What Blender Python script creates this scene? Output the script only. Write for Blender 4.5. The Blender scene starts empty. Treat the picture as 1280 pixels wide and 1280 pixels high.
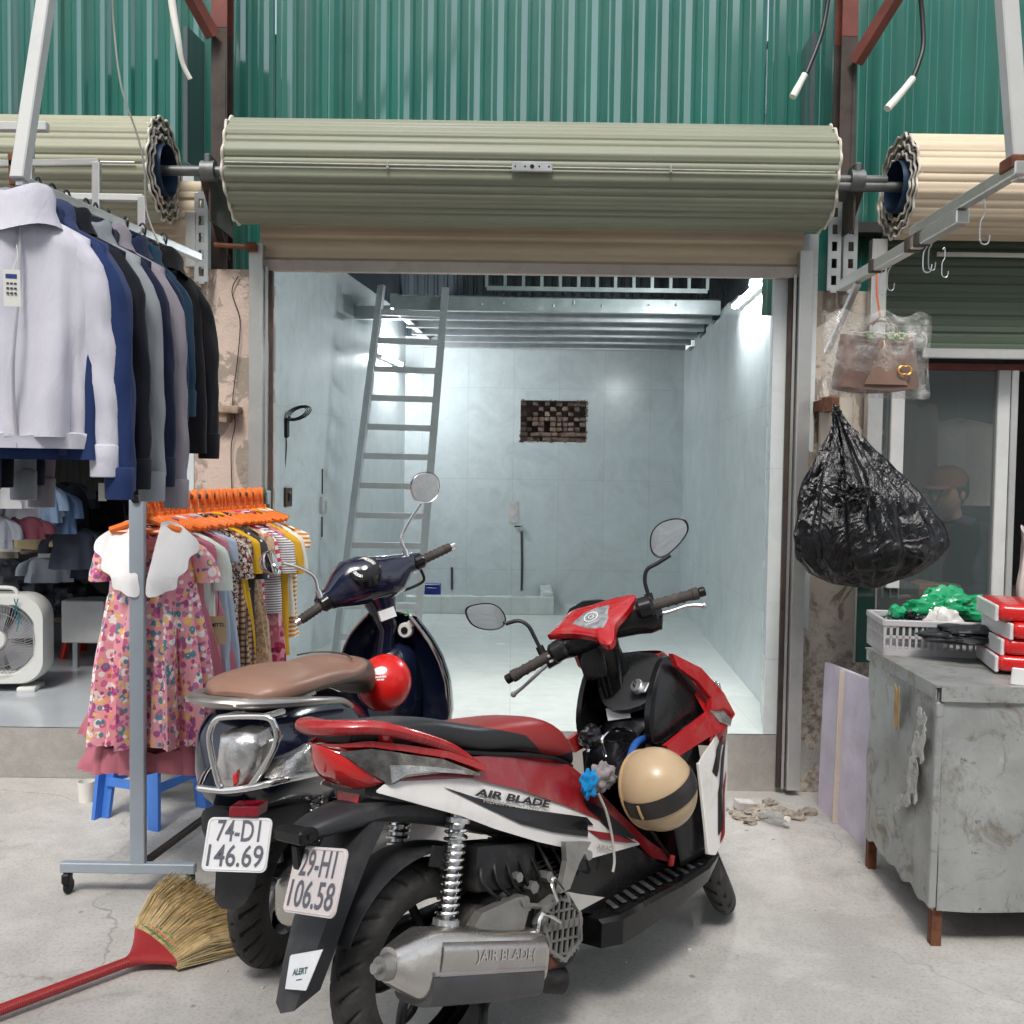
import bpy, bmesh, math, random
import numpy as np
from mathutils import Vector, Matrix, Euler, noise
R = math.radians
PI = math.pi
rnd = random.Random(7)
scene = bpy.context.scene
COL = scene.collection

# ---------------------------------------------------------------- camera
cam_data = bpy.data.cameras.new('camera'); cam = bpy.data.objects.new('camera', cam_data); COL.objects.link(cam)
cam_data.sensor_width = 36.0; cam_data.lens = 1200.0 / 1280.0 * 36.0
cam_data.clip_start = 0.05; cam_data.clip_end = 300
CAM_M = Matrix.Rotation(R(90 - 2.4), 3, 'X') @ Matrix.Rotation(R(0.8), 3, 'Z')
cam.matrix_world = Matrix.Translation((0, 0, 1.5)) @ CAM_M.to_4x4()
scene.camera = cam

# ---------------------------------------------------------------- world, sun, exposure
SUN_EL, SUN_AZ = 54, 188      # light comes from behind the viewer's left shoulder (azimuth measured clockwise from +Y)
world = bpy.data.worlds.new('World'); scene.world = world; world.use_nodes = True
wn = world.node_tree; wn.nodes.clear()
wo = wn.nodes.new('ShaderNodeOutputWorld'); wb = wn.nodes.new('ShaderNodeBackground')
sky = wn.nodes.new('ShaderNodeTexSky'); sky.sky_type = 'NISHITA'; sky.sun_disc = False
sky.sun_elevation = R(SUN_EL); sky.sun_rotation = R(SUN_AZ); sky.air_density = 1.0; sky.dust_density = 3.0; sky.ozone_density = 0.6
hs = wn.nodes.new('ShaderNodeHueSaturation'); hs.inputs['Saturation'].default_value = 0.35
wn.links.new(sky.outputs[0], hs.inputs['Color']); wn.links.new(hs.outputs[0], wb.inputs['Color'])
wb.inputs['Strength'].default_value = 0.145
wn.links.new(wb.outputs[0], wo.inputs['Surface'])
sun_d = bpy.data.lights.new('sun', 'SUN'); sun_d.energy = 1.35; sun_d.angle = R(14); sun_d.color = (1.0, 0.955, 0.89)
sun = bpy.data.objects.new('sun', sun_d); COL.objects.link(sun)
sdir = Vector((math.sin(R(SUN_AZ)) * math.cos(R(SUN_EL)), math.cos(R(SUN_AZ)) * math.cos(R(SUN_EL)), math.sin(R(SUN_EL))))
sun.rotation_euler = sdir.to_track_quat('Z', 'Y').to_euler()
vs = scene.view_settings
vs.view_transform = 'Standard'; vs.look = 'None'; vs.gamma = 1.0; vs.exposure = 0.76
scene.cycles.use_denoising = True
scene.cycles.max_bounces = 8
scene.cycles.sample_clamp_indirect = 6.0
scene.cycles.caustics_reflective = False; scene.cycles.caustics_refractive = False

# ---------------------------------------------------------------- measuring helpers (a pixel of the photo and a real distance give a world point)
def ray(px, py): return CAM_M @ Vector(((px - 640) / 1200.0, (640 - py) / 1200.0, -1.0))
def W(px, py, Y): d = ray(px, py); return Vector((0, 0, 1.5)) + d * (Y / d.y)
def G(px, py, z=0.0): d = ray(px, py); return Vector((0, 0, 1.5)) + d * ((z - 1.5) / d.z)

# ---------------------------------------------------------------- mesh helpers
def xf(vf, M): return [M @ Vector(v) for v in vf[0]], vf[1]
def box(c, s, rot=None, bev=0.0, seg=1):
    if bev <= 0:
        x, y, z = s[0] / 2, s[1] / 2, s[2] / 2
        v = [Vector((sx * x, sy * y, sz * z)) for sx in (-1, 1) for sy in (-1, 1) for sz in (-1, 1)]
        f = [(0, 1, 3, 2), (4, 6, 7, 5), (0, 4, 5, 1), (2, 3, 7, 6), (0, 2, 6, 4), (1, 5, 7, 3)]
    else:
        bm = bmesh.new(); bmesh.ops.create_cube(bm, size=1)
        for q in bm.verts: q.co = Vector((q.co.x * s[0], q.co.y * s[1], q.co.z * s[2]))
        bmesh.ops.bevel(bm, geom=list(bm.edges), offset=bev, segments=seg, affect='EDGES', profile=0.5)
        bm.verts.index_update(); v = [q.co.copy() for q in bm.verts]; f = [tuple(q.index for q in fc.verts) for fc in bm.faces]; bm.free()
    if rot is not None:
        Rm = Euler(rot).to_matrix() if not isinstance(rot, Matrix) else rot
        v = [Rm @ q for q in v]
    c = Vector(c); return [q + c for q in v], f
def bar(a, b, w, h=None, bev=0.0, up=(0, 0, 1)):
    a = Vector(a); b = Vector(b); d = b - a; h = h or w
    z = d.normalized(); u = Vector(up)
    if abs(z.dot(u)) > .98: u = Vector((0, 1, 0))
    x = u.cross(z).normalized(); y = z.cross(x)
    M = Matrix((x, y, z)).transposed()
    return box((a + b) / 2, (w, h, d.length), M, bev)
def smooth_path(pts, sub=6):
    P = [Vector(p) for p in pts]
    if len(P) < 3 or sub < 2: return P
    out = []
    for i in range(len(P) - 1):
        p0 = P[max(i - 1, 0)]; p1 = P[i]; p2 = P[i + 1]; p3 = P[min(i + 2, len(P) - 1)]
        for k in range(sub):
            t = k / sub; t2 = t * t; t3 = t2 * t
            out.append(0.5 * ((2 * p1) + (-p0 + p2) * t + (2 * p0 - 5 * p1 + 4 * p2 - p3) * t2 + (-p0 + 3 * p1 - 3 * p2 + p3) * t3))
    out.append(P[-1]); return out
def closed_path(pts, sub=5):
    P = [Vector(p) for p in pts]; q = smooth_path([P[-1]] + P + [P[0], P[1]], sub); return q[sub:-sub - 1]
def tube(pts, r, n=10, sub=1, cap=True, closed=False, flat=1.0):
    P = smooth_path(pts, sub) if sub > 1 else [Vector(p) for p in pts]
    m = len(P); rr = [r] * m if not isinstance(r, (list, tuple)) else list(np.interp(np.linspace(0, 1, m), np.linspace(0, 1, len(r)), r))
    v = []; f = []; prev = None
    for i in range(m):
        if closed: t = (P[(i + 1) % m] - P[i - 1])
        else: t = (P[min(i + 1, m - 1)] - P[max(i - 1, 0)])
        t = t.normalized() if t.length > 1e-9 else Vector((0, 0, 1))
        if prev is None:
            u = Vector((0, 0, 1)) if abs(t.z) < .9 else Vector((1, 0, 0))
            x = u.cross(t).normalized()
        else:
            x = (prev - t * prev.dot(t)); x = x.normalized() if x.length > 1e-6 else prev
        prev = x; y = t.cross(x)
        for k in range(n):
            a = 2 * PI * k / n
            v.append(P[i] + (x * math.cos(a) + y * math.sin(a) * flat) * rr[i])
    L = m if closed else m - 1
    for i in range(L):
        for k in range(n):
            a = i * n + k; b = i * n + (k + 1) % n; c = ((i + 1) % m) * n + (k + 1) % n; d = ((i + 1) % m) * n + k
            f.append((a, b, c, d))
    if cap and not closed:
        f.append(tuple(range(n))[::-1]); f.append(tuple((m - 1) * n + k for k in range(n)))
    return v, f
def loft(rings, cap=True, wrap=True):
    n = len(rings[0]); v = [Vector(p) for r_ in rings for p in r_]; f = []
    for i in range(len(rings) - 1):
        for k in range(n if wrap else n - 1):
            f.append((i * n + k, i * n + (k + 1) % n, (i + 1) * n + (k + 1) % n, (i + 1) * n + k))
    if cap and wrap:
        f.append(tuple(range(n))[::-1]); f.append(tuple((len(rings) - 1) * n + k for k in range(n)))
    return v, f
def lathe(prof, n=32, M=None, cap=False, arc=2 * PI):
    """prof: (r, h) pairs turned round the Z axis"""
    v = []; f = []; full = abs(arc - 2 * PI) < 1e-6; nn = n if full else n + 1
    for (r_, h) in prof:
        for k in range(nn):
            a = arc * k / n; v.append(Vector((r_ * math.cos(a), r_ * math.sin(a), h)))
    for i in range(len(prof) - 1):
        for k in range(n):
            k2 = (k + 1) % nn
            f.append((i * nn + k, i * nn + k2, (i + 1) * nn + k2, (i + 1) * nn + k))
    if cap:
        f.append(tuple(range(nn))[::-1]); f.append(tuple((len(prof) - 1) * nn + k for k in range(nn)))
    if M is not None: v = [M @ q for q in v]
    return v, f
def frame_to(a, b, up=(0, 0, 1)):
    """matrix that puts local Z along a->b with origin a"""
    a = Vector(a); b = Vector(b); z = (b - a).normalized(); u = Vector(up)
    if abs(z.dot(u)) > .98: u = Vector((1, 0, 0))
    x = u.cross(z).normalized(); y = z.cross(x)
    return Matrix.Translation(a) @ Matrix((x, y, z)).transposed().to_4x4()
def cyl(a, b, r, n=20, r2=None, bev=0.0):
    L = (Vector(b) - Vector(a)).length; r2 = r if r2 is None else r2
    pr = [(1e-4, 0), (r - bev, 0), (r, bev), (r2, L - bev), (r2 - bev, L), (1e-4, L)] if bev else [(1e-4, 0), (r, 0), (r2, L), (1e-4, L)]
    return lathe(pr, n, frame_to(a, b))
def grid(fn, nu, nv, wrap_u=False):
    v = []; f = []; U = nu if wrap_u else nu + 1
    for j in range(nv + 1):
        for i in range(U): v.append(Vector(fn(i / nu, j / nv)))
    for j in range(nv):
        for i in range(nu):
            a = j * U + i; b = j * U + (i + 1) % U; f.append((a, b, b + U, a + U))
    return v, f
def solid_grid(fn, nu, nv, off):
    """a sheet with real thickness: off is the vector to the back face"""
    off = Vector(off); v, f = grid(fn, nu, nv); n = len(v); U = nu + 1
    v2 = v + [q + off for q in v]; f2 = [q[::-1] for q in f] + [tuple(k + n for k in q) for q in f]
    edge = [i for i in range(U)] + [j * U + nu for j in range(1, nv + 1)] + [nv * U + i for i in range(nu - 1, -1, -1)] + [j * U for j in range(nv - 1, 0, -1)]
    for a, b in zip(edge, edge[1:] + edge[:1]): f2.append((a, b, b + n, a + n))
    return v2, f2
def prism(poly, d0, d1, place=None):
    """poly: list of (u,v); extruded from d0 to d1 along w; place maps (u,v,w) to space"""
    place = place or (lambda u, v, w: Vector((u, w, v)))
    n = len(poly); v = [place(a, b, d0) for a, b in poly] + [place(a, b, d1) for a, b in poly]
    f = [tuple(range(n))[::-1], tuple(range(n, 2 * n))]
    for k in range(n): f.append((k, (k + 1) % n, n + (k + 1) % n, n + k))
    return v, f
def spow(x, p): return math.copysign(abs(x) ** p, x)
def ell_ring(c, ax, ay, w, h, p=1.0, n=20, fn=None):
    c = Vector(c); ax = Vector(ax); ay = Vector(ay); out = []
    for k in range(n):
        a = 2 * PI * (k + .5) / n
        out.append(c + ax * (w * spow(math.cos(a), p)) + ay * (h * spow(math.sin(a), p)))
    return out
def body_x(st, n=20, p=0.75, m=24, cap=True, y0=0.0):
    """loft along local X; stations (x, z_bottom, z_top, half_width)"""
    xs = [s[0] for s in st]; T = np.linspace(0, 1, len(st)); tt = np.linspace(0, 1, m)
    P = smooth_path([Vector((s[0], s[1], s[2])) for s in st], 5); Q = smooth_path([Vector((s[0], s[3], 0)) for s in st], 5)
    rings = []
    for a, b in zip(P, Q):
        zc = (a.y + a.z) / 2; h = max((a.z - a.y) / 2, .002)
        rings.append(ell_ring((a.x, y0, zc), (0, 1, 0), (0, 0, 1), max(b.y, .002), h, p, n))
    return loft(rings, cap)

class MB:
    def __init__(s): s.v = []; s.f = []; s.m = []
    def add(s, vf, mi=0, M=None):
        v, f = vf; n = len(s.v)
        s.v += [(M @ Vector(q)) if M is not None else Vector(q) for q in v]
        s.f += [tuple(k + n for k in q) for q in f]; s.m += [mi] * len(f); return s
    def map(s, fn): s.v = [Vector(fn(q)) for q in s.v]; return s
    def build(s, name, mats, parent=None, smooth=35, loc=None, rot=None):
        me = bpy.data.meshes.new(name)
        org = Vector((0, 0, 0))
        me.from_pydata([tuple(q) for q in s.v], [], s.f)
        if not isinstance(mats, (list, tuple)): mats = [mats]
        for q in mats: me.materials.append(q)
        if len(mats) > 1: me.polygons.foreach_set('material_index', s.m)
        bm = bmesh.new(); bm.from_mesh(me); bmesh.ops.remove_doubles(bm, verts=bm.verts, dist=1e-5)
        bmesh.ops.recalc_face_normals(bm, faces=bm.faces); bm.to_mesh(me); bm.free()
        if smooth:
            me.polygons.foreach_set('use_smooth', [True] * len(me.polygons)); me.set_sharp_from_angle(angle=R(smooth))
        me.update()
        o = bpy.data.objects.new(name, me); COL.objects.link(o)
        if parent is not None: o.parent = parent
        if loc is not None: o.location = loc
        if rot is not None: o.rotation_euler = rot
        return o
def one(vf, name, mats, parent=None, **k): return MB().add(vf).build(name, mats, parent, **k)
def tag(o, label=None, cat_=None, group=None, kind=None):
    if label: o['label'] = label
    if cat_: o['category'] = cat_
    if group: o['group'] = group
    if kind: o['kind'] = kind
    return o
def thing(name, label, cat_, loc=(0, 0, 0), rot=(0, 0, 0), group=None):
    o = bpy.data.objects.new(name, None); COL.objects.link(o); o.empty_display_size = .1
    o.location = loc; o.rotation_euler = rot; return tag(o, label, cat_, group)
def kids(o): return [c for c in bpy.data.objects if c.parent is o]
def copy_tree(o, parent=None):
    c = o.copy(); COL.objects.link(c); c.parent = parent
    for ch in kids(o): copy_tree(ch, c)
    return c
def text_vf(s, size=1.0, bold=0.0, xs=1.0, center=True, fn=None, shear=0.0, sub=0):
    cu = bpy.data.curves.new('t', 'FONT'); cu.body = s; cu.size = size; cu.offset = bold; cu.shear = shear
    cu.align_x = 'CENTER' if center else 'LEFT'; cu.align_y = 'CENTER'; cu.resolution_u = 3
    o = bpy.data.objects.new('t', cu); COL.objects.link(o)
    dg = bpy.context.evaluated_depsgraph_get(); dg.update()
    me = o.evaluated_get(dg).to_mesh()
    v = [Vector((q.co.x * xs, q.co.y, 0)) for q in me.vertices]; f = [tuple(p.vertices) for p in me.polygons]
    o.to_mesh_clear(); bpy.data.objects.remove(o); bpy.data.curves.remove(cu)
    if fn: v = [Vector(fn(q.x, q.y)) for q in v]
    return v, f

# ---------------------------------------------------------------- materials
MATS = {}
def srgb(h):
    h = h.lstrip('#'); c = [int(h[i:i + 2], 16) / 255 for i in (0, 2, 4)]
    return tuple(((x + .055) / 1.055) ** 2.4 if x > .04045 else x / 12.92 for x in c)
class NT:
    def __init__(s, name):
        s.m = bpy.data.materials.new(name); s.m.use_nodes = True; s.t = s.m.node_tree; s.N = s.t.nodes; s.L = s.t.links
        s.b = s.N['Principled BSDF']; s.out = s.N['Material Output']; s.co = s.N.new('ShaderNodeTexCoord').outputs['Object']
    def set(s, **k):
        for a, b in k.items(): s.b.inputs[a.replace('_', ' ')].default_value = b if not (isinstance(b, tuple) and len(b) == 3 and 'Radius' not in a) else (*b, 1)
        return s
    def mapping(s, scale=(1, 1, 1), loc=(0, 0, 0), rot=(0, 0, 0), src=None):
        n = s.N.new('ShaderNodeMapping'); n.inputs['Scale'].default_value = scale; n.inputs['Location'].default_value = loc; n.inputs['Rotation'].default_value = rot
        s.L.new(src or s.co, n.inputs[0]); return n.outputs[0]
    def noise(s, scale=5, detail=4, rough=.55, dist=0, src=None):
        n = s.N.new('ShaderNodeTexNoise'); n.inputs['Scale'].default_value = scale; n.inputs['Detail'].default_value = detail
        n.inputs['Roughness'].default_value = rough; n.inputs['Distortion'].default_value = dist
        s.L.new(src or s.co, n.inputs['Vector']); return n.outputs['Fac']
    def voro(s, scale=5, src=None, feature='F1', out='Distance', rnd_=1.0):
        n = s.N.new('ShaderNodeTexVoronoi'); n.feature = feature; n.inputs['Scale'].default_value = scale; n.inputs['Randomness'].default_value = rnd_
        s.L.new(src or s.co, n.inputs['Vector']); return n.outputs[out]
    def wave(s, scale=5, dist=0, dscale=1, direction='X', src=None, typ='BANDS', prof='SIN'):
        n = s.N.new('ShaderNodeTexWave'); n.wave_type = typ; n.wave_profile = prof
        if typ == 'BANDS': n.bands_direction = direction
        n.inputs['Scale'].default_value = scale; n.inputs['Distortion'].default_value = dist; n.inputs['Detail Scale'].default_value = dscale
        s.L.new(src or s.co, n.inputs['Vector']); return n.outputs['Fac']
    def ramp(s, f, stops, interp='LINEAR'):
        n = s.N.new('ShaderNodeValToRGB'); s.L.new(f, n.inputs[0]); e = n.color_ramp; e.interpolation = interp
        while len(e.elements) < len(stops): e.elements.new(.5)
        for q, (p, c) in zip(e.elements, stops):
            q.position = p; q.color = (c, c, c, 1) if isinstance(c, (int, float)) else (*c, 1)
        return n.outputs['Color']
    def mix(s, f, a, b, mode='MIX'):
        n = s.N.new('ShaderNodeMix'); n.data_type = 'RGBA'; n.blend_type = mode
        for sock, val in ((n.inputs[0], f), (n.inputs[6], a), (n.inputs[7], b)):
            if hasattr(val, 'links'): s.L.new(val, sock)
            elif isinstance(val, tuple): sock.default_value = (*val, 1)
            else: sock.default_value = val
        return n.outputs[2]
    def math(s, op, a, b=0.0, clamp=False):
        n = s.N.new('ShaderNodeMath'); n.operation = op; n.use_clamp = clamp
        for sock, val in ((n.inputs[0], a), (n.inputs[1], b)):
            if hasattr(val, 'links'): s.L.new(val, sock)
            else: sock.default_value = val
        return n.outputs[0]
    def sep(s, src=None):
        n = s.N.new('ShaderNodeSeparateXYZ'); s.L.new(src or s.co, n.inputs[0]); return n.outputs
    def color(s, c): s.L.new(c, s.b.inputs['Base Color']) if hasattr(c, 'links') else s.set(Base_Color=c); return s
    def below(s, stops, x0, x1, z0, z1):
        """1 where local z is under a line given as (x, z) stops"""
        e = s.sep(); r_ = s.ramp(s.math('DIVIDE', s.math('SUBTRACT', e[0], x0), x1 - x0), [((a - x0) / (x1 - x0), (b - z0) / (z1 - z0)) for a, b in stops])
        return s.math('LESS_THAN', s.math('DIVIDE', s.math('SUBTRACT', e[2], z0), z1 - z0), r_)
    def rough(s, c): s.L.new(c, s.b.inputs['Roughness']) if hasattr(c, 'links') else s.set(Roughness=c); return s
    def bump(s, h, strength=.3, dist=.01):
        n = s.N.new('ShaderNodeBump'); n.inputs['Strength'].default_value = strength; n.inputs['Distance'].default_value = dist
        s.L.new(h, n.inputs['Height'])
        if s.b.inputs['Normal'].links: s.L.new(s.b.inputs['Normal'].links[0].from_socket, n.inputs['Normal'])
        s.L.new(n.outputs[0], s.b.inputs['Normal']); return s
def mat(name, col, rough=.5, metal=0.0, var=.12, vscale=6, bump=0.0, bscale=60, coat=0.0, dirt=0.0, dirtc=(.25, .22, .18), spec=.5, dscale=9):
    """plain paint / plastic / metal / rubber with tonal variation, optional dust and grain"""
    if name in MATS: return MATS[name]
    t = NT(name); c = srgb(col) if isinstance(col, str) else col
    n = t.noise(vscale, 5, .6)
    lo = tuple(x * (1 - var) for x in c); hi = tuple(min(x * (1 + var), 1) for x in c)
    k = t.ramp(n, [(.3, lo), (.7, hi)])
    if dirt > 0:
        d = t.ramp(t.noise(dscale, 8, .7, .4), [(.5, 0.0), (.72, 1.0)])
        k = t.mix(t.math('MULTIPLY', d, dirt), k, dirtc)
        t.rough(t.mix(t.math('MULTIPLY', d, min(dirt * 1.3, 1)), (rough,) * 3, (.8,) * 3))
    else:
        t.rough(t.ramp(t.noise(vscale * 2.3, 4), [(.3, max(rough - .06, .02)), (.7, min(rough + .06, 1))]))
    t.color(k); t.set(Metallic=metal, Coat_Weight=coat, Coat_Roughness=.06, Specular_IOR_Level=spec)
    if bump > 0: t.bump(t.noise(bscale, 6, .65), bump, .004)
    MATS[name] = t.m; return t.m

# ================================================================ setting materials
def m_concrete(name, base=(.36, .35, .33), stain=(.16, .15, .14), sc=1.0, bumpk=.25):
    t = NT(name); n1 = t.noise(.9 * sc, 6, .62, .5); n2 = t.noise(7 * sc, 8, .7); n3 = t.noise(90 * sc, 3, .6)
    hi = tuple(min(x * 1.22, 1) for x in base); lo = tuple(x * .74 for x in base)
    c = t.ramp(n1, [(.32, lo), (.5, base), (.68, hi)])
    c = t.mix(t.ramp(n2, [(.42, 0.0), (.6, .5)]), c, tuple(x * .82 for x in base))
    c = t.mix(t.ramp(t.noise(2.3 * sc, 9, .75, .8), [(.56, 0.0), (.7, .55)]), c, stain)
    c = t.mix(t.ramp(n3, [(.35, .35), (.5, 0.0)]), c, stain)
    c = t.mix(t.ramp(t.voro(26 * sc), [(.03, .7), (.055, 0.0)]), c, (.55, .54, .52))
    cr = t.N.new('ShaderNodeTexVoronoi'); cr.feature = 'DISTANCE_TO_EDGE'; cr.inputs['Scale'].default_value = .55 * sc; mx = t.N.new('ShaderNodeVectorMath'); mx.operation = 'ADD'; nn = t.N.new('ShaderNodeTexNoise'); nn.inputs['Scale'].default_value = 3.5; nn.inputs['Detail'].default_value = 6; t.L.new(t.co, nn.inputs[0]); vm = t.N.new('ShaderNodeVectorMath'); vm.operation = 'SCALE'; vm.inputs['Scale'].default_value = .35; t.L.new(nn.outputs['Color'], vm.inputs[0]); t.L.new(t.co, mx.inputs[0]); t.L.new(vm.outputs[0], mx.inputs[1]); t.L.new(mx.outputs[0], cr.inputs['Vector'])
    ck = t.ramp(cr.outputs['Distance'], [(0.0, 1.0), (.0035, 0.0)]); c = t.mix(t.math('MULTIPLY', ck, t.ramp(t.noise(.8 * sc, 4), [(.5, 0.0), (.6, .7)])), c, stain)
    c = t.mix(t.ramp(t.noise(1.7 * sc, 10, .8, 1.2, t.mapping(loc=(7, 3, 1))), [(.50, 0.0), (.62, .45)]), c, hi)
    c = t.mix(t.ramp(t.voro(5 * sc, t.mapping(loc=(2, 9, 0))), [(.035, .75), (.06, 0.0)]), c, stain)
    t.color(c); t.rough(t.ramp(n1, [(.3, .62), (.7, .9)])); t.bump(n3, bumpk, .004); t.bump(n2, .35, .01); return t.m
def m_tile(name, c0, w=.3, h=.6, ax='X', rough=.14, jointc=(.32, .35, .36), var=.10, jw=.006, off=0.0):
    t = NT(name); s = t.sep(); a = s[0] if ax == 'X' else s[1]; b = s[1] if ax == 'F' else s[2]
    if ax == 'F': a = s[0]
    ja = t.math('LESS_THAN', t.math('FRACT', t.math('ADD', t.math('DIVIDE', a, w), 50 + off)), jw / w)
    jb = t.math('LESS_THAN', t.math('FRACT', t.math('ADD', t.math('DIVIDE', b, h), 50.3)), jw / h)
    cell = t.N.new('ShaderNodeTexWhiteNoise'); cell.noise_dimensions = '2D'; cb = t.N.new('ShaderNodeCombineXYZ')
    t.L.new(t.math('FLOOR', t.math('ADD', t.math('DIVIDE', a, w), 50 + off)), cb.inputs[0]); t.L.new(t.math('FLOOR', t.math('ADD', t.math('DIVIDE', b, h), 50.3)), cb.inputs[1]); t.L.new(cb.outputs[0], cell.inputs[0])
    n = t.noise(3.2, 8, .68, 1.6); n2 = t.noise(14, 6, .7, .6)
    lo = tuple(x * (1 - var * 1.6) for x in c0); hi = tuple(min(1, x * (1 + var)) for x in c0)
    c = t.ramp(n, [(.3, lo), (.5, c0), (.72, hi)])
    c = t.mix(t.ramp(n2, [(.35, .25), (.6, 0.0)]), c, tuple(x * .8 for x in c0))
    c = t.mix(t.math('MULTIPLY', cell.outputs[0], .22), c, tuple(x * .86 for x in c0))
    c = t.mix(t.math('MULTIPLY', t.math('MAXIMUM', ja, jb), .34), c, jointc)
    c = t.mix(t.ramp(t.noise(9, 8, .8, .6), [(.5, 0.0), (.75, .18)]), c, (.5, .5, .47))
    t.color(c); t.rough(t.ramp(t.noise(2.5, 2, .5), [(.3, rough + .02), (.7, rough + .12)]))
    t.bump(t.noise(2.2, 3), .12, .02); t.bump(t.math('MAXIMUM', ja, jb), -.3, .003); return t.m
def m_plaster(name, base, peel, dark, grime_z=None):
    t = NT(name); n = t.noise(2.6, 9, .68, .9); p = t.noise(5.5, 10, .75, .5)
    c = t.ramp(t.noise(1.4, 5, .6), [(.3, tuple(x * .88 for x in base)), (.7, base)])
    pk = t.ramp(n, [(.49, 0.0), (.505, 1.0)], 'LINEAR')
    c = t.mix(pk, c, t.mix(t.noise(40, 5, .7), peel, tuple(x * .55 for x in peel)))
    c = t.mix(t.ramp(p, [(.58, 0.0), (.68, .8)]), c, dark)
    c = t.mix(t.ramp(t.voro(55), [(.05, .8), (.09, 0.0)]), c, dark)
    if grime_z is not None:
        z = t.sep()[2]; g = t.math('ADD', z, t.math('MULTIPLY', t.noise(3.5, 8, .75, .5), 1.3))
        k = t.ramp(t.math('DIVIDE', g, 3.0), [(grime_z / 3, .8), (grime_z / 3 + .12, 0.0)])
        c = t.mix(k, c, t.mix(t.ramp(t.noise(24, 8, .75), [(.42, 0.0), (.55, 1.0)]), tuple(x * 1.4 for x in dark), (.42, .38, .33)))
    t.color(c); t.rough(.86); t.bump(pk, -.5, .006); t.bump(t.noise(70, 7, .7), .5, .006); t.bump(t.noise(9, 6, .7), .5, .02); return t.m
M_GROUND = m_concrete('ground_concrete', (.46, .445, .42), (.20, .185, .16))
M_STEP = m_concrete('step_concrete', (.34, .325, .30), (.17, .155, .14), 2.2, .5)
TILE = (.57, .62, .635)
M_WALLX = m_tile('wall_tile_back', TILE, .42, .84, 'X')
M_WALLY = m_tile('wall_tile_side', TILE, .36, 1.1, 'Y', rough=.13)
M_FLOORT = m_tile('floor_tile', (.62, .665, .64), .6, .6, 'F', rough=.16, var=.06)
M_JAMB = m_tile('jamb_tile', (.60, .64, .645), .6, .9, 'Y', rough=.2, var=.05)
M_PINK = m_plaster('peeling_pink_plaster', (.58, .465, .40), (.40, .34, .28), (.12, .08, .055), 1.0)
M_CREAMP = m_plaster('peeling_cream_plaster', (.50, .44, .37), (.30, .25, .20), (.10, .07, .05), 1.15)
M_ALU = mat('aluminium', (.62, .62, .60), .36, .85, .10, 3, .06, 30, dirt=.35, dscale=4)
M_GALV = mat('galvanised_steel', (.58, .60, .61), .34, .85, .14, 9, .05, 60, dirt=.15)
M_STEELD = mat('dark_rusty_steel', (.055, .043, .037), .6, .35, .45, 7, .3, 90, dirt=.65, dirtc=(.14, .06, .03))
M_REDOX = mat('red_oxide_paint', (.155, .035, .024), .5, 0, .3, 8, .15, 70, dirt=.25, dirtc=(.05, .03, .02))
M_RUST = mat('rust', (.16, .06, .03), .85, .1, .4, 25, .6, 120)
M_WHITEP = mat('white_pvc', (.72, .70, .64), .45, 0, .06, 8)
M_WHITEM = mat('white_enamel', (.55, .56, .55), .4, 0, .06, 5, dirt=.2)
M_BLACKP = mat('black_plastic', (.007, .007, .008), .40, 0, .15, 8, .12, 160, dirt=.08, dirtc=(.12, .11, .10), spec=.3)
M_BLUESH = mat('dark_blue_sheet', (.02, .045, .09), .4, .1, .2)

def corr_mat(name, c, streak, rough=.28, dirt=.3):
    t = NT(name); n = t.noise(1.0, 6, .6, src=t.mapping((9, 9, .5)))
    k = t.ramp(n, [(.35, tuple(x * .78 for x in c)), (.65, tuple(min(1, x * 1.15) for x in c))])
    k = t.mix(t.math('MULTIPLY', t.ramp(t.noise(1.0, 8, .7, src=t.mapping((22, 22, 1.1))), [(.55, 0.0), (.75, 1.0)]), dirt), k, streak)
    t.color(k); t.rough(t.ramp(t.noise(2.5, 5), [(.3, rough), (.7, rough + .15)])); t.set(Coat_Weight=.9, Coat_Roughness=.12, Coat_IOR=2.3)
    t.bump(t.noise(3, 3), .15, .02); return t.m
M_GREEN = corr_mat('green_corrugated_paint', (.006, .130, .098), (.05, .16, .125))
def shutter_mat(name, c, streak):
    t = NT(name); n = t.noise(1.0, 7, .65, src=t.mapping((1.0, 6, 6)))
    k = t.ramp(n, [(.3, tuple(x * .82 for x in c)), (.7, tuple(min(1, x * 1.12) for x in c))])
    k = t.mix(t.ramp(t.noise(1.0, 8, .75, src=t.mapping((1.6, 30, 30))), [(.54, 0.0), (.8, .5)]), k, streak)
    k = t.mix(t.ramp(t.noise(45, 5, .8), [(.62, 0.0), (.7, .5)]), k, streak)
    t.color(k); t.rough(t.ramp(n, [(.3, .42), (.7, .62)])); return t.m
M_SHG = shutter_mat('sage_green_shutter', (.215, .23, .165), (.12, .125, .085))
M_SHC = shutter_mat('cream_shutter', (.62, .51, .37), (.36, .27, .19))
M_SHDG = shutter_mat('dark_green_shutter', (.075, .105, .07), (.04, .055, .04))
M_SHEDGE = mat('pale_shutter_edge', (.62, .58, .50), .6, 0, .25, 30, .2, 90, dirt=.5, dirtc=(.2, .17, .13))

def struct(o): o['kind'] = 'structure'; return o

# ================================================================ ground and raised floors
def gz(x, y): return 0.0
struct(one(grid(lambda u, v: (-30 + 60 * u, -30 + 60 * v, 0), 4, 4), 'ground', M_GROUND, smooth=None))
FL = .275
LX = lambda y: -1.56 + .124 * (y - 4.4)      # left room wall line
RX = lambda y: 1.308 + .0582 * (y - 4.4)     # right room wall line
BACK = 8.9
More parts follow.
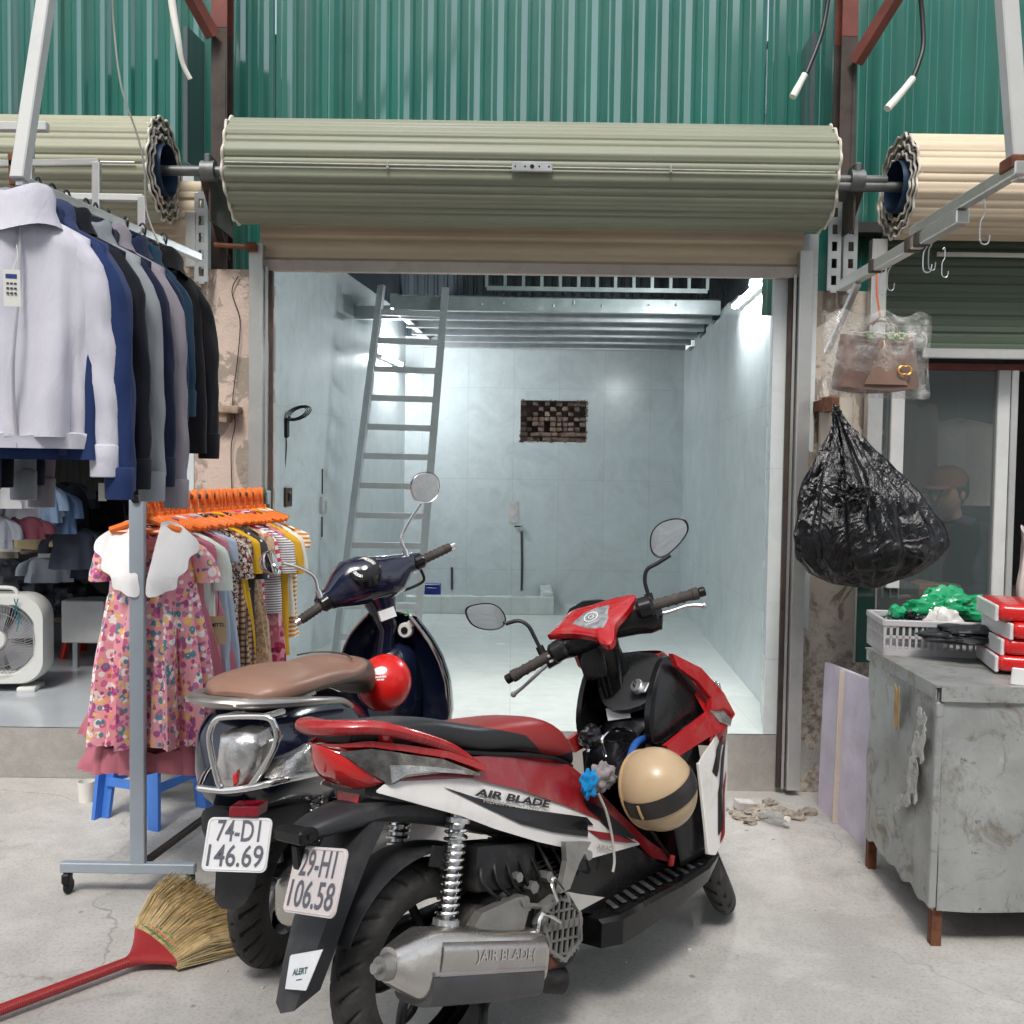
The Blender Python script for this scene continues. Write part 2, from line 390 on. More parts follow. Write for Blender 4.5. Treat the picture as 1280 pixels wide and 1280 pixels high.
# the step face sits at Y 4.5, its top and the shop floor at 0.275
step = MB(); step.add(box((0.06, 7.0, FL / 2 - .002), (3.6, 5.0, FL - .004)), 0)
def floor_fn(u, v):
    y = 4.5 + (BACK + .25 - 4.5) * v; xl = -1.74 + 0 * v; xr = 1.22 if v == 0 else RX(y) + .3
    return (xl + (xr - xl) * u, y, FL)
step.add(grid(floor_fn, 6, 12), 1)
struct(step.build('shop_floor', [M_STEP, M_FLOORT], smooth=None))
lp = MB(); PLF = .245
lp.add(box((-4.4, 7.05, PLF / 2), (5.1, 5.0, PLF - .004)), 0)
lp.add(grid(lambda u, v: (-6.9 + 5.05 * u, 4.55 + 5 * v, PLF + .002), 2, 2), 1)
M_PLFT = mat('grey_glazed_floor', (.42, .45, .48), .16, 0, .08, 2.5, dirt=.15)
struct(lp.build('neighbour_floor', [M_STEP, M_PLFT], smooth=None))

# ================================================================ tiled room
def wall_strip(name, a, b, z0, z1, thick, m, label, jag=None, n=1):
    """vertical wall from a to b (xy), outer thickness to the right of a->b"""
    a = Vector((*a, 0)); b = Vector((*b, 0)); d = (b - a); L = d.length; d.normalize(); nrm = Vector((d.y, -d.x, 0)) * thick
    v = []; f = []
    mb = MB()
    if jag is None:
        c = (a + b) / 2 + nrm / 2
        mb.add(box((c.x, c.y, (z0 + z1) / 2), (L, abs(thick), z1 - z0), (0, 0, math.atan2(d.y, d.x))))
    else:
        s = 0; k = 0
        while s < L - 1e-6:
            w = min(jag[k % len(jag)][0], L - s); top = z1 + jag[k % len(jag)][1]
            c = a + d * (s + w / 2) + nrm / 2
            mb.add(box((c.x, c.y, (z0 + top) / 2), (w - .0015, abs(thick), top - z0), (0, 0, math.atan2(d.y, d.x)))); s += w; k += 1
    o = mb.build(name, m, smooth=None); return tag(o, label, 'wall')
wall_strip('tiled_wall', (LX(4.62), 4.62), (LX(BACK), BACK), FL, 2.93, -.1, M_WALLY, 'pale glossy blue-grey tiled side wall of the empty shop behind the ladder')
wall_strip('tiled_wall', (RX(BACK), BACK), (RX(5.12), 5.12), FL, 2.60, -.1, M_WALLY, 'pale tiled side wall under the lit tube, with a ragged stepped top edge',
           jag=[(.36, .03), (.36, -.02), (.3, .05), (.36, .0), (.36, .04), (.34, .01), (.36, .05)])
# splayed white jamb between the shutter rail and the right wall
jb = MB(); ja = Vector((1.205, 4.5, 0)); jbv = Vector((RX(5.12) - .002, 5.12, 0))
jb.add(prism([(ja.x, ja.y), (jbv.x, jbv.y), (jbv.x + .2, jbv.y), (ja.x + .2, ja.y)], FL, 2.62, lambda u, v, w: Vector((u, v, w))))
tag(jb.build('door_jamb', M_JAMB, smooth=None), 'white tiled jamb of the empty shop inside the shutter rail below the lit tube', 'wall')
# back wall with a rectangular hole full of bricks
hl = W(651, 500, BACK); hr = W(733, 553, BACK)
bx0, bx1, hz0, hz1 = LX(BACK) - .0, RX(BACK) + .0, hr.z, hl.z
bw = thing('back_wall', 'pale blue-grey tiled back wall of the empty shop with a rectangular hole showing bricks', 'wall', (0, BACK, 0))
wb_ = MB(); T_ = .1
for x0, x1, z0, z1 in ((bx0, hl.x, FL, 2.72), (hr.x, bx1, FL, 2.72), (hl.x, hr.x, FL, hz0), (hl.x, hr.x, hz1, 2.72)):
    wb_.add(box(((x0 + x1) / 2, T_ / 2, (z0 + z1) / 2), (x1 - x0, T_, z1 - z0)))
wb_.build('wall', M_WALLX, bw, smooth=None)
bk = MB(); M_BRICK = mat('old_brick', (.20, .135, .105), .9, 0, .45, 9, .6, 60, dirt=.5, dirtc=(.30, .27, .24)); M_DARK = mat('dark_mortar', (.075, .055, .045), .95, 0, .4, 20)
cols, rows = 11, 8; cw = (hr.x - hl.x) / cols; chh = (hz1 - hz0) / rows
bk.add(box(((hl.x + hr.x) / 2, .26, (hz0 + hz1) / 2), (hr.x - hl.x + .2, .02, hz1 - hz0 + .2)), 1)
for j in range(rows):
    for i in range(cols):
        if j > 1 and (i + j) % 2 == 0 and rnd.random() < .8: continue
        if rnd.random() < .12: continue
        w_ = cw * rnd.uniform(.8, 1.05); h_ = chh * rnd.uniform(.7, .93)
        if j <= 1: w_ = cw * 1.5
        bk.add(box((hl.x + cw * (i + .5), .12 + rnd.uniform(-.025, .03), hz0 + chh * (j + .5)), (w_, .09, h_), (rnd.uniform(-.06, .06), rnd.uniform(-.1, .1), rnd.uniform(-.05, .05)), .006), 0)
bk.build('exposed_brick', [M_BRICK, M_DARK], bw, smooth=None)
# a ragged break round the hole
rg = MB()
for k in range(46):
    s = rnd.random(); e = rnd.randrange(4)
    x, z = ((hl.x + (hr.x - hl.x) * s, hz0 if e == 0 else hz1) if e < 2 else (hl.x if e == 2 else hr.x, hz0 + (hz1 - hz0) * s))
    rg.add(box((x, .012, z), (rnd.uniform(.008, .03), .03, rnd.uniform(.006, .02)), (0, rnd.uniform(-1, 1), 0)))
rg.build('broken_edge', M_BRICK, bw, smooth=None)
# chases cut for pipes, patches
M_CHASE = mat('dark_chase', (.05, .055, .05), .9)
ch = MB(); p0 = W(652, 662, BACK - .004); p1 = W(652, 738, BACK - .004)
ch.add(tube([p0 - Vector((0, BACK, 0)) + Vector((0, 0, 0)), Vector((p0.x + .008, -.004, (p0.z + p1.z) / 2)), p1 - Vector((0, BACK, 0))], .012, 6, 4))
p2 = W(565, 709, BACK); p3 = W(565, 737, BACK); ch.add(bar((p2.x, -.004, p2.z), (p3.x, -.004, p3.z), .02, .02))
ch.add(bar((p0.x - .07, -.02, p0.z + .03), (p0.x + .01, -.02, p0.z + .03), .012)); ch.build('pipe_chase', M_CHASE, bw)
tap = MB(); tap.add(cyl((p0.x, -.05, p0.z), (p0.x, 0, p0.z), .014, 10)); tap.add(cyl((p0.x, -.05, p0.z), (p0.x, -.05, p0.z + .05), .009, 8)); tap.build('tap', M_GALV, bw)
pt = MB(); q = W(642, 640, BACK); pt.add(box((q.x, -.003, q.z), (.09, .006, .2))); pt.build('filler_patch', mat('filler', (.56, .52, .50), .8, 0, .2, 12), bw, smooth=None)
# low kerb of the wash corner
k0 = W(531, 738, 8.75); k1 = W(692, 757, 8.2)
wk = MB(); wk.add(box(((bx0 + .1 + k1.x) / 2, 8.25, FL + .075), (k1.x - bx0 - .1, .1, .15), None, .004)); wk.add(box((k1.x - .05, 8.6, FL + .09), (.1, .59, .18), None, .004))
tag(wk.build('wash_kerb', m_tile('kerb_tile', (.60, .64, .62), .6, .6, 'X', .2, var=.05), smooth=None), 'low pale tiled kerb on the floor along the back wall of the shop', 'kerb')
q = G(541, 741, FL); q = W(541, 738, 8.6)
bb = thing('blue_box', 'small blue plastic box on the floor behind the low kerb at the back', 'box', (q.x, 8.55, FL))
B_ = MB(); B_.add(box((0, 0, .1), (.15, .1, .2), None, .01)); B_.add(box((0, -.052, .17), (.1, .01, .03), None, .003)); mbb = mat('blue_plastic', (.01, .03, .22), .35)
B_.build('body', mbb, bb); one(box((0, 0, .208), (.155, .105, .014), None, .004), 'lid', mbb, bb)

# left tiled wall fittings
def on_left(px, py):   # where the sight line meets the left wall
    d = ray(px, py); k = .124; t = (-1.56 - .124 * 4.4) / (d.x - k * d.y); return Vector((0, 0, 1.5)) + d * t
def on_right(px, py):
    d = ray(px, py); k = .0582; t = (1.308 - k * 4.4) / (d.x - k * d.y); return Vector((0, 0, 1.5)) + d * t
ang_l = math.atan2(1, .124)
q = on_left(402, 631); sw = thing('switch_box', 'small white switch box on the left tiled wall above a thin chase line', 'switch', q + Vector((.012, 0, 0)), (0, 0, ang_l))
one(box((0, 0, 0), (.09, .03, .11), None, .006, 2), 'box', M_WHITEM, sw); one(box((0, -.018, 0), (.03, .01, .05), None, .003), 'rocker', mat('grey_plastic', (.4, .4, .38), .4), sw)
one(box((0, .01, .16), (.006, .012, .17)), 'cable_slot', M_CHASE, sw); one(box((0, .01, -.15), (.006, .012, .14)), 'cable_slot', M_CHASE, sw)
q = on_left(358, 621); so = thing('wall_socket', 'small brown socket on the left tiled wall just inside the shutter opening', 'socket', q + Vector((.01, 0, 0)), (0, 0, ang_l))
one(box((0, 0, 0), (.10, .02, .12), None, .005), 'plate', mat('brown_plastic', (.06, .035, .02), .5), so); one(box((0, -.012, 0), (.05, .012, .05), None, .003), 'outlet', M_BLACKP, so)
q = on_left(357, 535)
cb = MB(); 
for k in range(4):
    rr = .05 + .01 * k; pts = [Vector((.02 + rr * math.cos(a) * 1.0 + .06, rr * .9 * math.sin(a) * .3 - .02, .09 + rr * .55 * math.sin(a) + .02 * math.cos(a))) for a in np.linspace(0, 2 * PI, 14)[:-1]]
    cb.add(tube(pts, .003, 6, 1, False, True))
cb.add(tube([(.03, -.02, .07), (.0, -.01, .02), (.0, 0, -.04), (0.005, 0, -.12), (-.01, 0, -.32)], .004, 6, 4)); cb.add(box((0, -.01, .0), (.05, .03, .12), None, .01))
tag(cb.build('cable_coil', M_BLACKP, loc=q, rot=(0, 0, 0)), 'loop of thin black cable hanging from the left tiled wall inside the shop', 'cable')

# ---------------------------------------------------------------- mezzanine, railing, ladder
YM = 6.75; zM = 2.62
mz = thing('mezzanine', 'galvanised steel mezzanine floor over the back half of the shop', 'mezzanine', (0, YM, zM))
xL0, xR0 = W(492, 385, YM).x, RX(YM)
M_DECK = mat('mezzanine_sheet', (.25, .29, .31), .3, .8, .15, 5)
def c_beam(x0, x1, y, h=.09):
    m = MB(); m.add(box(((x0 + x1) / 2, y, h / 2), (x1 - x0, .004, h))); m.add(box(((x0 + x1) / 2, y + .025, h), (x1 - x0, .05, .004))); m.add(box(((x0 + x1) / 2, y + .025, 0), (x1 - x0, .05, .004)))
    return m
for k in range(6):
    y = k * .40; x0 = xL0 if k < 5 else xL0
    c_beam(max(LX(YM + y) + .01, xL0 + .0) if k else xL0, RX(YM + y) - .01, y).build('joist', M_GALV, mz, smooth=None)
dk = MB()
def dfn(u, v):
    y = v * 2.1; x0 = xL0; x1 = RX(YM + y) - .012
    return (x0 + (x1 - x0) * u, y, .098 + (.012 if int(v * 60) % 2 else 0))
dk.add(grid(dfn, 2, 60)); dk.build('deck_sheet', M_DECK, mz, smooth=None)
sb_ = MB(); sb_.add(bar((xL0, 0, .06), (xL0 + .12, 2.1, .06), .05, .1)); sb_.add(bar((LX(YM) + .02, .55, .06), (xL0, .5, .06), .05, .1)); sb_.build('edge_beam', M_GALV, mz, smooth=None)
wh_ = MB(); wh_.add(box((xL0 + .22, .5, .085), (.3, .4, .01))); wh_.build('painted_light_patch', M_WHITEM, mz, smooth=None)  # tube light on the deck underside, painted as a pale panel
bl = MB()
for k in range(9): 
    x = -.25 + k * .17 + rnd.uniform(-.03, .03); bl.add(cyl((x, -.004, .05 + rnd.uniform(-.02, .03)), (x, -.01, .05), .007, 8))
bl.build('bolts', M_WHITEM, mz)
rl = thing('railing', 'grey steel railing with upright bars along the front of the mezzanine', 'railing', (0, YM + .03, zM + .14))
ra, rb = W(608, 375, YM).x, RX(YM) - .1; r0 = MB(); r0.add(bar((ra, 0, .02), (rb, 0, .02), .03)); r0.add(bar((ra, 0, .7), (rb, 0, .7), .03)); r0.build('rail', M_GALV, rl, smooth=None)
for k in range(13):
    x = ra + (rb - ra) * k / 12; one(box((x, 0, .36), (.022, .022, .66)), 'baluster', M_GALV, rl, smooth=None)
# dark metal sheeting above the deck and the ceiling
M_DKM = corr_mat('dark_grey_sheet', (.05, .065, .075), (.1, .11, .12), .35, .2)
def corr(x0, x1, z0, z1, per, dep, prof='trap', seg=8, z_n=1):
    """vertical-ribbed sheet, returned in the XZ plane facing -Y"""
    if prof == 'trap': P = [(0, 0), (.50, 0), (.56, -.25), (.62, 0), (.70, 0), (.78, -1), (.88, -1), (.96, 0)]
    elif prof == 'wall': P = [(0, 0), (.20, 0), (.24, -.16), (.28, 0), (.46, 0), (.72, -1), (.84, -1), (.95, 0)]
    else: P = [(k / 8, -.5 + .5 * math.cos(2 * PI * k / 8)) for k in range(8)]
    xs = []; x = x0
    n = int(math.ceil((x1 - x0) / per))
    for i in range(n):
        for a, b in P:
            xx = x0 + (i + a) * per
            if xx <= x1: xs.append((xx, b * dep))
    v = [Vector((a, b, z)) for z in np.linspace(z0, z1, z_n + 1) for a, b in xs]; U = len(xs)
    f = [(j * U + i, j * U + i + 1, (j + 1) * U + i + 1, (j + 1) * U + i) for j in range(z_n) for i in range(U - 1)]
    return v, f
dkw = one(corr(LX(BACK) - .6, RX(BACK) + .3, 2.73, 3.6, .09, .02), 'metal_sheet_wall', M_DKM, loc=(0, BACK - .03, 0), smooth=None)
tag(dkw, 'dark corrugated sheet wall above the mezzanine at the back of the shop', 'wall')
for nm, a, b, z0, yy in (('metal_side_panel', -1.7, 0, 2.94, None), ):
    sp = MB(); sp.add(box((LX(6.8) - .06, 6.8, 3.28), (.02, 4.3, .64), (0, 0, -.124)))
    tag(sp.build('metal_sheet_wall', M_DKM, smooth=None), 'dark sheet panel over the left tiled wall of the shop', 'wall')
sp = MB(); sp.add(box((RX(6.8) + .08, 6.8, 3.13), (.02, 4.3, .95), (0, 0, -.058))); tag(sp.build('metal_sheet_wall', M_DKM, smooth=None), 'dark sheet panel over the right tiled wall of the shop', 'wall')
struct(one(box((0, 6.95, 3.64), (4.2, 4.15, .04)), 'ceiling', mat('ceiling_dark', (.10, .11, .12), .8), smooth=None))
lad = thing('ladder', 'grey steel ladder leaning from the shop floor up to the mezzanine', 'ladder', G(419, 820, FL))
l0 = Vector((0, 0, 0)); o_ = lad.location; l1 = W(477, 357, 6.72) - o_; r0_ = Vector((.52, .05, 0)); r1_ = W(557, 360, 6.72) - o_
M_LAD = mat('dull_ladder_steel', (.50, .52, .53), .45, .55, .10, 6, dirt=.2)
one(bar(l0, l1, .05, .028), 'rail', M_LAD, lad, smooth=None); one(bar(r0_, r1_, .05, .028), 'rail', M_LAD, lad, smooth=None)
for k in range(12):
    t_ = .05 + k * .0795; a = l0.lerp(l1, t_); b = r0_.lerp(r1_, t_); one(bar(a, b, .03, .04), 'rung', M_LAD, lad, smooth=None)

# ---------------------------------------------------------------- lit tubes inside the shop
M_TUBE = NT('lit_tube').set(Base_Color=(.9, .95, 1), Emission_Color=(.93, .98, 1.0), Emission_Strength=240.0).m
def tube_lamp(a, b, label, nrm):
    a = Vector(a); b = Vector(b); t = thing('tube_lamp', label, 'lamp', (a + b) / 2); d = (b - a).normalized(); h = (b - a) / 2; n = Vector(nrm)
    one(cyl(-h, h, .014, 12), 'tube', M_TUBE, t); one(bar(-h - d * .02 + n * .035, h + d * .02 + n * .035, .045, .03, .004), 'batten', M_WHITEM, t)
    for s in (-1, 1): one(bar(h * s, h * s + n * .03 + d * .001, .03, .02, .003), 'holder', M_WHITEM, t)
tube_lamp(on_right(928, 383) + Vector((-.05, 0, .0)), on_right(963, 352) + Vector((-.05, 0, 0)), 'lit fluorescent tube high on the right tiled wall beside the shutter opening', (1, 0, 0))
la = W(492, 442, 7.9); lb = W(524, 461, 7.5)
tube_lamp((LX(8.5) + .06, 8.5, 2.43), (LX(7.9) + .06, 7.9, 2.43), 'lit fluorescent tube on the left tiled wall under the mezzanine, behind the ladder', (-1, 0, 0))

# ================================================================ upper facade
gw = MB(); [gw.add(corr(a, b, z, 5.2, .116, .0155, 'wall')) for a, b, z in ((-7.0, -1.2, 2.3), (-1.2, 1.236, 2.62), (1.236, 7.0, 2.3))]
gw = gw.build('corrugated_wall', M_GREEN, loc=(0, 4.85, 0), smooth=None)
tag(gw, 'dark green corrugated metal wall above the roller shutters', 'wall')
# an opening is needed behind the shutter: the sheet stops above the shop mouth (z 2.35 is hidden by the coil)

def i_beam(a, b, w, d, t=.008):
    a = Vector(a); b = Vector(b); m = MB(); c = (a + b) / 2; L = (b - a).length
    m.add(box((c.x, c.y - d / 2, c.z), (w, t, L))); m.add(box((c.x, c.y + d / 2, c.z), (w, t, L))); m.add(box((c.x, c.y, c.z), (t, d - t, L))); return m
def column(px, ztop, zbot, label, brace_dx, Y=4.62, w=.074):
    x = W(px, 250, Y).x
    t = thing('steel_column', label, 'column', (x, Y, zbot))
    m = i_beam((0, 0, 0), (0, 0, 3.55 - zbot), w, .1); m.add(box((w * .33, -.052, (3.4 - zbot) / 2), (.012, .012, 3.4 - zbot))); m.build('shaft', M_STEELD, t, smooth=None)
    m = i_beam((0, 0, 3.552 - zbot), (0, 0, 5.2 - zbot), w, .1); m.build('painted_upper_shaft', M_REDOX, t, smooth=None)
    one(bar((0.02 * (1 if brace_dx > 0 else -1), -.08, ztop - zbot), (brace_dx, -.95, ztop - zbot + 1.15), .05, .05), 'brace', M_REDOX, t, smooth=None)
    one(box((0, -.058, .12), (w * 1.1, .012, .24), None, .002), 'base_plate', M_STEELD, t, smooth=None); return t
column(278, 3.50, W(278, 415, 4.62).z, 'dark rusty steel column with a red brace left of the main shutter', -.62)
column(1052, 3.42, W(1050, 395, 4.62).z, 'dark steel column with a red oxide brace right of the main shutter', .62)

# ---------------------------------------------------------------- plaster pillars
def pillar(x0, x1, y0, y1, z1, m, label):
    mb = MB(); nu, nv = 10, 40
    def fn(u, v):
        z = z1 * v; x = x0 + (x1 - x0) * u; d = noise.noise(Vector((x * 5, z * 4, y0))) * .006 if 0 < u < 1 else 0
        return (x, y0 + d, z)
    mb.add(solid_grid(fn, nu, nv, (0, y1 - y0, 0))); return mb
pl = thing('plaster_pillar', 'peeling pink plaster pillar left of the main shutter', 'pillar', (0, 0, 0))
xa, xb = W(243, 450, 4.5).x, W(318, 450, 4.5).x
pillar(xa, xb, 4.50, 4.9, 2.42, M_PINK, '').build('shaft', M_PINK, pl, smooth=60)
lg = MB(); q = W(278, 512, 4.48); M_OLDB = mat('broken_brick', (.36, .27, .20), .9, 0, .4, 14, .7, 50, dirt=.6, dirtc=(.16, .12, .09))
lg.add(box((q.x, q.y - .02, q.z), (.18, .08, .035), (0, .03, 0), .008, 2)); lg.add(box((q.x + .0, q.y - .01, q.z - .035), (.07, .06, .05), (0, .1, 0), .008, 2)); lg.build('broken_ledge', M_OLDB, pl)
wv = [W(a, b, 4.485) for a, b in ((298, 345), (290, 365), (300, 400), (297, 450), (291, 500), (294, 530), (289, 560), (290, 612))]
tag(one(tube(wv, .0025, 5, 5), 'thin_wire', M_BLACKP), 'thin black wire running down the peeling pink pillar', 'wire')
pr = thing('plaster_pillar', 'peeling mould-stained cream plaster pillar right of the main shutter behind the black bag', 'pillar', (0, 0, 0))
xa, xb = W(1000, 700, 4.5).x, W(1094, 700, 4.5).x
pillar(xa, xb, 4.50, 4.9, 2.36, M_CREAMP, '').build('shaft', M_CREAMP, pr, smooth=60)
pp = MB(); q0 = W(1057, 500, 4.3); q1 = W(1057, 590, 4.3); pp.add(cyl((q0.x, 4.42, q1.z - .1), (q0.x, 4.42, q0.z + .02), .075, 20))
tag(pp.build('concrete_pipe', mat('grey_beige_pipe', (.40, .36, .30), .7, 0, .15, 6, .2)), 'short beige pipe on the right pillar behind the black bag', 'pipe')
br = MB(); q = W(1038, 505, 4.3); br.add(box((q.x, 4.30, q.z), (.035, .14, .07), None, .003)); br.add(cyl((q.x, 4.19, q.z - .03), (q.x, 4.33, q.z - .03), .008, 8)); BRK = Vector((q.x, 4.2, q.z - .03))
br.add(box((q.x, 4.44, q.z), (.03, .14, .05)))
tag(br.build('iron_bracket', M_RUST, smooth=None), 'rusty iron bracket holding the black bag on the right pillar', 'bracket')

# ---------------------------------------------------------------- roller shutters
ZC, YC, RC = 2.808, 4.30, .214
def coil_surface(x0, x1, Rr, nrib=13, n=416, rib=.006, x_n=2):
    def fn(u, v):
        a = 2 * PI * u; ph = (u * nrib) % 1.0
        d = rib * 1.1 * max(0, math.sin(PI * min(ph / .62, 1))) ** .5 + rib * .55 * max(0, math.sin(PI * (ph - .66) / .28)) - rib * .35 * math.exp(-((ph - .64) / .03) ** 2) - rib * .45 * math.exp(-((ph - .97) / .03) ** 2)
        rr = Rr + d; return (x0 + (x1 - x0) * v, -rr * math.cos(a), rr * math.sin(a))
    return grid(fn, n, x_n, True)
def scallop(x, Rr, nrib=17, amp=.009, th=.014, wd=.016, ph=0.0):
    pts = [Vector((x + .004 * math.sin(a * 5 + ph * 3), -(Rr + amp * math.sin(nrib * a + ph)) * math.cos(a), (Rr + amp * math.sin(nrib * a + ph)) * math.sin(a))) for a in np.linspace(0, 2 * PI, 121)[:-1]]
    return tube(pts, th / 2, 6, 1, False, True)
def slats(x0, x1, z0, z1, h, y, prof=.008):
    """curved shutter slats as one sheet facing -Y"""
    n = max(1, round((z1 - z0) / h)); pts = []
    for i in range(n):
        za = z0 + (z1 - z0) * i / n; hh = (z1 - z0) / n
        pts += [(za, 0), (za + hh * .06, -prof * .2), (za + hh * .12, -prof), (za + hh * .35, -prof * 1.05), (za + hh * .42, -prof * .75), (za + hh * .5, -prof * 1.1), (za + hh * .85, -prof), (za + hh * .94, -prof * .15)]
    pts.append((z1, 0)); v = [Vector((x, y + b, a)) for a, b in pts for x in (x0, (x0 + x1) / 2, x1)]
    f = [(j * 3 + i, j * 3 + i + 1, (j + 1) * 3 + i + 1, (j + 1) * 3 + i) for j in range(len(pts) - 1) for i in range(2)]; return v, f
# main shutter
x0, x1 = -1.232, 1.352
ms = thing('roller_shutter', 'wide sage green rolled-up shutter with cream slats below over the empty shop', 'shutter', (0, YC, ZC))
one(coil_surface(x0, x1, RC), 'coil', M_SHG, ms, smooth=50)
for x, s in ((x0, -1), (x1, 1)):
    e = MB()
    for k in range(5): e.add(scallop(x + s * (.004 - .004 * k), RC - k * .02 + .004, 17 - k, .008, .013, .016, k * 1.3))
    e.build('coil_edge', M_SHEDGE, ms)
    one(xf(lathe([(1e-3, 0), (.1, 0), (.15, 0)], 32), Matrix.Translation((x - s * .05, 0, 0)) @ Matrix.Rotation(PI / 2, 4, 'Y')), 'end_disc', M_BLUESH, ms)
M_AXLE = mat('grey_axle_steel', (.16, .17, .17), .45, .6, .2, 20, dirt=.4)
one(cyl((x0 - .28, 0, 0), (x1 + .28, 0, 0), .022, 16), 'axle', M_AXLE, ms)
# curtain, bottom rail and guides: frame at Y 4.45
zb = W(640, 343, 4.47).z; xg0, xg1 = W(327, 600, 4.45).x, W(987, 650, 4.45).x + .01
one(xf(slats(xg0 - .02, xg1 + .03, zb + .055, 2.98, .095, 0), Matrix.Translation((0, 4.49 - YC, -ZC))), 'curtain', M_SHC, ms, smooth=40)
one(box(((xg0 + xg1) / 2, 4.478 - YC, zb + .027 - ZC), (xg1 - xg0 + .03, .03, .055), None, .004), 'bottom_rail', mat('dull_aluminium_rail', (.50, .44, .40), .45, .5, .12, 2, dirt=.4), ms, smooth=None)
ztop = W(320, 305, 4.45).z
def guide(px, sgn, zlow, nm='guide_rail'):
    x = W(px, 650, 4.45).x; m = MB(); H = ztop - zlow; zc = (ztop + zlow) / 2 - ZC
    m.add(box((x, 4.43 - YC, zc), (.058, .006, H), None, .0015)); m.add(box((x + sgn * .026, 4.465 - YC, zc), (.006, .064, H))); m.add(box((x - sgn * .03, 4.465 - YC, zc), (.004, .07, H)))
    m.add(box((x - sgn * .045, 4.47 - YC, zc - .05), (.012, .03, H - .1)), 0); m.add(box((x - sgn * .062, 4.475 - YC, zc - .05), (.016, .02, H - .1)), 1)
    return m.build(nm, [M_ALU, M_STEELD], ms, smooth=None)
guide(320, -1, FL + .0); guide(999, 1, .03)
# slide bolts on the coil front
lk = MB(); yy = -RC - .012; zz = W(640, 210, YC - RC).z - ZC
lk.add(tube([(x0 + .01, yy, zz + .004), (x1 - .02, yy, zz - .004)], .004, 8)); 
for px in (485, 838): X = W(px, 210, YC - RC).x; lk.add(box((X, yy, zz), (.01, .014, .034), None, .003))
lk.build('bolt_rod', mat('dull_rod', (.30, .30, .26), .55, .3, .2, 20), ms)
X = W(665, 210, YC - RC).x; one(box((X, yy - .004, zz), (.17, .016, .042), None, .004), 'lock_case', M_GALV, ms); 
kk = MB(); kk.add(cyl((X, yy - .014, zz), (X, yy - .009, zz), .009, 12)); [kk.add(cyl((X + d, yy - .0135, zz), (X + d, yy - .009, zz), .004, 8)) for d in (-.07, -.03, .03, .07)]; kk.build('keyhole', M_BLACKP, ms)
# latch pin at the head of the left guide
q = W(300, 307, 4.40); lt = MB(); a = W(268, 306, 4.42); b = W(312, 309, 4.42); lt.add(tube([a, b], .011, 8)); lt.add(box(b + Vector((.01, 0, 0)), (.05, .05, .04), None, .006))
lt.map(lambda p: p - Vector((0, YC, ZC))); lt.build('latch_pin', M_RUST, ms)
# bearing brackets
def bracket(x, side, label, grp=None, col=None):
    t = thing('shutter_bracket', label, 'bracket', (x, YC, ZC)); col = col or M_GALV
    m = MB(); m.add(box((0, .18, -.1), (.008, .34, .22))); m.add(box((side * .022, .18, .008), (.05, .36, .006))); m.add(bar((side * .02, -.02, -.02), (side * .02, .33, -.32), .035, .006)); m.build('arm', M_STEELD, t, smooth=None)
    pz = MB(); W_, H_ = .055, .40
    # slotted angle: a strip with real slots
    for s in (0, 1) if side > 0 else (0,):
        ox = -.045 + .075 * s if side > 0 else -.075
        for x_ in (-.021, .021): pz.add(box((ox + x_, .13, -.26), (.018, .005, H_)))
        z = -.26 - H_ / 2 + .008
        for k in range(6): pz.add(box((ox, .1305, z + k * (H_ - .016) / 5), (.026, .005, .034)))
    pz.add(box((ox - .03, .155, -.26), (.006, .05, H_))); pz.build('slotted_plate', M_GALV, t, smooth=None)
    bb_ = MB(); bb_.add(cyl((-.03, 0, 0), (.03, 0, 0), .045, 18)); bb_.add(box((0, .02, .03), (.03, .10, .08), None, .006)); bb_.build('bearing', M_AXLE, t); return t
bracket(-1.36, -1, 'galvanised bracket with slotted plate carrying the left end of the main shutter')
bracket(1.50, 1, 'galvanised bracket with slotted plate carrying the right end of the main shutter')
# left neighbour's shutter
def side_shutter(xe, s, far, matc, label, zoff=0.0, cz=None, matb=None, zlow=None):
    t = thing('roller_shutter', label, 'shutter', (0, YC, ZC + zoff)); a, b = sorted((xe, far))
    one(coil_surface(a, b, RC * 1.0), 'coil', matc, t, smooth=50)
    e = MB(); 
    for k in range(8): e.add(scallop(xe - s * (k * .006 + .01) * (k % 3), RC - k * .0125 + .002, 16 - k % 3, .008, .011, .016, k * 2.1))
    e.build('coil_edge', M_SHEDGE, t)
    one(xf(lathe([(.11, -.02), (.125, .25)], 40), Matrix.Translation((xe, 0, 0)) @ Matrix.Rotation(-s * PI / 2, 4, 'Y')), 'drum', M_BLUESH, t)
    sp = MB(); 
    for k in range(4): a_ = k * PI / 2 + .5; sp.add(bar((xe - s * .06, 0, 0), (xe - s * .06, .118 * math.cos(a_), .118 * math.sin(a_)), .02, .008))
    sp.build('drum_spokes', M_STEELD, t, smooth=None)
    one(xf(lathe([(1e-3, 0), (.125, 0)], 32), Matrix.Translation((xe - s * .25, 0, 0)) @ Matrix.Rotation(PI / 2, 4, 'Y')), 'drum_back', M_BLUESH, t)
    one(cyl((xe - s * .26, 0, 0), (xe + s * .28, 0, 0), .022, 14), 'axle', M_AXLE, t); return t
ls = side_shutter(-1.555, 1, -4.6, shutter_mat('pale_sage_shutter', (.31, .31, .22), (.16, .16, .11)), 'rolled-up sage green shutter of the clothes shop, cut off by the left edge')
one(xf(slats(-4.6, W(252, 300, 4.49).x, 2.30, 2.82, .084, 0), Matrix.Translation((0, .19, -ZC))), 'curtain', M_SHC, ls, smooth=40)
q = W(240, 300, 4.45); one(box((q.x, .15, q.z - ZC), (.05, .05, .25), None, .003), 'guide_head', M_ALU, ls, smooth=None)
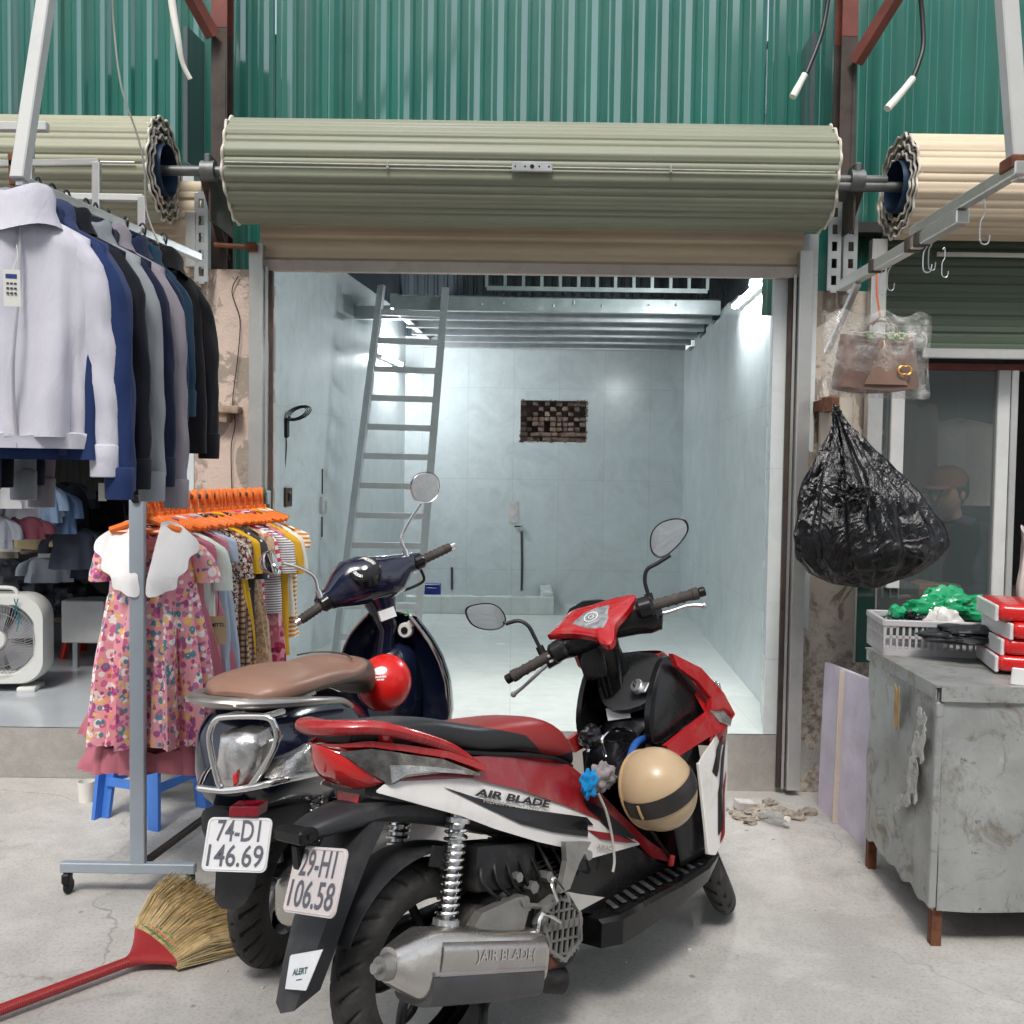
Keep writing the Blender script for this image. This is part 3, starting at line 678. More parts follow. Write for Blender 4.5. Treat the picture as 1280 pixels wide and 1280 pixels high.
rm = MB(); zz = W(100, 203, YC - RC).z - ZC; rm.add(tube([(-4.5, -RC - .01, zz), (-1.6, -RC - .01, zz - .0)], .004, 8)); rm.build('bolt_rod', M_GALV, ls)
rs = side_shutter(1.685, -1, 4.6, M_SHC, 'rolled-up cream shutter of the neighbouring shop at the right edge', -.028)
xr = W(1098, 380, 4.5).x; zr = W(1190, 447, 4.5).z
one(xf(slats(xr, 4.6, zr + .03, 2.80, .078, 0), Matrix.Translation((0, .19, -ZC + .028))), 'curtain', M_SHDG, rs, smooth=40)
one(box(((xr + 4.6) / 2 + .1, .17, zr - ZC + .028 + .015), (4.6 - xr - .2, .03, .045), None, .004), 'bottom_rail', M_ALU, rs, smooth=None)
q = W(1097, 340, 4.42); m = MB(); za = W(1097, 300, 4.42).z; zl = 1.0
m.add(box((q.x, .12, (za + zl) / 2 - ZC + .028), (.07, .05, za - zl), None, .003)); m.build('guide_rail', M_ALU, rs, smooth=None)
q = W(1240, 315, 4.45); one(box((q.x + .9, .16, W(1240, 319, 4.46).z - ZC + .028), (2.3, .012, .02)), 'slat_seam', M_ALU, rs, smooth=None)

# ---------------------------------------------------------------- right shop front: dark room, window
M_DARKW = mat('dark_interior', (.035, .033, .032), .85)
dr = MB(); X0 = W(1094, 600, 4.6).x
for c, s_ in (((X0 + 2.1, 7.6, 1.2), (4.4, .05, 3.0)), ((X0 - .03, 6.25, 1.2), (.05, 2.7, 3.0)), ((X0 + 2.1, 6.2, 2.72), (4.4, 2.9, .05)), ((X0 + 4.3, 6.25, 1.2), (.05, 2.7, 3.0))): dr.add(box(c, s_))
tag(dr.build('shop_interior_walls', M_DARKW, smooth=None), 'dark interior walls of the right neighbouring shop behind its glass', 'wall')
struct(one(box((X0 + 2.1, 6.1, .12), (4.4, 3.1, .24)), 'neighbour_floor', M_STEP, smooth=None))
wd = thing('shop_window', 'aluminium framed shop window below the dark green shutter on the right', 'window', (0, 4.62, 0))
def vpost(px0, px1, y0, y1, Y=4.62, m=M_WHITEM, nm='frame', dep=.045, parent=wd):
    a = W(px0, y0, Y); b = W(px1, y0, Y); zt = a.z; zl = W(px0, y1, Y).z
    return one(box(((a.x + b.x) / 2, 0, (zt + zl) / 2), (b.x - a.x, dep, zt - zl), None, .004), nm, m, parent, smooth=None)
vpost(1246, 1262, 460, 760); vpost(1263, 1272, 460, 760, m=M_ALU); vpost(1078, 1096, 478, 735, 4.5 - 0, M_WHITEM); vpost(1113, 1130, 478, 735, m=M_WHITEM, nm='mullion')
a = W(1130, 458, 4.62); one(box((a.x + .6, 0, a.z), (2.0, .05, .03)), 'head_rail', M_REDOX, wd, smooth=None)
gl = NT('window_glass').set(Base_Color=(.10, .13, .13), Roughness=.02, Alpha=.30, IOR=1.5, Specular_IOR_Level=1.0, Coat_Weight=1.0, Coat_IOR=1.7, Coat_Roughness=.02).m
a = W(1097, 470, 4.62); b = W(1246, 735, 4.62); one(box(((a.x + b.x) / 2, 0, (a.z + .3) / 2 + .15), (b.x - a.x, .006, a.z - .3)), 'pane', gl, wd, smooth=None)
# folding gate lattice behind the glass
fg = thing('folding_gate', 'grey lattice gate folded behind the window glass beside the black bag', 'gate', (W(1113, 540, 4.75).x, 4.75, 0))
lt = MB()
for k in range(4):
    lt.add(box((-.06 + k * .04, 0, 1.35), (.008, .02, 1.7)))
lt.build('uprights', M_GALV, fg, smooth=None); lt = MB()
for z in (1.62, 1.72):
    for k in range(3):
        for s in (-1, 1): lt.add(bar((-.06 + k * .04, -.012, z - s * .035), (-.02 + k * .04, -.012, z + s * .035), .006, .003))
lt.build('lattice', M_WHITEM, fg, smooth=None)
# hanging clothes and stock seen through the glass

# ================================================================ cloth
def fabric(name, col, var=.08, kind=None, cols=None, rough=.85, sc=1.0, weave=500):
    if name in MATS: return MATS[name]
    t = NT(name); c = srgb(col) if isinstance(col, str) else col
    k = t.ramp(t.noise(5, 5, .6), [(.3, tuple(x * (1 - var) for x in c)), (.7, tuple(min(1, x * (1 + var)) for x in c))])
    P = [srgb(q) for q in (cols or [])]
    if kind == 'floral':
        for i, (s_, th) in enumerate(((21, .42), (25, .38), (33, .36))):
            mp = t.mapping((sc, sc, sc), (i * 3.1, i * 1.7, i * 2.3)); d = t.voro(s_, mp, rnd_=.95); cc = t.voro(s_, mp, out='Color', rnd_=.95)
            sp = t.N.new('ShaderNodeSeparateColor'); t.L.new(cc, sp.inputs[0])
            st = [((j + .0) / len(P), P[(j + i * 2) % len(P)]) for j in range(len(P))]
            pal = t.ramp(sp.outputs[i], st, 'CONSTANT')
            dn = t.math('ADD', d, t.math('MULTIPLY', t.noise(70, 2), .25)); k = t.mix(t.ramp(dn, [(th + .12, 1.0), (th + .16, 0.0)]), k, pal)
            k = t.mix(t.ramp(dn, [(.10 + .1, 1.0), (.12 + .1, 0.0)]), k, P[(i + 2) % len(P)])
    elif kind == 'stripe':
        w = t.wave(sc, 0, 1, 'Z'); k = t.mix(t.ramp(w, [(.45, 0.0), (.55, 1.0)]), k, P[0])
    elif kind == 'plaid':
        for d_, th in (('X', .78), ('Z', .78)):
            w = t.wave(sc, 0, 1, d_); k = t.mix(t.ramp(w, [(th, 0.0), (th + .04, .9)]), k, P[0])
            w = t.wave(sc * 2, 0, 1, d_); k = t.mix(t.ramp(w, [(.9, 0.0), (.94, .7)]), k, P[1 % len(P)])
    elif kind == 'dots':
        k = t.mix(t.ramp(t.voro(sc, rnd_=.2), [(.2, 1.0), (.25, 0.0)]), k, P[0])
    elif kind == 'print':
        k = t.mix(t.ramp(t.noise(sc, 3, .6, 1.5), [(.5, 0.0), (.53, 1.0)]), k, P[0])
        if len(P) > 1: k = t.mix(t.ramp(t.noise(sc * 1.4, 3, .6, 1.5, t.mapping(loc=(5, 2, 1))), [(.55, 0.0), (.58, 1.0)]), k, P[1])
    t.color(k); t.set(Roughness=rough, Sheen_Weight=.08, Sheen_Roughness=.4, Specular_IOR_Level=.25)
    t.bump(t.noise(weave, 2, .5), .12, .001); t.bump(t.noise(1.0, 6, .62, .8, t.mapping((14, 14, 5))), .45, .014); MATS[name] = t.m; return t.m
def torso(L, w0, w1, d0=.045, d1=.07, slope=.28, neck=.06, amp=.008, fn=7, seed=0, waist=None, nu=56, nv=34, hemw=0.0, twist=0.0):
    r_ = random.Random(seed); ph = [r_.uniform(0, 6.3) for _ in range(6)]
    def f(u, v):
        th = 2 * PI * u; a = w0 + (w1 - w0) * v
        if waist and v < waist[0]: a = w0 + (waist[1] - w0) * (v / waist[0])
        elif waist: a = waist[1] + (w1 - waist[1]) * ((v - waist[0]) / (1 - waist[0])) ** .8
        b = (d0 + (d1 - d0) * v) * min(1, .22 + v * 9) ; c, s = math.cos(th), math.sin(th)
        x = a * spow(c, .85); y = b * spow(s, .8)
        g = (v if not waist else max(0, (v - waist[0]) / (1 - waist[0]) * 1.6 + .25 * (v > waist[0])))
        w = amp * min(g, 1.1) * (math.sin(fn * th + ph[0] + .8 * math.sin(v * 3 + ph[1])) + .55 * math.sin(fn * 1.9 * th + ph[2] + v) + .3 * math.sin(fn * 3.3 * th + ph[3] - v * 2))
        n_ = noise.noise(Vector((x * 9 + seed, v * L * 7, s * 2))) * .010
        x += c * (w + n_) * .6; y += s * (w + n_)
        zt = -slope * max(0, abs(x) - neck * .4) - .010; z = -L * v + zt * (1 - v) ** 2 + (-.03 * max(0, 1 - abs(x) / neck) * (1 - v) ** 6 if s < 0 else 0)
        z += hemw * math.sin(th * 2 + ph[4]) * v ** 3
        return (x, y + twist * v * x, z)
    return grid(f, nu, nv, True)
def sleeve(side, w0, L, r0, r1, out=.05, slope=.28, seed=0, z0=0.0, fwd=0.0, nv=26, flat=.6):
    rings = []
    for j in range(nv + 1):
        v = j / nv; x = side * (w0 - .035 + out * (1 - (1 - v) ** 2) + .035 * min(1, v * 5)); z = z0 - slope * (w0 - .05) - .012 - L * v; y = fwd * v
        rr = (r0 + (r1 - r0) * v) * min(1, .45 + v * 5); ring = []
        for k in range(20):
            a = 2 * PI * k / 20; q = noise.noise(Vector((math.cos(a) * 1.3 + seed, math.sin(a) * 1.3, v * L * 11 + seed))) * .009 * min(1, v * 4)
            ring.append((x + (rr * .75 + q) * math.cos(a), y + (rr * flat + q) * math.sin(a), z + .3 * side * (-rr) * math.cos(a) * (1 - v)))
        rings.append(ring)
    return loft(rings)
def hanger(name, label, loc, yaw, m, w=.16, group=None, thick=.004, flat=False, metalhook=None, sl=.3):
    """rail centre is at the origin; the hook loops over it"""
    t = thing(name, label, 'hanger', loc, (0, 0, yaw), group)
    rr = .020; pts = [Vector((0, rr * math.sin(a) * -1, rr * math.cos(a) - .004)) for a in np.linspace(-1.9, PI, 12)]
    pts = [Vector((p.x, p.y, p.z)) for p in pts] + [Vector((0, 0, -.045)), Vector((0, 0, -.07))]
    one(tube(pts, thick * (1.5 if flat else .8), 8, 2), 'hook', metalhook or m, t)
    s = MB(); s.add(tube([(-w, 0, -.075 - w * sl), (-w * .5, 0, -.075 - w * sl * .4), (-.02, 0, -.072), (.02, 0, -.072), (w * .5, 0, -.075 - w * sl * .4), (w, 0, -.075 - w * sl)], [thick * 1.5] * 3, 8, 4, flat=1.0))
    if flat:
        s.add(box((0, 0, -.062), (.05, .008, .03), None, .003)); s.add(tube([(-w * .95, 0, -.075 - w * .32), (0, 0, -.075 - w * .36), (w * .95, 0, -.075 - w * .32)], thick, 6))
    s.build('arms', m, t); return t
M_HBLK = mat('black_hanger_plastic', (.012, .012, .013), .3)
M_HORG = NT('orange_hanger_plastic').set(Base_Color=(.80, .17, .02), Roughness=.3, Subsurface_Weight=.0, Specular_IOR_Level=.5).m
M_TAGP = mat('paper_tag', (.72, .72, .68), .7, 0, .04)
M_TAGK = mat('kraft_tag', (.52, .42, .24), .75, 0, .08)
M_INK = mat('dark_ink', (.03, .03, .05), .6)

# ---------------------------------------------------------------- adult jackets on the high rail
ra_, rb_ = G(24, 226, 2.2), G(242, 319, 2.2)
rail = thing('clothes_rail', 'steel tube rail high on the left, carrying the row of jackets', 'rail', ra_)
d_ = rb_ - ra_
one(bar((0, 0, 0), d_ * 1.04, .026, .026, .003), 'rail', M_GALV, rail, smooth=None)
a = W(62, -30, 2.55); one(bar(Vector((-.0, 0, .0)), a - ra_, .035, .035, .003), 'drop_tube', M_WHITEM, rail, smooth=None)
hk = MB(); 
for k in range(14): q = d_ * (.05 + k * .066); hk.add(box(q + Vector((0, -.013, 0)), (.006, .003, .006)))
hk.build('screws', M_STEELD, rail, smooth=None)
fr = thing('pipe_frame', 'white and grey square tube frame in front of the left shutter', 'frame', W(60, 200, 3.3))
o_ = fr.location
def pbar(p, q, w, m, nm='tube', Y=3.3, Y2=None): return one(bar(W(*p, Y) - o_, W(*q, Y2 or Y) - o_, w, w, .003), nm, m, fr, smooth=None)
pbar((-90, 158), (60, 159), .03, M_WHITEM); pbar((-90, 206), (124, 203), .022, M_ALU); pbar((-90, 243), (180, 248), .024, M_WHITEM)
pbar((121, 203), (121, 300), .026, M_ALU, 'post'); pbar((178, 246), (178, 300), .026, M_ALU, 'post'); pbar((38, 159), (37, 232), .024, M_ALU, 'post')
pbar((15, 192), (17, 232), .022, M_RUST, 'clamp')
wr = [W(*p) for p in ((140, -20, 3.0), (143, 40, 3.0), (152, 110, 2.95), (172, 170, 2.95), (181, 215, 2.95), (183, 262, 2.95), (198, 305, 2.9))]
tag(one(tube(wr, .003, 6, 5), 'dangling_wire', mat('grey_wire', (.22, .22, .2), .5)), 'thin grey wire dangling from above to the far end of the jacket rail', 'wire')

def jacket(name, label, s, yaw, col, w=.17, L=.60, Ls=.62, hood=False, group='jackets on the high rail', seed=0, cuffs=True, full=False, hcol=None):
    p = ra_ + d_ * s
    hanger('clothes_hanger', 'black plastic hanger carrying the ' + label.split(',')[0].split(' with')[0].split(' showing')[0], p + Vector((0, 0, .012)), yaw, M_HBLK, w * .78, 'black hangers on the high rail', sl=.62)
    t = thing(name, label, 'jacket' if 'jacket' in label else 'garment', p + Vector((0, 0, -.055)), (0, 0, yaw), group)
    m = fabric('fabric_' + col[1:], col, .07, weave=420)
    one(torso(L, w, w * 1.02, .03, .050, .50, amp=.021, fn=5, seed=seed), 'body', m, t, smooth=80)
    for sd in (-1, 1): 
        one(sleeve(sd, w, Ls - .07, .058, .044, .030, .50, seed + sd, flat=.5), 'sleeve', m, t, smooth=80)
        zE = -.50 * (w - .05) - .012 - (Ls - .07); one(loft([ell_ring((sd * (w + .030), 0, zE + h), (1, 0, 0), (0, 1, 0), a, b, 1, 18) for h, a, b in ((.012, .034, .028), (.008, .037, .031), (-.03, .036, .030), (-.07, .035, .028), (-.072, .03, .024))]), 'cuff', m, t, smooth=60)
    z0 = -.005
    big = 1.12 if seed == 3 else 1.0
    cn = one(loft([[((.050 + .004 * math.sin(5 * a + seed)) * r_ * math.cos(a), .042 * r_ * math.sin(a) - .0, z0 + h + .012 * math.sin(a * 2 + seed)) for a in np.linspace(0, 2 * PI, 25)[:-1]] for r_, h in [(q[0] * big, q[1] * (big * 1.3 if big > 1 else 1)) for q in ((1.5, -.04), (1.2, -.008), (1.22, .016), (1.05, .030), (.88, .018), (.8, -.02))]], cap=False), 'collar', m, t, smooth=80)
    return t, m
j1, m1 = jacket('zip_jacket', 'pale lilac zip jacket with a white price tag, first on the high rail', .03, R(14), '#c9c8d3', .150, .575, .61, seed=3)
# zip, hem band, tag, pocket
def front_line(t, x, z0, z1, m, r_=.0035, y=-.085):
    pts = [(x + .008 * math.sin(k), y + .01 * math.sin(k * 1.3) + (.03 if k == 0 else 0), z0 + (z1 - z0) * k / 6) for k in range(7)]; return one(tube(pts, r_, 6, 4), 'zip', m, t)
M_ZIP = mat('grey_zip', (.40, .40, .43), .4, .2)
front_line(j1, -.012, .02, -.60, M_ZIP, .004, -.052)
one(torso(.055, .160, .156, .052, .048, 0, amp=.003, fn=16, seed=4, nv=5), 'hem_band', m1, j1, smooth=80).location = (0, 0, -.548)
tg = thing('price_tag', 'white paper price tag with a small blue panel hanging on the pale lilac jacket', 'tag', W(15, 360, 2.20)); 
one(box((0, 0, 0), (.036, .002, .082), (.06, 0, .2)), 'card', M_TAGP, tg, smooth=None); one(box((-.0003, -.0022, .026), (.024, .002, .010), (.06, 0, .2)), 'blue_panel', mat('tag_blue', (.03, .05, .22), .5), tg, smooth=None)
tx = MB()
for k in range(9): tx.add(box(((-.008 + .008 * (k % 3)) * math.cos(.2), (-.008 + .008 * (k % 3)) * math.sin(.2) - .0022, .010 - (k // 3) * .011), (.0055, .001, .004), (0, 0, .2)))
tx.build('print', M_INK, tg, smooth=None); one(tube([(0, 0, .04), (.01, .005, .07), (.006, .01, .1)], .001, 5, 4), 'string', M_TAGP, tg)
JK = [('navy_jacket', 'bright navy jacket, second on the high rail', .085, 6, '#22345f', .165, .63, .66),
      ('grey_blue_jacket', 'slate blue jacket, third on the high rail', .15, 2, '#3a4568', .145, .62, .65),
      ('black_jacket', 'near-black jacket, fourth on the high rail', .22, 0, '#14161f', .155, .62, .64),
      ('grey_jacket', 'grey jacket showing a pale sleeve edge, fifth on the high rail', .32, 2, '#8b9095', .145, .62, .68),
      ('navy_jacket', 'deep navy jacket, sixth on the high rail', .37, 8, '#131a33', .145, .60, .64),
      ('mauve_jacket', 'mauve-grey jacket with a long sleeve, seventh on the high rail', .44, 14, '#88838c', .15, .62, .70),
      ('navy_jacket', 'dark navy short jacket, eighth on the high rail', .54, 40, '#1a2340', .12, .46, .46),
      ('teal_jacket', 'dark teal jacket, ninth on the high rail', .64, 52, '#17384e', .115, .50, .44),
      ('black_trousers_set', 'black jacket, last on the high rail', .78, 52, '#0d0e13', .135, .60, .56)]
for i, (nm, lb, s, yw, c, w, L, Ls) in enumerate(JK): jacket(nm.replace('black_trousers_set', 'black_jacket'), lb, s, R(yw), c, w, L, Ls, seed=11 * i + 5)
# small tags at hems
for i, (px, py) in enumerate(((114, 612), (128, 615), (150, 608), (165, 600))):
    q = W(px, py, 2.6 + i * .08); tt = thing('hem_tag', ('black', 'white', 'grey', 'cream')[i] + ' size tag dangling below the row of jackets', 'tag', q)
    one(box((0, 0, 0), (.022, .002, .05)), 'card', (M_BLACKP, M_TAGP, mat('grey_card', (.25, .25, .26), .6), M_TAGK)[i], tt, smooth=None); one(tube([(0, 0, .025), (.003, 0, .08), (0, .01, .13)], .0012, 5, 3), 'string', M_BLACKP, tt)

# ---------------------------------------------------------------- children's clothes rack
bN, bF = W(172, 624, 3.30), W(332, 612, 4.32); bF.z = bN.z
M_RACKG = mat('blue_grey_paint', (.34, .39, .44), .42, .1, .07, 6, dirt=.15)
rk = thing('clothes_rack', 'grey-blue steel garment rack on castors holding the children\'s clothes', 'rack', (bN.x, bN.y, 0))
dB = bF - bN
foot = G(150, 1137, .09); fz = .10
one(bar((0, 0, fz), (0, 0, bN.z + .012), .052, .026, .003), 'post', M_RACKG, rk, smooth=None)
one(bar((dB.x, dB.y, fz), (dB.x, dB.y, bN.z + .012), .042, .024, .003), 'post', M_RACKG, rk, smooth=None)
one(tube([(0, -.01, bN.z), (dB.x, dB.y + .01, bN.z)], .011, 12), 'hanging_bar', M_STEELD, rk)
cap_ = MB(); cap_.add(cyl((0, -.022, bN.z), (0, .0, bN.z), .014, 14)); cap_.build('bar_end', M_BLACKP, rk)
one(bar((0.01, .0, fz + .01), (dB.x, dB.y, fz + .01), .022, .022, .002), 'floor_bar', M_STEELD, rk, smooth=None)
for y_, x_ in ((0, 0), (dB.y, dB.x)):
    one(bar((x_ - .27, y_, fz), (x_ + .2, y_, fz), .03, .035, .003), 'foot', M_RACKG, rk, smooth=None)
    for sx in (-.25, .18):
        c = MB(); c.add(cyl((x_ + sx - .01, y_ + .012, .027), (x_ + sx + .01, y_ + .012, .027), .027, 18, bev=.004)); c.add(box((x_ + sx, y_, .058), (.03, .035, .04), None, .006)); c.add(cyl((x_ + sx, y_, .07), (x_ + sx, y_, .09), .012, 10)); c.build('castor', M_BLACKP, rk)
FL_C = ['#a8588c', '#5c8f9c', '#edc07c', '#f6ecea', '#cf6f9c', '#f0a6b0']
KIDS = [ # s, yaw, L, w, waist, material, sleeve length, dress?
 ('flower_dress', 'pink flowered dress with a wide white scalloped collar at the front of the rack', .015, 2, .77, .135, (.27, .150, .215), ('f_floral', '#e9a3ad', 'floral', FL_C, 1.25), .16),
 ('ruffle_dress', 'long dusty pink ruffled dress behind the flowered one', .07, 8, .90, .13, (.3, .15, .26), ('f_dusty', '#b86f7c', None, None, 1), .12),
 ('mint_blouse', 'pale mint blouse behind the flowered dress', .12, 14, .40, .155, None, ('f_mint', '#cfd9d0', None, None, 1), .20),
 ('pink_dress', 'plain dusty rose dress with a striped hem beside the mint blouse', .17, 10, .88, .13, (.3, .14, .23), ('f_rose', '#c77f8c', None, None, 1), .1),
 ('grey_frock', 'pale blue-grey frock between the rose dress and the printed blouse', .23, 12, .60, .13, (.3, .14, .19), ('f_gblue', '#a8b4c4', None, None, 1), .12),
 ('printed_blouse', 'black and white printed blouse with lace, above the kraft tag', .29, 14, .42, .16, None, ('f_bw', '#d8d2c8', 'print', ['#2a2624', '#b0463c'], 60), .18),
 ('plaid_dress', 'beige plaid dress with a cream hem', .36, 12, .62, .14, (.3, .14, .19), ('f_plaid', '#c9b08c', 'plaid', ['#3b2e28', '#8d3b33'], 14), .12),
 ('yellow_dress', 'mustard yellow dress in the middle of the rack', .43, 12, .72, .145, (.3, .14, .18), ('f_yel', '#d9a91e', None, None, 1), .18),
 ('grey_tunic', 'dark grey tunic with white dots behind the mustard dress', .49, 10, .70, .14, None, ('f_dots', '#3c3b3e', 'dots', ['#cfcfd2'], 40), .2),
 ('lace_dress', 'beige lace print dress in the far half of the rack', .55, 10, .68, .145, (.3, .14, .19), ('f_lace', '#cdb193', 'print', ['#a98468'], 45), .12),
 ('striped_top', 'pink and white striped top in the far half of the rack', .62, 12, .50, .15, None, ('f_pstr', '#efe2e2', 'stripe', ['#d92b56'], 9), .2),
 ('white_tshirt', 'white t-shirt with thin grey stripes near the far end of the rack', .68, 14, .42, .16, None, ('f_wstr', '#e2dfde', 'stripe', ['#77757a'], 30), .18),
 ('rose_print_dress', 'deep pink blossom print dress near the far end of the rack', .74, 12, .70, .14, (.3, .14, .18), ('f_rosep', '#cf7d92', 'floral', ['#b03a5e', '#e9c1c4', '#8e2a4e', '#e7a1a9'], .8), .12),
 ('yellow_shirt', 'ochre yellow shirt at the far end of the rack', .82, 14, .62, .16, None, ('f_och', '#cfa02b', None, None, 1), .2),
 ('white_shirt', 'creamy white shirt at the far end of the rack', .89, 14, .46, .16, None, ('f_crm', '#d9d4c8', None, None, 1), .2),
 ('orange_dress', 'orange striped dress hanging last on the rack', .95, 14, .56, .15, None, ('f_orst', '#d98a34', 'stripe', ['#efe6d8'], 16), .1)]
HGRP = 'orange hangers on the children\'s rack'
for i, (nm, lb, s, yw, L, w, wst, fm, sl) in enumerate(KIDS):
    s = .10 + i * .0565
    p = bN + dB * (s + .0)
    hanger('clothes_hanger', 'orange plastic hanger packed on the children\'s rack bar', p, R(yw), M_HORG, w * .8, HGRP, .0085, True)
    if i: yw += rnd.uniform(-8, 8) if i < 13 else -4; w *= rnd.uniform(.9, 1.12)
    t = thing(nm, lb, 'dress' if 'dress' in nm or 'frock' in nm else 'top', p + Vector((0, 0, -.098 if i == 0 else -.080)), (0, 0, R(yw)), 'children\'s clothes on the rack')
    m = fabric(fm[0], fm[1], .06, fm[2], fm[3], sc=fm[4])
    if wst: one(torso(L, w, wst[2], .04, .10, .30 if i == 0 else .46, .055, .020 if i else .030, 10, i * 3 + 1, wst[:2]), 'body', m, t, smooth=80)
    else: one(torso(L, w, w * 1.05, .035, .06, .48, .05, .008, 6, i * 3 + 1), 'body', m, t, smooth=80)
    for sd in (-1, 1): one(sleeve(sd, w, sl, .055, .052 if sl > .15 else .04, .055 if i == 0 else .030, .30 if i == 0 else .47, i + sd, nv=12), 'sleeve', m, t, smooth=80)
    one(tube([(.055 * math.cos(a), .028 * math.sin(a) - .004, .0 - .012 * math.sin(a)) for a in np.linspace(0, 2 * PI, 19)[:-1]], .006, 6, 1, False, True), 'neckband', m, t, smooth=80)
    if i == 0: dress1 = t
    if i == 6: plaid_t = t
    if i in (1, 3):
        rf = MB()
        for k, zz in enumerate((.74, .88)): rf.add(torso(.10, wst[2] * .95, wst[2] * (1.08 + .06 * k), .10, .11, 0, .05, .014, 17, k + i), 0, Matrix.Translation((0, 0, -L * zz)))
        rf.build('ruffle', fabric('f_ruf' + str(i), fm[1] if i == 1 else '#b5525e', .06, None if i == 1 else 'stripe', None if i == 1 else ['#e8d8d8'], sc=30), t, smooth=80)
# extra hangers with no visible garment of their own
for k in range(14):
    p = bN + dB * (.05 + k * .066); hanger('clothes_hanger', 'orange plastic hanger packed on the children\'s rack bar', p, R(rnd.uniform(2, 20)), M_HORG, .12, HGRP, .0085, True)
hanger('clothes_hanger', 'dark green hanger last on the far end of the children\'s rack', bN + dB * .985, R(10), mat('green_plastic', (.02, .10, .03), .35), .11, None, .0055, True)
# scalloped collar, two lapels
M_WCOT = fabric('white_cotton', '#efeeee', .03)
for sd in (-1, 1):
    out = [(.055, .012), (.09, .016), (.14, -.008), (.20, -.048), (.208, -.085), (.175, -.11), (.17, -.15), (.135, -.175), (.125, -.215), (.09, -.225), (.055, -.240), (.012, -.232), (.03, -.12)]
    pts = smooth_path([Vector((a, b, 0)) for a, b in out] + [Vector((.055, .012, 0))], 4)[:-1]
    def place(u, v, w_, sd=sd): return Vector((sd * u * .86, -.050 - .060 * min(1, abs(v) * 5 + .1) - .012 * math.sin(u * 40) * 1 + w_ + .05 * max(0, u - .12) * 3, v + .005))
    bm = bmesh.new(); vv = [bm.verts.new((p.x, p.y, 0)) for p in pts]; bm.faces.new(vv); bmesh.ops.triangulate(bm, faces=bm.faces); bmesh.ops.subdivide_edges(bm, edges=bm.edges, cuts=2, use_grid_fill=True)
    bm.verts.index_update(); V = [q.co.copy() for q in bm.verts]; F = [tuple(q.index for q in f.verts) for f in bm.faces]; bm.free()
    mb = MB(); mb.add(([place(q.x, q.y, 0) for q in V], F)); mb.add(([place(q.x, q.y, .004) for q in V], [f[::-1] for f in F])); mb.build('collar', M_WCOT, dress1, smooth=80)
tg = thing('paper_tag', 'kraft paper tag with printed letters hanging on the plaid dress', 'tag', W(272, 788, 3.50)); tg.rotation_euler = (0, 0, R(8))
one(box((0, 0, 0), (.062, .002, .105), None), 'card', M_TAGK, tg, smooth=None); one(text_vf('MITTI.', .019, .0006, fn=lambda u, v: (u, -.0022, v + .02)), 'print', M_INK, tg, smooth=None); one(tube([(0, 0, .05), (.004, .0, .10), (0, .01, .15)], .0012, 5, 3), 'string', M_INK, tg)
# white pink under-dress at left of the flowered dress
t = thing('white_pink_dress', 'white and pink frilled dress half hidden at the left behind the flowered dress', 'dress', bN + dB * .17 + Vector((-.10, 0, -.12)), (0, 0, 0), 'children\'s clothes on the rack')
one(torso(.72, .09, .17, .04, .08, .3, .05, .014, 9, 77, (.3, .10)), 'body', fabric('f_wpink', '#ecd6dc', .05), t, smooth=80)
rf = MB(); rf.add(torso(.05, .172, .175, .085, .09, 0, .05, .012, 12, 3), 0, Matrix.Translation((0, 0, -.69))); rf.build('ruffle', fabric('f_redtrim', '#cc3350', .05), t, smooth=80)

# ---------------------------------------------------------------- left shop: dark interior, fan, stock
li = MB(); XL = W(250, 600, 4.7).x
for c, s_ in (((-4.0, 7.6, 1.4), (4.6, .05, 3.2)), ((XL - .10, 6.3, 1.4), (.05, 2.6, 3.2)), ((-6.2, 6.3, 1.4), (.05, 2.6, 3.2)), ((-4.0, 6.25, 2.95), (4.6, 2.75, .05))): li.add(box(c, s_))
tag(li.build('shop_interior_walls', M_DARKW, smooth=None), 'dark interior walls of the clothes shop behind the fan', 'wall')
fp = G(30, 862, PLF + .002); fan = thing('floor_fan', 'white box fan with a round grille standing on the raised floor of the clothes shop', 'fan', (fp.x - .12, fp.y, PLF + .002), (0, 0, R(8)))
M_FANW = mat('aged_white_plastic', (.62, .63, .60), .38, 0, .05, 4, dirt=.1)
FH = .54; FW_ = .25
def rrect(w, h, r_, n=8): return [(sx * (w - r_) + r_ * math.cos(a), sz * (h - r_) + r_ * math.sin(a)) for (sx, sz, a0) in ((1, 1, 0), (-1, 1, PI / 2), (-1, -1, PI), (1, -1, 3 * PI / 2)) for a in np.linspace(a0, a0 + PI / 2, n)]
outer = rrect(FW_, FH / 2 - .02, .13); n_ = len(outer); ccz = FH / 2 + .02; rg_ = .200
ang = [math.atan2(b, a) for a, b in outer]; inner = [(rg_ * math.cos(a), rg_ * math.sin(a)) for a in ang]
rings = []
for (pf, y, k) in ((outer, .09, .97), (outer, .07, 1.0), (outer, -.05, 1.0), (outer, -.08, .96), (inner, -.08, 1.08), (inner, -.055, 1.0), (inner, .08, 1.0), (inner, .09, 1.04)): rings.append([(a * k, y, b * k + ccz) for a, b in pf])
v, f = loft(rings, cap=False); m = len(rings) - 1; f += [(m * n_ + k, m * n_ + (k + 1) % n_, (k + 1) % n_, k) for k in range(n_)]
one((v, f), 'housing', M_FANW, fan, smooth=50)
gr = MB()
for k in range(70):
    a = 2 * PI * k / 70; gr.add(tube([(.05 * math.cos(a), -.085, ccz + .05 * math.sin(a)), (.13 * math.cos(a + .25), -.092, ccz + .13 * math.sin(a + .25)), (.200 * math.cos(a + .4), -.07, ccz + .200 * math.sin(a + .4))], .0017, 4, 3))
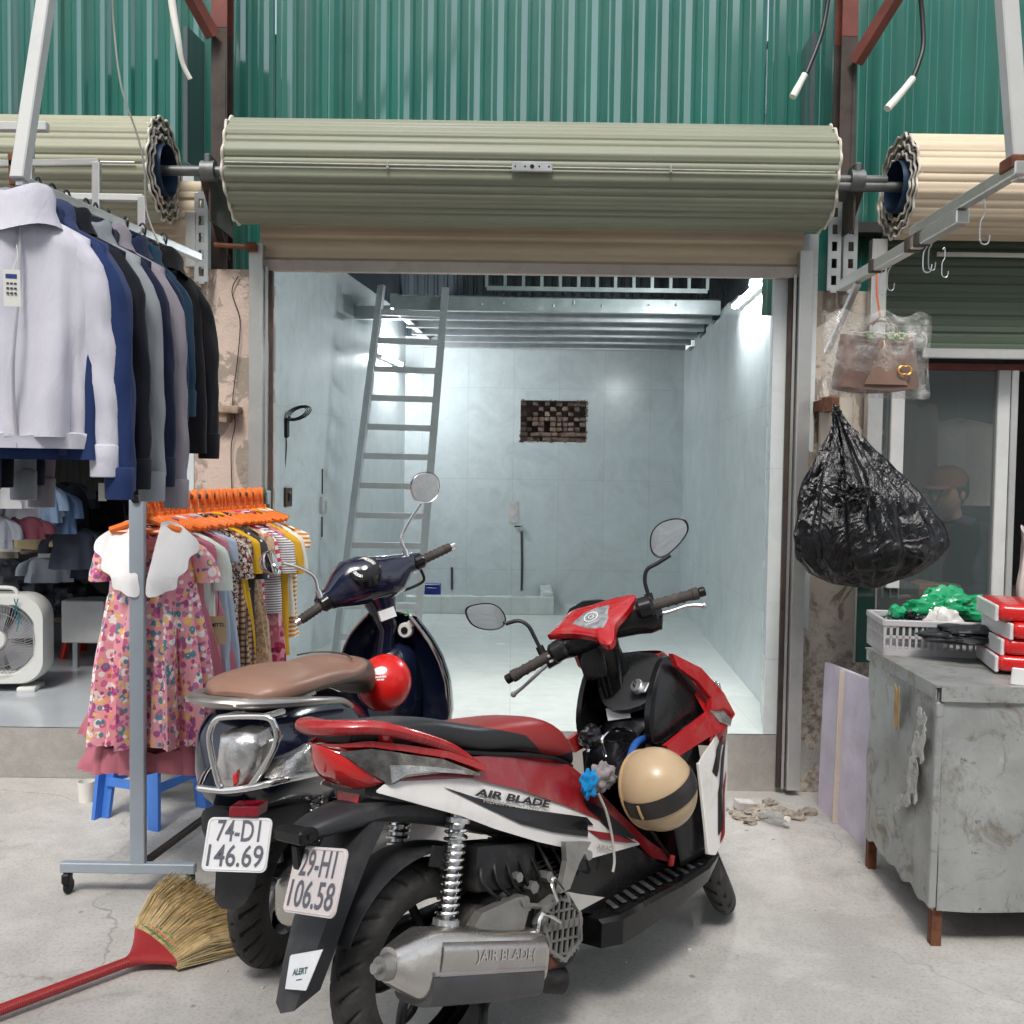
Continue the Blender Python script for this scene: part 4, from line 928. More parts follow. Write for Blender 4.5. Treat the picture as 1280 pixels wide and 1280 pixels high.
for rr in (.09, .15, .20): gr.add(tube([(rr * math.cos(a), -.088, ccz + rr * math.sin(a)) for a in np.linspace(0, 2 * PI, 41)[:-1]], .0017, 4, 1, False, True))
gr.build('grille', mat('grille_grey', (.30, .29, .30), .45), fan); one(cyl((0, -.10, ccz), (0, -.06, ccz), .055, 24, bev=.008), 'hub', M_FANW, fan)
one(cyl((0, .06, ccz), (0, .065, ccz), .195, 32), 'back_grille', mat('fan_dark', (.10, .10, .11), .6), fan)
bl_ = MB()
for k in range(5):
    a = 2 * PI * k / 5; bl_.add(grid(lambda u, v: ((.04 + .15 * v) * math.cos(a + u * 1.0), -.03 + .04 * u, ccz + (.04 + .15 * v) * math.sin(a + u * 1.0)), 6, 4))
bl_.build('blades', mat('smoky_blade', (.28, .30, .32), .3), fan)
for sx in (-.15, .15): one(box((sx, 0, .012), (.10, .17, .03), None, .01, 2), 'foot', M_FANW, fan)
one(tube([(-.09, -.02, FH + .0), (-.06, -.02, FH + .03), (.06, -.02, FH + .03), (.09, -.02, FH)], .011, 8, 5), 'handle', M_FANW, fan)
st_ = MB(); st_.add(tube([(.10, -.10, FH - .02), (.12, -.09, FH - .12), (.11, -.10, FH - .2)], .003, 5, 4)); st_.add(tube([(.12, -.10, FH - .02), (.10, -.09, FH - .1), (.14, -.10, FH - .16)], .003, 5, 4)); st_.build('string', mat('teal_string', (.02, .16, .2), .7), fan)
q = G(88, 838, PLF + .002); wbx = thing('white_cabinet', 'small white metal box on a grey leg behind the flowered dress', 'box', (q.x + .08, q.y + .1, PLF + .002))
one(box((0, 0, .30), (.26, .22, .26), None, .006), 'box', M_WHITEM, wbx); [one(box((sx, 0, .085), (.03, .03, .17)), 'leg', M_GALV, wbx, smooth=None) for sx in (-.09, .09)]
q = G(70, 838, PLF + .002); M_REDPL = mat('red_plastic', (.48, .015, .012), .38)
rs_ = thing('red_stool', 'red plastic stool behind the fan on the raised floor', 'stool', (q.x + .02, q.y + .5, PLF + .002)); m = MB()
one(box((0, 0, .33), (.26, .26, .03), None, .01), 'seat', M_REDPL, rs_)
for sx in (-1, 1):
    for sy in (-1, 1): one(bar((sx * .09, sy * .09, .32), (sx * .145, sy * .145, 0), .05, .03, .004), 'leg', M_REDPL, rs_)
# garments deep in the left shop
far = [(8, 590, '#e4e4e6', .20), (28, 640, '#6d3a48', .15), (52, 600, '#8fa6c4', .24), (72, 610, '#5b7396', .26), (40, 660, '#c9bd92', .12), (15, 655, '#c8c4be', .16), (62, 690, '#a9b0b9', .18), (84, 600, '#2b2f3c', .30), (-25, 600, '#3c3a48', .3), (100, 620, '#202228', .34), (130, 610, '#17181e', .4), (-10, 640, '#8a8f98', .2), (36, 612, '#b9bcc4', .2), (18, 612, '#4a5a78', .22), (92, 655, '#3a3f4c', .26), (50, 655, '#7d5560', .16), (75, 665, '#c2c4c8', .15), (115, 660, '#2c3140', .3), (2, 668, '#a59a8c', .14)]
for i, (px, py, c, L) in enumerate(far):
    Y = 5.3 + .07 * (i % 11) + .03 * (i // 11); q = W(px, py, Y); ln = ('white', 'maroon', 'light blue', 'denim blue', 'cream', 'pale beige', 'silver grey', 'charcoal', 'dusky grey', 'dark grey', 'black', 'mid grey', 'pale silver', 'steel blue', 'slate', 'dusty pink', 'off-white', 'midnight blue', 'khaki')[i]
    t = thing('hanging_shirt', ln + ' child\'s garment hanging in the dark clothes shop above the fan', 'garment', q, (0, 0, R(rnd.uniform(-25, 25))), 'garments hanging in the dark clothes shop'); mm = fabric('far_' + c[1:], c, .08)
    one(torso(L, .11, .13, .03, .05, .3, .05, .012, 7, i + 40, nu=36, nv=14), 'body', mm, t, smooth=80)
    for sd in (-1, 1): one(sleeve(sd, .11, min(L * .6, .14), .045, .04, .05, .3, i + sd, nv=8), 'sleeve', mm, t, smooth=80)
    one(tube([(0, 0, 0), (0, 0, .1), (0, 0, .5)], .002, 5), 'hanging_cord', M_BLACKP, t)
tb = one(tube([W(-150, 560, 5.6), W(220, 560, 5.9)], .012, 8), 'ceiling_pole', M_STEELD); tag(tb, 'dark pole across the clothes shop above the fan', 'pole')
def lump(c, r_, sq=(1, 1, 1), seed=0, amp=.25, n=24, m=16, fq=2.2, crease=0.0):
    def f(u, v):
        a = 2 * PI * u; b = PI * (v - .5); d = Vector((math.cos(a) * math.cos(b), math.sin(a) * math.cos(b), math.sin(b)))
        k = 1 + amp * noise.noise(d * fq + Vector((seed, seed * 1.7, 0))) - crease * abs(noise.noise(d * fq * 2.5 + Vector((0, seed, 3))))
        return Vector(c) + Vector((d.x * sq[0], d.y * sq[1], d.z * sq[2])) * r_ * k
    return grid(f, n, m, True)
M_BAGC = NT('clear_bag').set(Base_Color=(.5, .52, .55), Roughness=.15, Alpha=.6, Specular_IOR_Level=.8).m
for i, (px, py, r_) in enumerate(((12, 720, .17), (50, 735, .15), (80, 700, .13), (-30, 740, .2), (95, 745, .14))):
    q = W(px, py, 6.1); m = MB(); m.add(lump((0, 0, r_ * .8), r_, (1.2, 1, .85), i + 3, .35, 28, 18, 2.2, .3))
    o = m.build('stock_bag', fabric('stock%d' % i, ('#5b5f66', '#3a3d45', '#2b2d33', '#6a6a6e', '#30323a')[i], .15, rough=.35), loc=(q.x, q.y, q.z - r_))
    tag(o, ('pale grey', 'slate grey', 'dark grey', 'light grey', 'charcoal')[i] + ' bag of stock piled on the shelf behind the fan', 'bag', 'bags of stock behind the fan')
sh = thing('stock_shelf', 'dark shelf behind the fan carrying bags of stock', 'shelf', (W(30, 780, 6.1).x, 6.15, PLF)); zt = W(30, 745, 6.1).z - PLF - .02
one(box((0, 0, zt - .1), (1.5, .5, .03)), 'board', M_STEELD, sh, smooth=None); [one(box((sx, 0, (zt - .12) / 2), (.04, .4, zt - .12)), 'leg', M_STEELD, sh, smooth=None) for sx in (-.65, .65)]

# ---------------------------------------------------------------- stool, cup, broom
M_BLUEPL = mat('blue_stool_plastic', (.06, .20, .62), .4, 0, .06)
a, b = G(119, 1028), G(194, 1042); sc_ = (a + G(256, 1010)) / 2; yw = math.atan2(b.y - a.y, b.x - a.x)
sl_ = thing('plastic_stool', 'blue plastic stool on the concrete under the flowered dress', 'stool', (a.x + .20, a.y + .13, 0), (0, 0, yw)); hw = .15
one(box((0, 0, .42), (.27, .27, .03), None, .012, 2), 'seat', M_BLUEPL, sl_); rimm = MB()
for k in range(4):
    q = Matrix.Rotation(k * PI / 2, 4, 'Z')
    lg_ = MB(); lg_.add(loft([[(q @ Vector((x_ * s_ * .5 + hw * e, y_ * s_ * .5 + hw * e, z))) for x_, y_ in ((-.055, -.055), (.055, -.055), (.055, .055), (.02, .055), (.02, -.02), (-.055, -.02))] for z, s_, e in ((0, 1.0, 1.0), (.2, 1.1, .9), (.41, 1.3, .80))])); lg_.build('leg', M_BLUEPL, sl_, smooth=40)
    one(bar(q @ Vector((-.13, .135, .16)), q @ Vector((.13, .135, .16)), .014, .035), 'brace', M_BLUEPL, sl_, smooth=None); rimm.add(bar(q @ Vector((-.12, .125, .385)), q @ Vector((.12, .125, .385)), .012, .05))
rimm.build('apron', M_BLUEPL, sl_, smooth=None)
q = G(108, 1001); tag(one(lathe([(1e-3, 0), (.032, 0), (.037, .09), (.034, .09), (.03, .006), (1e-3, .006)], 24), 'paper_cup', M_WHITEP, loc=(q.x, q.y, 0)), 'small white cup on the concrete beside the blue stool', 'cup')

bh, nk = G(-60, 1285, .03), G(188, 1192, .035); 
br_ = thing('broom', 'grass broom with a red handle lying on the concrete by the rack foot', 'broom', (nk.x, nk.y, 0))
M_REDH = NT('red_woven_handle'); _t = M_REDH; k_ = _t.wave(1.0, 0, 1, 'X', _t.mapping((95, 20, 0))); _t.color(_t.ramp(k_, [(.2, (.30, .02, .025)), (.7, (.52, .05, .05))])); _t.rough(.4); _t.bump(k_, .6, .004); M_REDH = _t.m
dn = (nk - bh).normalized(); one(tube([bh - Vector((nk.x, nk.y, 0)), nk - Vector((nk.x, nk.y, 0)) - dn * .07], .0155, 14), 'handle', M_REDH, br_)
t1, t2 = G(226, 1100, .10), G(312, 1178, .03); base = Vector((0, 0, .035)); nx = dn
side = Vector((-dn.y, dn.x, 0)).normalized(); k1 = G(168, 1162, .055) - Vector((nk.x, nk.y, 0)); k2 = G(222, 1205, .03) - Vector((nk.x, nk.y, 0))
sl2 = MB(); rings = []
for v in np.linspace(0, 1, 10):
    c = (base - dn * .07).lerp((k1 + k2) / 2 + Vector((.0, .0, .0)), v); w_ = .016 + ((k1 - k2).length / 2 * 1.0 - .016) * v ** 1.3; ax = (side * (1 - v) + (k1 - k2).normalized() * v).normalized(); rings.append(ell_ring(c, ax, (0, 0, 1), w_, .017 + .006 * v, 1, 16))
sl2.add(loft(rings)); sl2.build('woven_neck', M_REDH, br_)
M_STRAW = []
for i, c in enumerate(((.60, .47, .26), (.44, .33, .17), (.70, .58, .36))): M_STRAW.append(mat('straw_%s' % ('gold', 'brown', 'pale')[i], c, .7, 0, .25, 30))
bs = MB(); T1 = G(214, 1100, .10) - Vector((nk.x, nk.y, 0)); T2 = t2 - Vector((nk.x, nk.y, 0)); cc = (k1 + k2) / 2; od = ((T1 + T2) / 2 - cc).normalized()
for i in range(3000):
    u = rnd.random(); a = k1.lerp(k2, u); lay = rnd.uniform(-1, 1); a = a + Vector((0, 0, lay * .016)); mid = T1.lerp(T2, u) + od * .045 * math.sin(u * PI)
    L_ = rnd.uniform(.80, 1.06); b = a + (mid - a) * L_ + Vector((rnd.gauss(0, .008), rnd.gauss(0, .008), lay * .03)); b.z = max(b.z, .004)
    m_ = (a + b) / 2 + Vector((rnd.gauss(0, .004), rnd.gauss(0, .004), .012 + lay * .012)); m_.z = max(m_.z, .006)
    bs.add(tube([a, m_, b], [.0019, .0015, .0008], 3, 2, False), i % 3)
bs.build('bristles', M_STRAW, br_)
bd = MB(); M_BAND = [mat('green_thread', (.10, .22, .08), .7), mat('orange_thread', (.55, .20, .10), .7)]
for j in range(5):
    e = .06 + .05 * j; a = k1.lerp(T1, e); b = k2.lerp(T2, e)
    for s_ in (1, -1):
        pts = [a.lerp(b, u) + Vector((0, 0, s_ * (.026 + .004 * math.sin(u * 60)) * math.sin(PI * min(max(u, .04), .96)) ** .4)) for u in np.linspace(0, 1, 24)]
        pts = [Vector((p.x, p.y, max(p.z, .003))) for p in pts]; bd.add(tube(pts, .0028, 5), j % 2)
bd.build('stitching', M_BAND, br_)

# ================================================================ scooters: common helpers
def steer_M(axx=1.35, rake=26.5, s=40):
    u = Vector((-math.sin(R(rake)), 0, math.cos(R(rake)))); o = Vector((axx, 0, 0))
    return Matrix.Translation(o) @ Matrix.Rotation(R(s), 4, u) @ Matrix.Translation(-o)
class Bike:
    def __init__(s, name, label, pos, hd, lean, steer):
        s.root = thing(name, label, 'scooter', (pos[0], pos[1], 0), (R(-lean), 0, R(hd)))
        s.M = Matrix.Translation((pos[0], pos[1], 0)) @ Matrix.Rotation(R(hd), 4, 'Z') @ Matrix.Rotation(R(-lean), 4, 'X'); s.S = steer_M(s=steer)
    def tr(s, pix, P0, N, st=False):
        """where the sight lines of the photo's points meet a plane of the scooter's own space"""
        Mi = (s.M @ s.S).inverted() if st else s.M.inverted(); o = Mi @ Vector((0, 0, 1.5)); out = []; P0 = Vector(P0); N = Vector(N)
        for p in pix: d = Mi.to_3x3() @ ray(*p); out.append(o + d * ((P0 - o).dot(N) / d.dot(N)))
        return out
    def xz(s, pix, y): return [(p.x, p.z) for p in s.tr(pix, (0, y, 0), (0, 1, 0))]
def dome(pts, n, thick=.01, bulge=.02, ks=(1, .93, .8, .6, .35, .1)):
    """closed solid over an outline, domed towards n"""
    P = [Vector(p) for p in pts]; n = Vector(n).normalized(); c = sum(P, Vector()) / len(P); rings = [[p - n * thick for p in P]]
    for k in ks: rings.append([c + (p - c) * k + n * bulge * math.sqrt(max(0, 1 - k * k)) for p in P])
    return loft(rings)
def strip(top, bot, yf, nx=40, nz=8, th=.004, side=-1):
    tx, tz = zip(*top); bx, bz = zip(*bot); xa, xb = max(tx[0], bx[0]) if False else min(tx[0], bx[0]), max(tx[-1], bx[-1])
    def fn(u, v):
        x = xa + (xb - xa) * u; zt = np.interp(x, tx, tz); zb = np.interp(x, bx, bz); zt = max(zt, zb); z = float(zb + (zt - zb) * v); return (x, side * yf(x, z), z)
    return solid_grid(fn, nx, nz, (0, -side * th, 0))
def decal(poly, yf, off=.0045, th=.0012, cuts=2, side=-1):
    """thin shape laid on a curved side panel"""
    bm = bmesh.new(); vv = [bm.verts.new((a, 0, b)) for a, b in poly]; f = bm.faces.new(vv); bmesh.ops.triangulate(bm, faces=[f])
    for _ in range(cuts): bmesh.ops.subdivide_edges(bm, edges=bm.edges, cuts=1, use_grid_fill=True)
    bm.verts.index_update(); V = [Vector((q.co.x, side * (yf(q.co.x, q.co.z) + off), q.co.z)) for q in bm.verts]; F = [tuple(q.index for q in f.verts) for f in bm.faces]; bm.free()
    n = len(V); return V + [q + Vector((0, -side * th * 2, 0)) for q in V], F + [tuple(k + n for k in q)[::-1] for q in F]
def tyre(c, Rr, w, h, ng=26, M=None):
    def fn(u, v):
        a = 2 * PI * u; s = (v - .5) * R(215); ss = abs(v - .5) * 2
        g = (u * ng + ss * 1.1 + (.5 if v > .5 else 0)) % 1.0; gr = .012 if (g < .17 and .10 < ss < .62) else 0
        if abs(ss - .72) < .015: gr = .002
        rr = Rr - h + (h - gr) * math.cos(s) * (1 if abs(s) < 1.57 else 1.6); y = (w / 2 - gr * .5) * math.sin(s) * (1.0 if abs(s) < 1.57 else 1 - .25 * (abs(s) - 1.57))
        return Vector(c) + Vector((rr * math.cos(a), y, rr * math.sin(a)))
    v, f = grid(fn, 312, 26, True); return ([M @ q for q in v], f) if M else (v, f)
M_TYRE = mat('tyre_rubber', (.024, .023, .022), .7, 0, .2, 14, .25, 200, dirt=.45, dirtc=(.17, .16, .145), dscale=5)
M_RIMB = mat('black_alloy', (.014, .014, .017), .3, .4, .15, 8, dirt=.18, dirtc=(.12, .11, .10))
M_RIMS = mat('silver_alloy', (.42, .42, .43), .35, .8, .12, 8, dirt=.3, dirtc=(.12, .1, .09))
M_CHROME = mat('chrome', (.74, .73, .71), .12, 1.0, .06, 12, dirt=.12, dirtc=(.3, .28, .25))
M_ENGB = mat('black_engine_case', (.012, .012, .013), .45, .3, .25, 14, .4, 50, dirt=.45, dirtc=(.14, .125, .11))
M_CASTA = mat('cast_aluminium', (.34, .33, .31), .46, .75, .18, 10, .2, 140, dirt=.4, dirtc=(.16, .13, .1))
def wheel(par, name, c, Rr, w, hh, spokes, mrim, M=None, disc=None):
    t = one(tyre(c, Rr, w, hh, M=M), name, M_TYRE, par, smooth=50); Mx = M or Matrix.Identity(4); c = Vector(c); ri = Rr - hh
    rm = MB(); Y = Matrix.Translation(c) @ Matrix.Rotation(PI / 2, 4, 'X')
    rm.add(lathe([(ri + .012, -w * .36), (ri + .012, -w * .30), (ri - .006, -w * .26), (ri - .016, -w * .1), (ri - .018, 0), (ri - .016, w * .1), (ri - .006, w * .26), (ri + .012, w * .30), (ri + .012, w * .36), (ri + .002, w * .34), (ri + .0, -w * .34), (ri + .012, -w * .36)], 64, Y))
    rm.add(cyl(c + Vector((0, -w * .42, 0)), c + Vector((0, w * .42, 0)), .034, 24, bev=.004))
    for k in range(spokes):
        a = 2 * PI * k / spokes + .35; p = [Vector((.025 * math.cos(a - .3), 0, .025 * math.sin(a - .3))), Vector((.5 * ri * math.cos(a - .12), .0, .5 * ri * math.sin(a - .12))), Vector(((ri - .008) * math.cos(a + .12), 0, (ri - .008) * math.sin(a + .12)))]
        rm.add(tube([c + q for q in p], [.021, .015, .018], 8, 5, flat=.62))
    rm.v = [Mx @ q for q in rm.v]; rm.build('rim', mrim, t, smooth=40)
    if disc:
        d = MB(); yy = disc; d.add(lathe([(.055, -.002), (.105, -.002), (.105, .002), (.055, .002), (.055, -.002)], 48, Matrix.Translation(c + Vector((0, yy, 0))) @ Matrix.Rotation(PI / 2, 4, 'X')))
        for k in range(6): a = k * PI / 3; d.add(bar(c + Vector((.02 * math.cos(a), yy, .02 * math.sin(a))), c + Vector((.06 * math.cos(a + .3), yy, .06 * math.sin(a + .3))), .012, .003))
        d.v = [Mx @ q for q in d.v]; d.build('brake_disc', M_CHROME, t)
    return t
def spring(a, b, r_, wire, turns, n=10):
    a = Vector(a); b = Vector(b); F = frame_to(a, b); L = (b - a).length
    return tube([F @ Vector((r_ * math.cos(2 * PI * turns * k / (turns * 14)), r_ * math.sin(2 * PI * turns * k / (turns * 14)), L * k / (turns * 14))) for k in range(turns * 14 + 1)], wire, 6)
def shock(par, a, b, tight=True):
    t = one(spring(a, b, .026, .0045, 13), 'shock_absorber', M_CHROME, par); a = Vector(a); b = Vector(b); d = (b - a).normalized()
    m = MB(); m.add(cyl(a - d * .03, a + (b - a) * .45, .019, 16)); m.add(cyl(a, b + d * .03, .012, 14)); m.add(cyl(a - d * .012, a, .031, 18)); m.add(cyl(b, b + d * .014, .033, 18)); m.build('damper', M_GALV, t)
    k = MB(); k.add(cyl(a - d * .03 + Vector((0, -.012, 0)), a - d * .03 + Vector((0, .012, 0)), .014, 14)); k.add(cyl(b + d * .03 + Vector((0, -.02, 0)), b + d * .03 + Vector((0, .02, 0)), .018, 14)); k.build('mount', M_BLACKP, t)
    return t
def paint(name, c, rough=.25, dirt=.12): return mat(name, c, rough, 0, .05, 3, .02, 120, coat=.5, dirt=dirt, dirtc=(.28, .25, .22), dscale=7)
def add_plate(bk, pix, thick, lines, par, x0, mt, tilt=.42):
    P = bk.tr(pix, (x0, 0, .5), (-.90, 0, tilt)); c = sum(P, Vector()) / 4; ux = (P[1] - P[0] + P[2] - P[3]).normalized(); uz = (P[0] - P[3] + P[1] - P[2]); uz = (uz - ux * uz.dot(ux)).normalized(); n = ux.cross(uz)
    w = ((P[1] - P[0]).length + (P[2] - P[3]).length) / 4; h = ((P[0] - P[3]).length + (P[1] - P[2]).length) / 4
    F = Matrix.Translation(c) @ Matrix((ux, uz, n)).transposed().to_4x4()
    o = one(prism(rrect(w, h, .016, 5), -.002, .002, lambda u, v, ww: F @ Vector((u, v, ww))), 'licence_plate', mt, par, smooth=None)
    rim = MB(); rr = rrect(w - .005, h - .005, .013, 5); rim.add(tube([F @ Vector((a, b, .002)) for a, b in rr], .0022, 6, 1, False, True)); rim.build('plate_rim', mt, o)
    tx = MB()
    for k, s_ in enumerate(lines):
        v_, f_ = text_vf(s_, h * 1.12, .0008); xs_ = [q.x for q in v_]; sc_ = w * (1.35 if k == 0 else 1.72) / (max(xs_) - min(xs_)); xm = (max(xs_) + min(xs_)) / 2
        tx.add(([F @ Vector(((q.x - xm) * sc_, q.y + (h * .46 if k == 0 else -h * .46), .0035)) for q in v_], f_))
    tx.build('plate_number', mat('plate_ink', (.10, .105, .13), .5), o, smooth=None); return o

# ================================================================ red and white sport scooter
RB = Bike('motor_scooter', 'red and white sport scooter with a silver exhaust and red-black seat', (-.185, 2.33), 45, 9, 42)
rt = RB.root; S = RB.S
M_RED = paint('red_gloss_paint', (.42, .012, .016), .26, .28); M_REDD = paint('dark_red_paint', (.26, .010, .014), .28, .32); M_WHITE = paint('white_gloss_paint', (.76, .74, .71), .32, .28)
M_BLK = mat('black_satin_body', (.006, .006, .007), .26, 0, .15, 5, .03, 100, coat=.15, dirt=.10, dirtc=(.10, .095, .09), spec=.35, dscale=6); M_GFX = mat('black_decal', (.012, .012, .014), .35); M_GFXR = mat('maroon_decal', (.25, .012, .02), .35); M_SILV = mat('silver_decal', (.42, .42, .42), .3, .4)
M_DGREY = mat('dark_grey_plastic', (.026, .027, .031), .5, 0, .12, 8, .1, 150, dirt=.3, dirtc=(.15, .145, .135))
wheel(rt, 'rear_wheel', (0, 0, .26), .262, .095, .062, 5, M_RIMB)
wheel(rt, 'front_wheel', (1.27, 0, .25), .25, .085, .056, 5, M_RIMB, S, disc=.05)
# body core between the panels
one(body_x([(-.17, .70, .80, .07), (-.1, .67, .82, .10), (.1, .60, .77, .13), (.3, .52, .72, .14), (.5, .42, .64, .13), (.56, .36, .58, .11)], 20, .8), 'inner_body', M_BLK, rt)
hwid = lambda x, z: float(np.interp(x, [-.30, -.15, .05, .25, .5, .75, 1.0], [.085, .125, .155, .168, .160, .135, .13]))
wf = lambda x, z: hwid(x, z) - .02 * max(0, (z - float(np.interp(x, [-.2, .73], [.75, .39])))) / .1
P_ = lambda pix, y: RB.xz(pix, y)
wt = P_([(469, 988)], -.11) + P_([(489, 977), (511, 970)], -.13) + P_([(589, 971), (651, 986), (707, 1005)], -.16) + P_([(770, 1028), (804, 1055)], -.15)
wb2 = [(wt[0][0], wt[0][1] - .005)] + P_([(545, 1011), (573, 1019)], -.15) + P_([(622, 1037), (671, 1052), (707, 1060), (737, 1074)], -.165) + [(wt[-1][0], wt[-1][1] - .004)]
for i in range(1, len(wb2)): wb2[i] = (max(wb2[i][0], wb2[i - 1][0] + .01), wb2[i][1])
sp = MB(); [sp.add(strip(wt, wb2, wf, 60, 8, .005, s_)) for s_ in (-1, 1)]; side = sp.build('side_panel', M_WHITE, rt, smooth=60)
rtop = [(-.17, .815), (.0, .80), (.12, .765), (.33, .735), (.50, .665), (.58, .60), (.70, .48), (.82, .37), (.96, .27)]
rbot = [(-.17, .762), (wt[3][0], wt[3][1] - .003), (wt[4][0], wt[4][1] - .003), (wt[5][0], wt[5][1] - .003), (.60, .48), (wt[-1][0], wt[-1][1]), (.80, .33), (.96, .262)]
yr = lambda x, z: hwid(x, z) - .006 - .30 * max(0, z - float(np.interp(x, [p[0] for p in rbot], [p[1] for p in rbot])))
sp = MB(); [sp.add(strip(rtop, rbot, yr, 60, 8, .005, s_)) for s_ in (-1, 1)]; sp.build('upper_side_panel', M_REDD, rt, smooth=60)
# black lower cover
bt_ = [(.40, .46), (.55, .41), (.73, .385), (.85, .30), (1.0, .25)]; bb2 = [(.40, .30), (.55, .24), (.73, .23), (.85, .22), (1.0, .20)]
sp = MB(); [sp.add(strip(bt_, bb2, lambda x, z: hwid(x, z) - .012, 30, 6, .006, s_)) for s_ in (-1, 1)]; sp.add(body_x([(.50, .30, .56, .10), (.62, .28, .50, .10), (.8, .24, .40, .10), (1.0, .22, .46, .09), (1.12, .24, .60, .08)], 20, .7)); sp.build('lower_cover', M_BLK, rt)
# graphics on the white panel
g = MB(); D = lambda pix, y=-.165, **k: decal(P_(pix, y), wf, **k)
g.add(D([(562, 985), (600, 998), (650, 1010), (700, 1017), (737, 1022), (745, 1032), (715, 1031), (735, 1046), (690, 1040), (650, 1030), (610, 1010)]), 0)
g.add(D([(735, 1000), (760, 1012), (800, 1047), (795, 1050), (760, 1030), (738, 1012)], -.155), 0); g.add(D([(732, 1037), (765, 1042), (802, 1054), (785, 1054), (750, 1049)], -.155), 1); g.add(D([(752, 1026), (772, 1036), (795, 1052), (770, 1044)], -.155), 0)
g.build('stripe_graphic', [M_GFX, M_GFXR], side, smooth=None)
def on_panel(p0, p1, y, off=.008):
    a, b = P_([p0, p1], y); dx, dz = b[0] - a[0], b[1] - a[1]; L = math.hypot(dx, dz); ux, uz = dx / L, dz / L; cx, cz = (a[0] + b[0]) / 2, (a[1] + b[1]) / 2
    return L, lambda u, v: (cx + ux * u - uz * v, -(wf(cx + ux * u, cz + uz * u + v) + off), cz + uz * u + ux * v)
L, fn = on_panel((594, 990), (688, 1006), -.162); v_, f_ = text_vf('AIR BLADE', .05, .0020, 1.0, shear=.25); mx = max(q.x for q in v_) - min(q.x for q in v_)
one(([Vector(fn(q.x * L / mx, q.y * .50)) for q in v_], f_), 'lettering', M_GFX, side, smooth=None)
L, fn = on_panel((604, 1001), (680, 1013), -.162, .0105); v_, f_ = text_vf('PREMIUM SPORT EDITION', .03, .0004); mx = max(q.x for q in v_) - min(q.x for q in v_)
one(([Vector(fn(q.x * L / mx, q.y * .45)) for q in v_], f_), 'lettering', mat('grey_letters', (.36, .34, .3), .5), side, smooth=None)
L, fn = on_panel((742, 1058), (764, 1061), -.155, .0075); v_, f_ = text_vf('AIRAC', .03, .001, shear=.2); mx = max(q.x for q in v_) - min(q.x for q in v_)
one(([Vector(fn(q.x * L / mx, q.y * .6)) for q in v_], f_), 'lettering', mat('grey_letters', (.22, .21, .2), .5), side, smooth=None)
# seat
_t = NT('red_and_black_vinyl'); _k = _t.below([(-.25, .97), (.0, .97), (.07, .868), (.2, .822), (.31, .785), (.37, .73), (.43, .70)], -.3, .6, .70, .95)
_t.color(_t.mix(_k, (.27, .022, .020), (.014, .014, .016))); _t.rough(.46); _t.bump(_t.noise(300, 2, .5), .15, .001); _t.bump(_t.noise(9, 4, .6), .2, .01); M_SEAT = _t.m
seat = one(body_x([(-.20, .855, .885, .07), (-.12, .825, .893, .11), (.02, .80, .88, .125), (.16, .755, .842, .135), (.28, .735, .832, .14), (.40, .70, .818, .135), (.48, .675, .782, .12), (.535, .65, .72, .095), (.55, .655, .69, .07)], 28, .62, 40), 'seat', M_SEAT, rt)
me = seat.data
for p in me.polygons:
    c = p.center; lo = float(np.interp(c.x, [-.2, .0, .2, .42, .55], [.83, .835, .79, .715, .60])); front = c.x < .42 - 1.6 * max(0, c.z - .72)
    topk = float(np.interp(c.x, [-.2, .1, .16, .30, .43], [.99, .99, .838, .800, .70]))
    p.material_index = 1 if c.z < topk and c.x < .43 and abs(c.y) > (.0 if c.x < .12 else .05) else 0
sm = one(tube([(.0, -.125, .806), (.16, -.134, .765), (.30, -.14, .735), (.42, -.132, .700), (.53, -.09, .655)], .006, 8, 5), 'seat_seam', M_BLACKP, rt)
# grab rail: one red bar looping round the tail
gpix = P_([(600, 960), (560, 934), (500, 915), (440, 908)], -.15); gp = [Vector((a, -.15, b)) for a, b in gpix]
gl_ = RB.tr([(405, 908), (397, 914)], (-.31, 0, .9), (1, 0, 0)); gp = gp[:3]; rail_pts = gp + [Vector((-.175, -.128, gp[-1].z + .020)), Vector((-.225, -.085, gp[-1].z + .027)), Vector((-.245, -.03, gp[-1].z + .028))]
full = rail_pts + [Vector((p.x, -p.y, p.z)) for p in rail_pts[::-1]]
gb = MB(); gb.add(tube(full, [.012, .017, .019, .021, .023, .024, .024, .023, .021, .019, .017, .012], 12, 5, flat=.8)); 
for s_ in (-1, 1): gb.add(tube([(gp[1].x - .03, s_ * .145, gp[1].z + .01), (gp[1].x - .01, s_ * .12, gp[1].z - .045)], [.014, .022], 10)); gb.add(tube([(gp[2].x - .03, s_ * .13, gp[2].z + .01), (gp[2].x, s_ * .09, gp[2].z - .045)], [.014, .022], 10))
gb.build('grab_rail', M_RED, rt)
# tail lamp cluster
tl = MB(); tcw = [(-.345, .862, .872, .012), (-.31, .80, .868, .055), (-.26, .765, .862, .085), (-.2, .742, .85, .108), (-.13, .745, .83, .125), (-.02, .755, .795, .140), (.09, .722, .74, .152)]
M_LENSR = NT('red_lens').set(Base_Color=(.62, .012, .010), Roughness=.08, Coat_Weight=1.0, Coat_Roughness=.03, Subsurface_Weight=.3, Subsurface_Radius=(.02, .003, .002)).m
M_LENSC = mat('clear_lens_reflector', (.50, .50, .49), .12, .85, .45, 34, .8, 70, coat=1.0); M_LENSC2 = mat('smoky_lens', (.22, .205, .19), .06, .85, .6, 26, .3, 40, coat=1.0)
def TM(vf): return [Vector((q.x + .075 * min(max((-q.x - .1) / .2, 0), 1.3), q.y, q.z - .012 * min(max((-q.x - .1) / .2, 0), 1))) for q in vf[0]], vf[1]
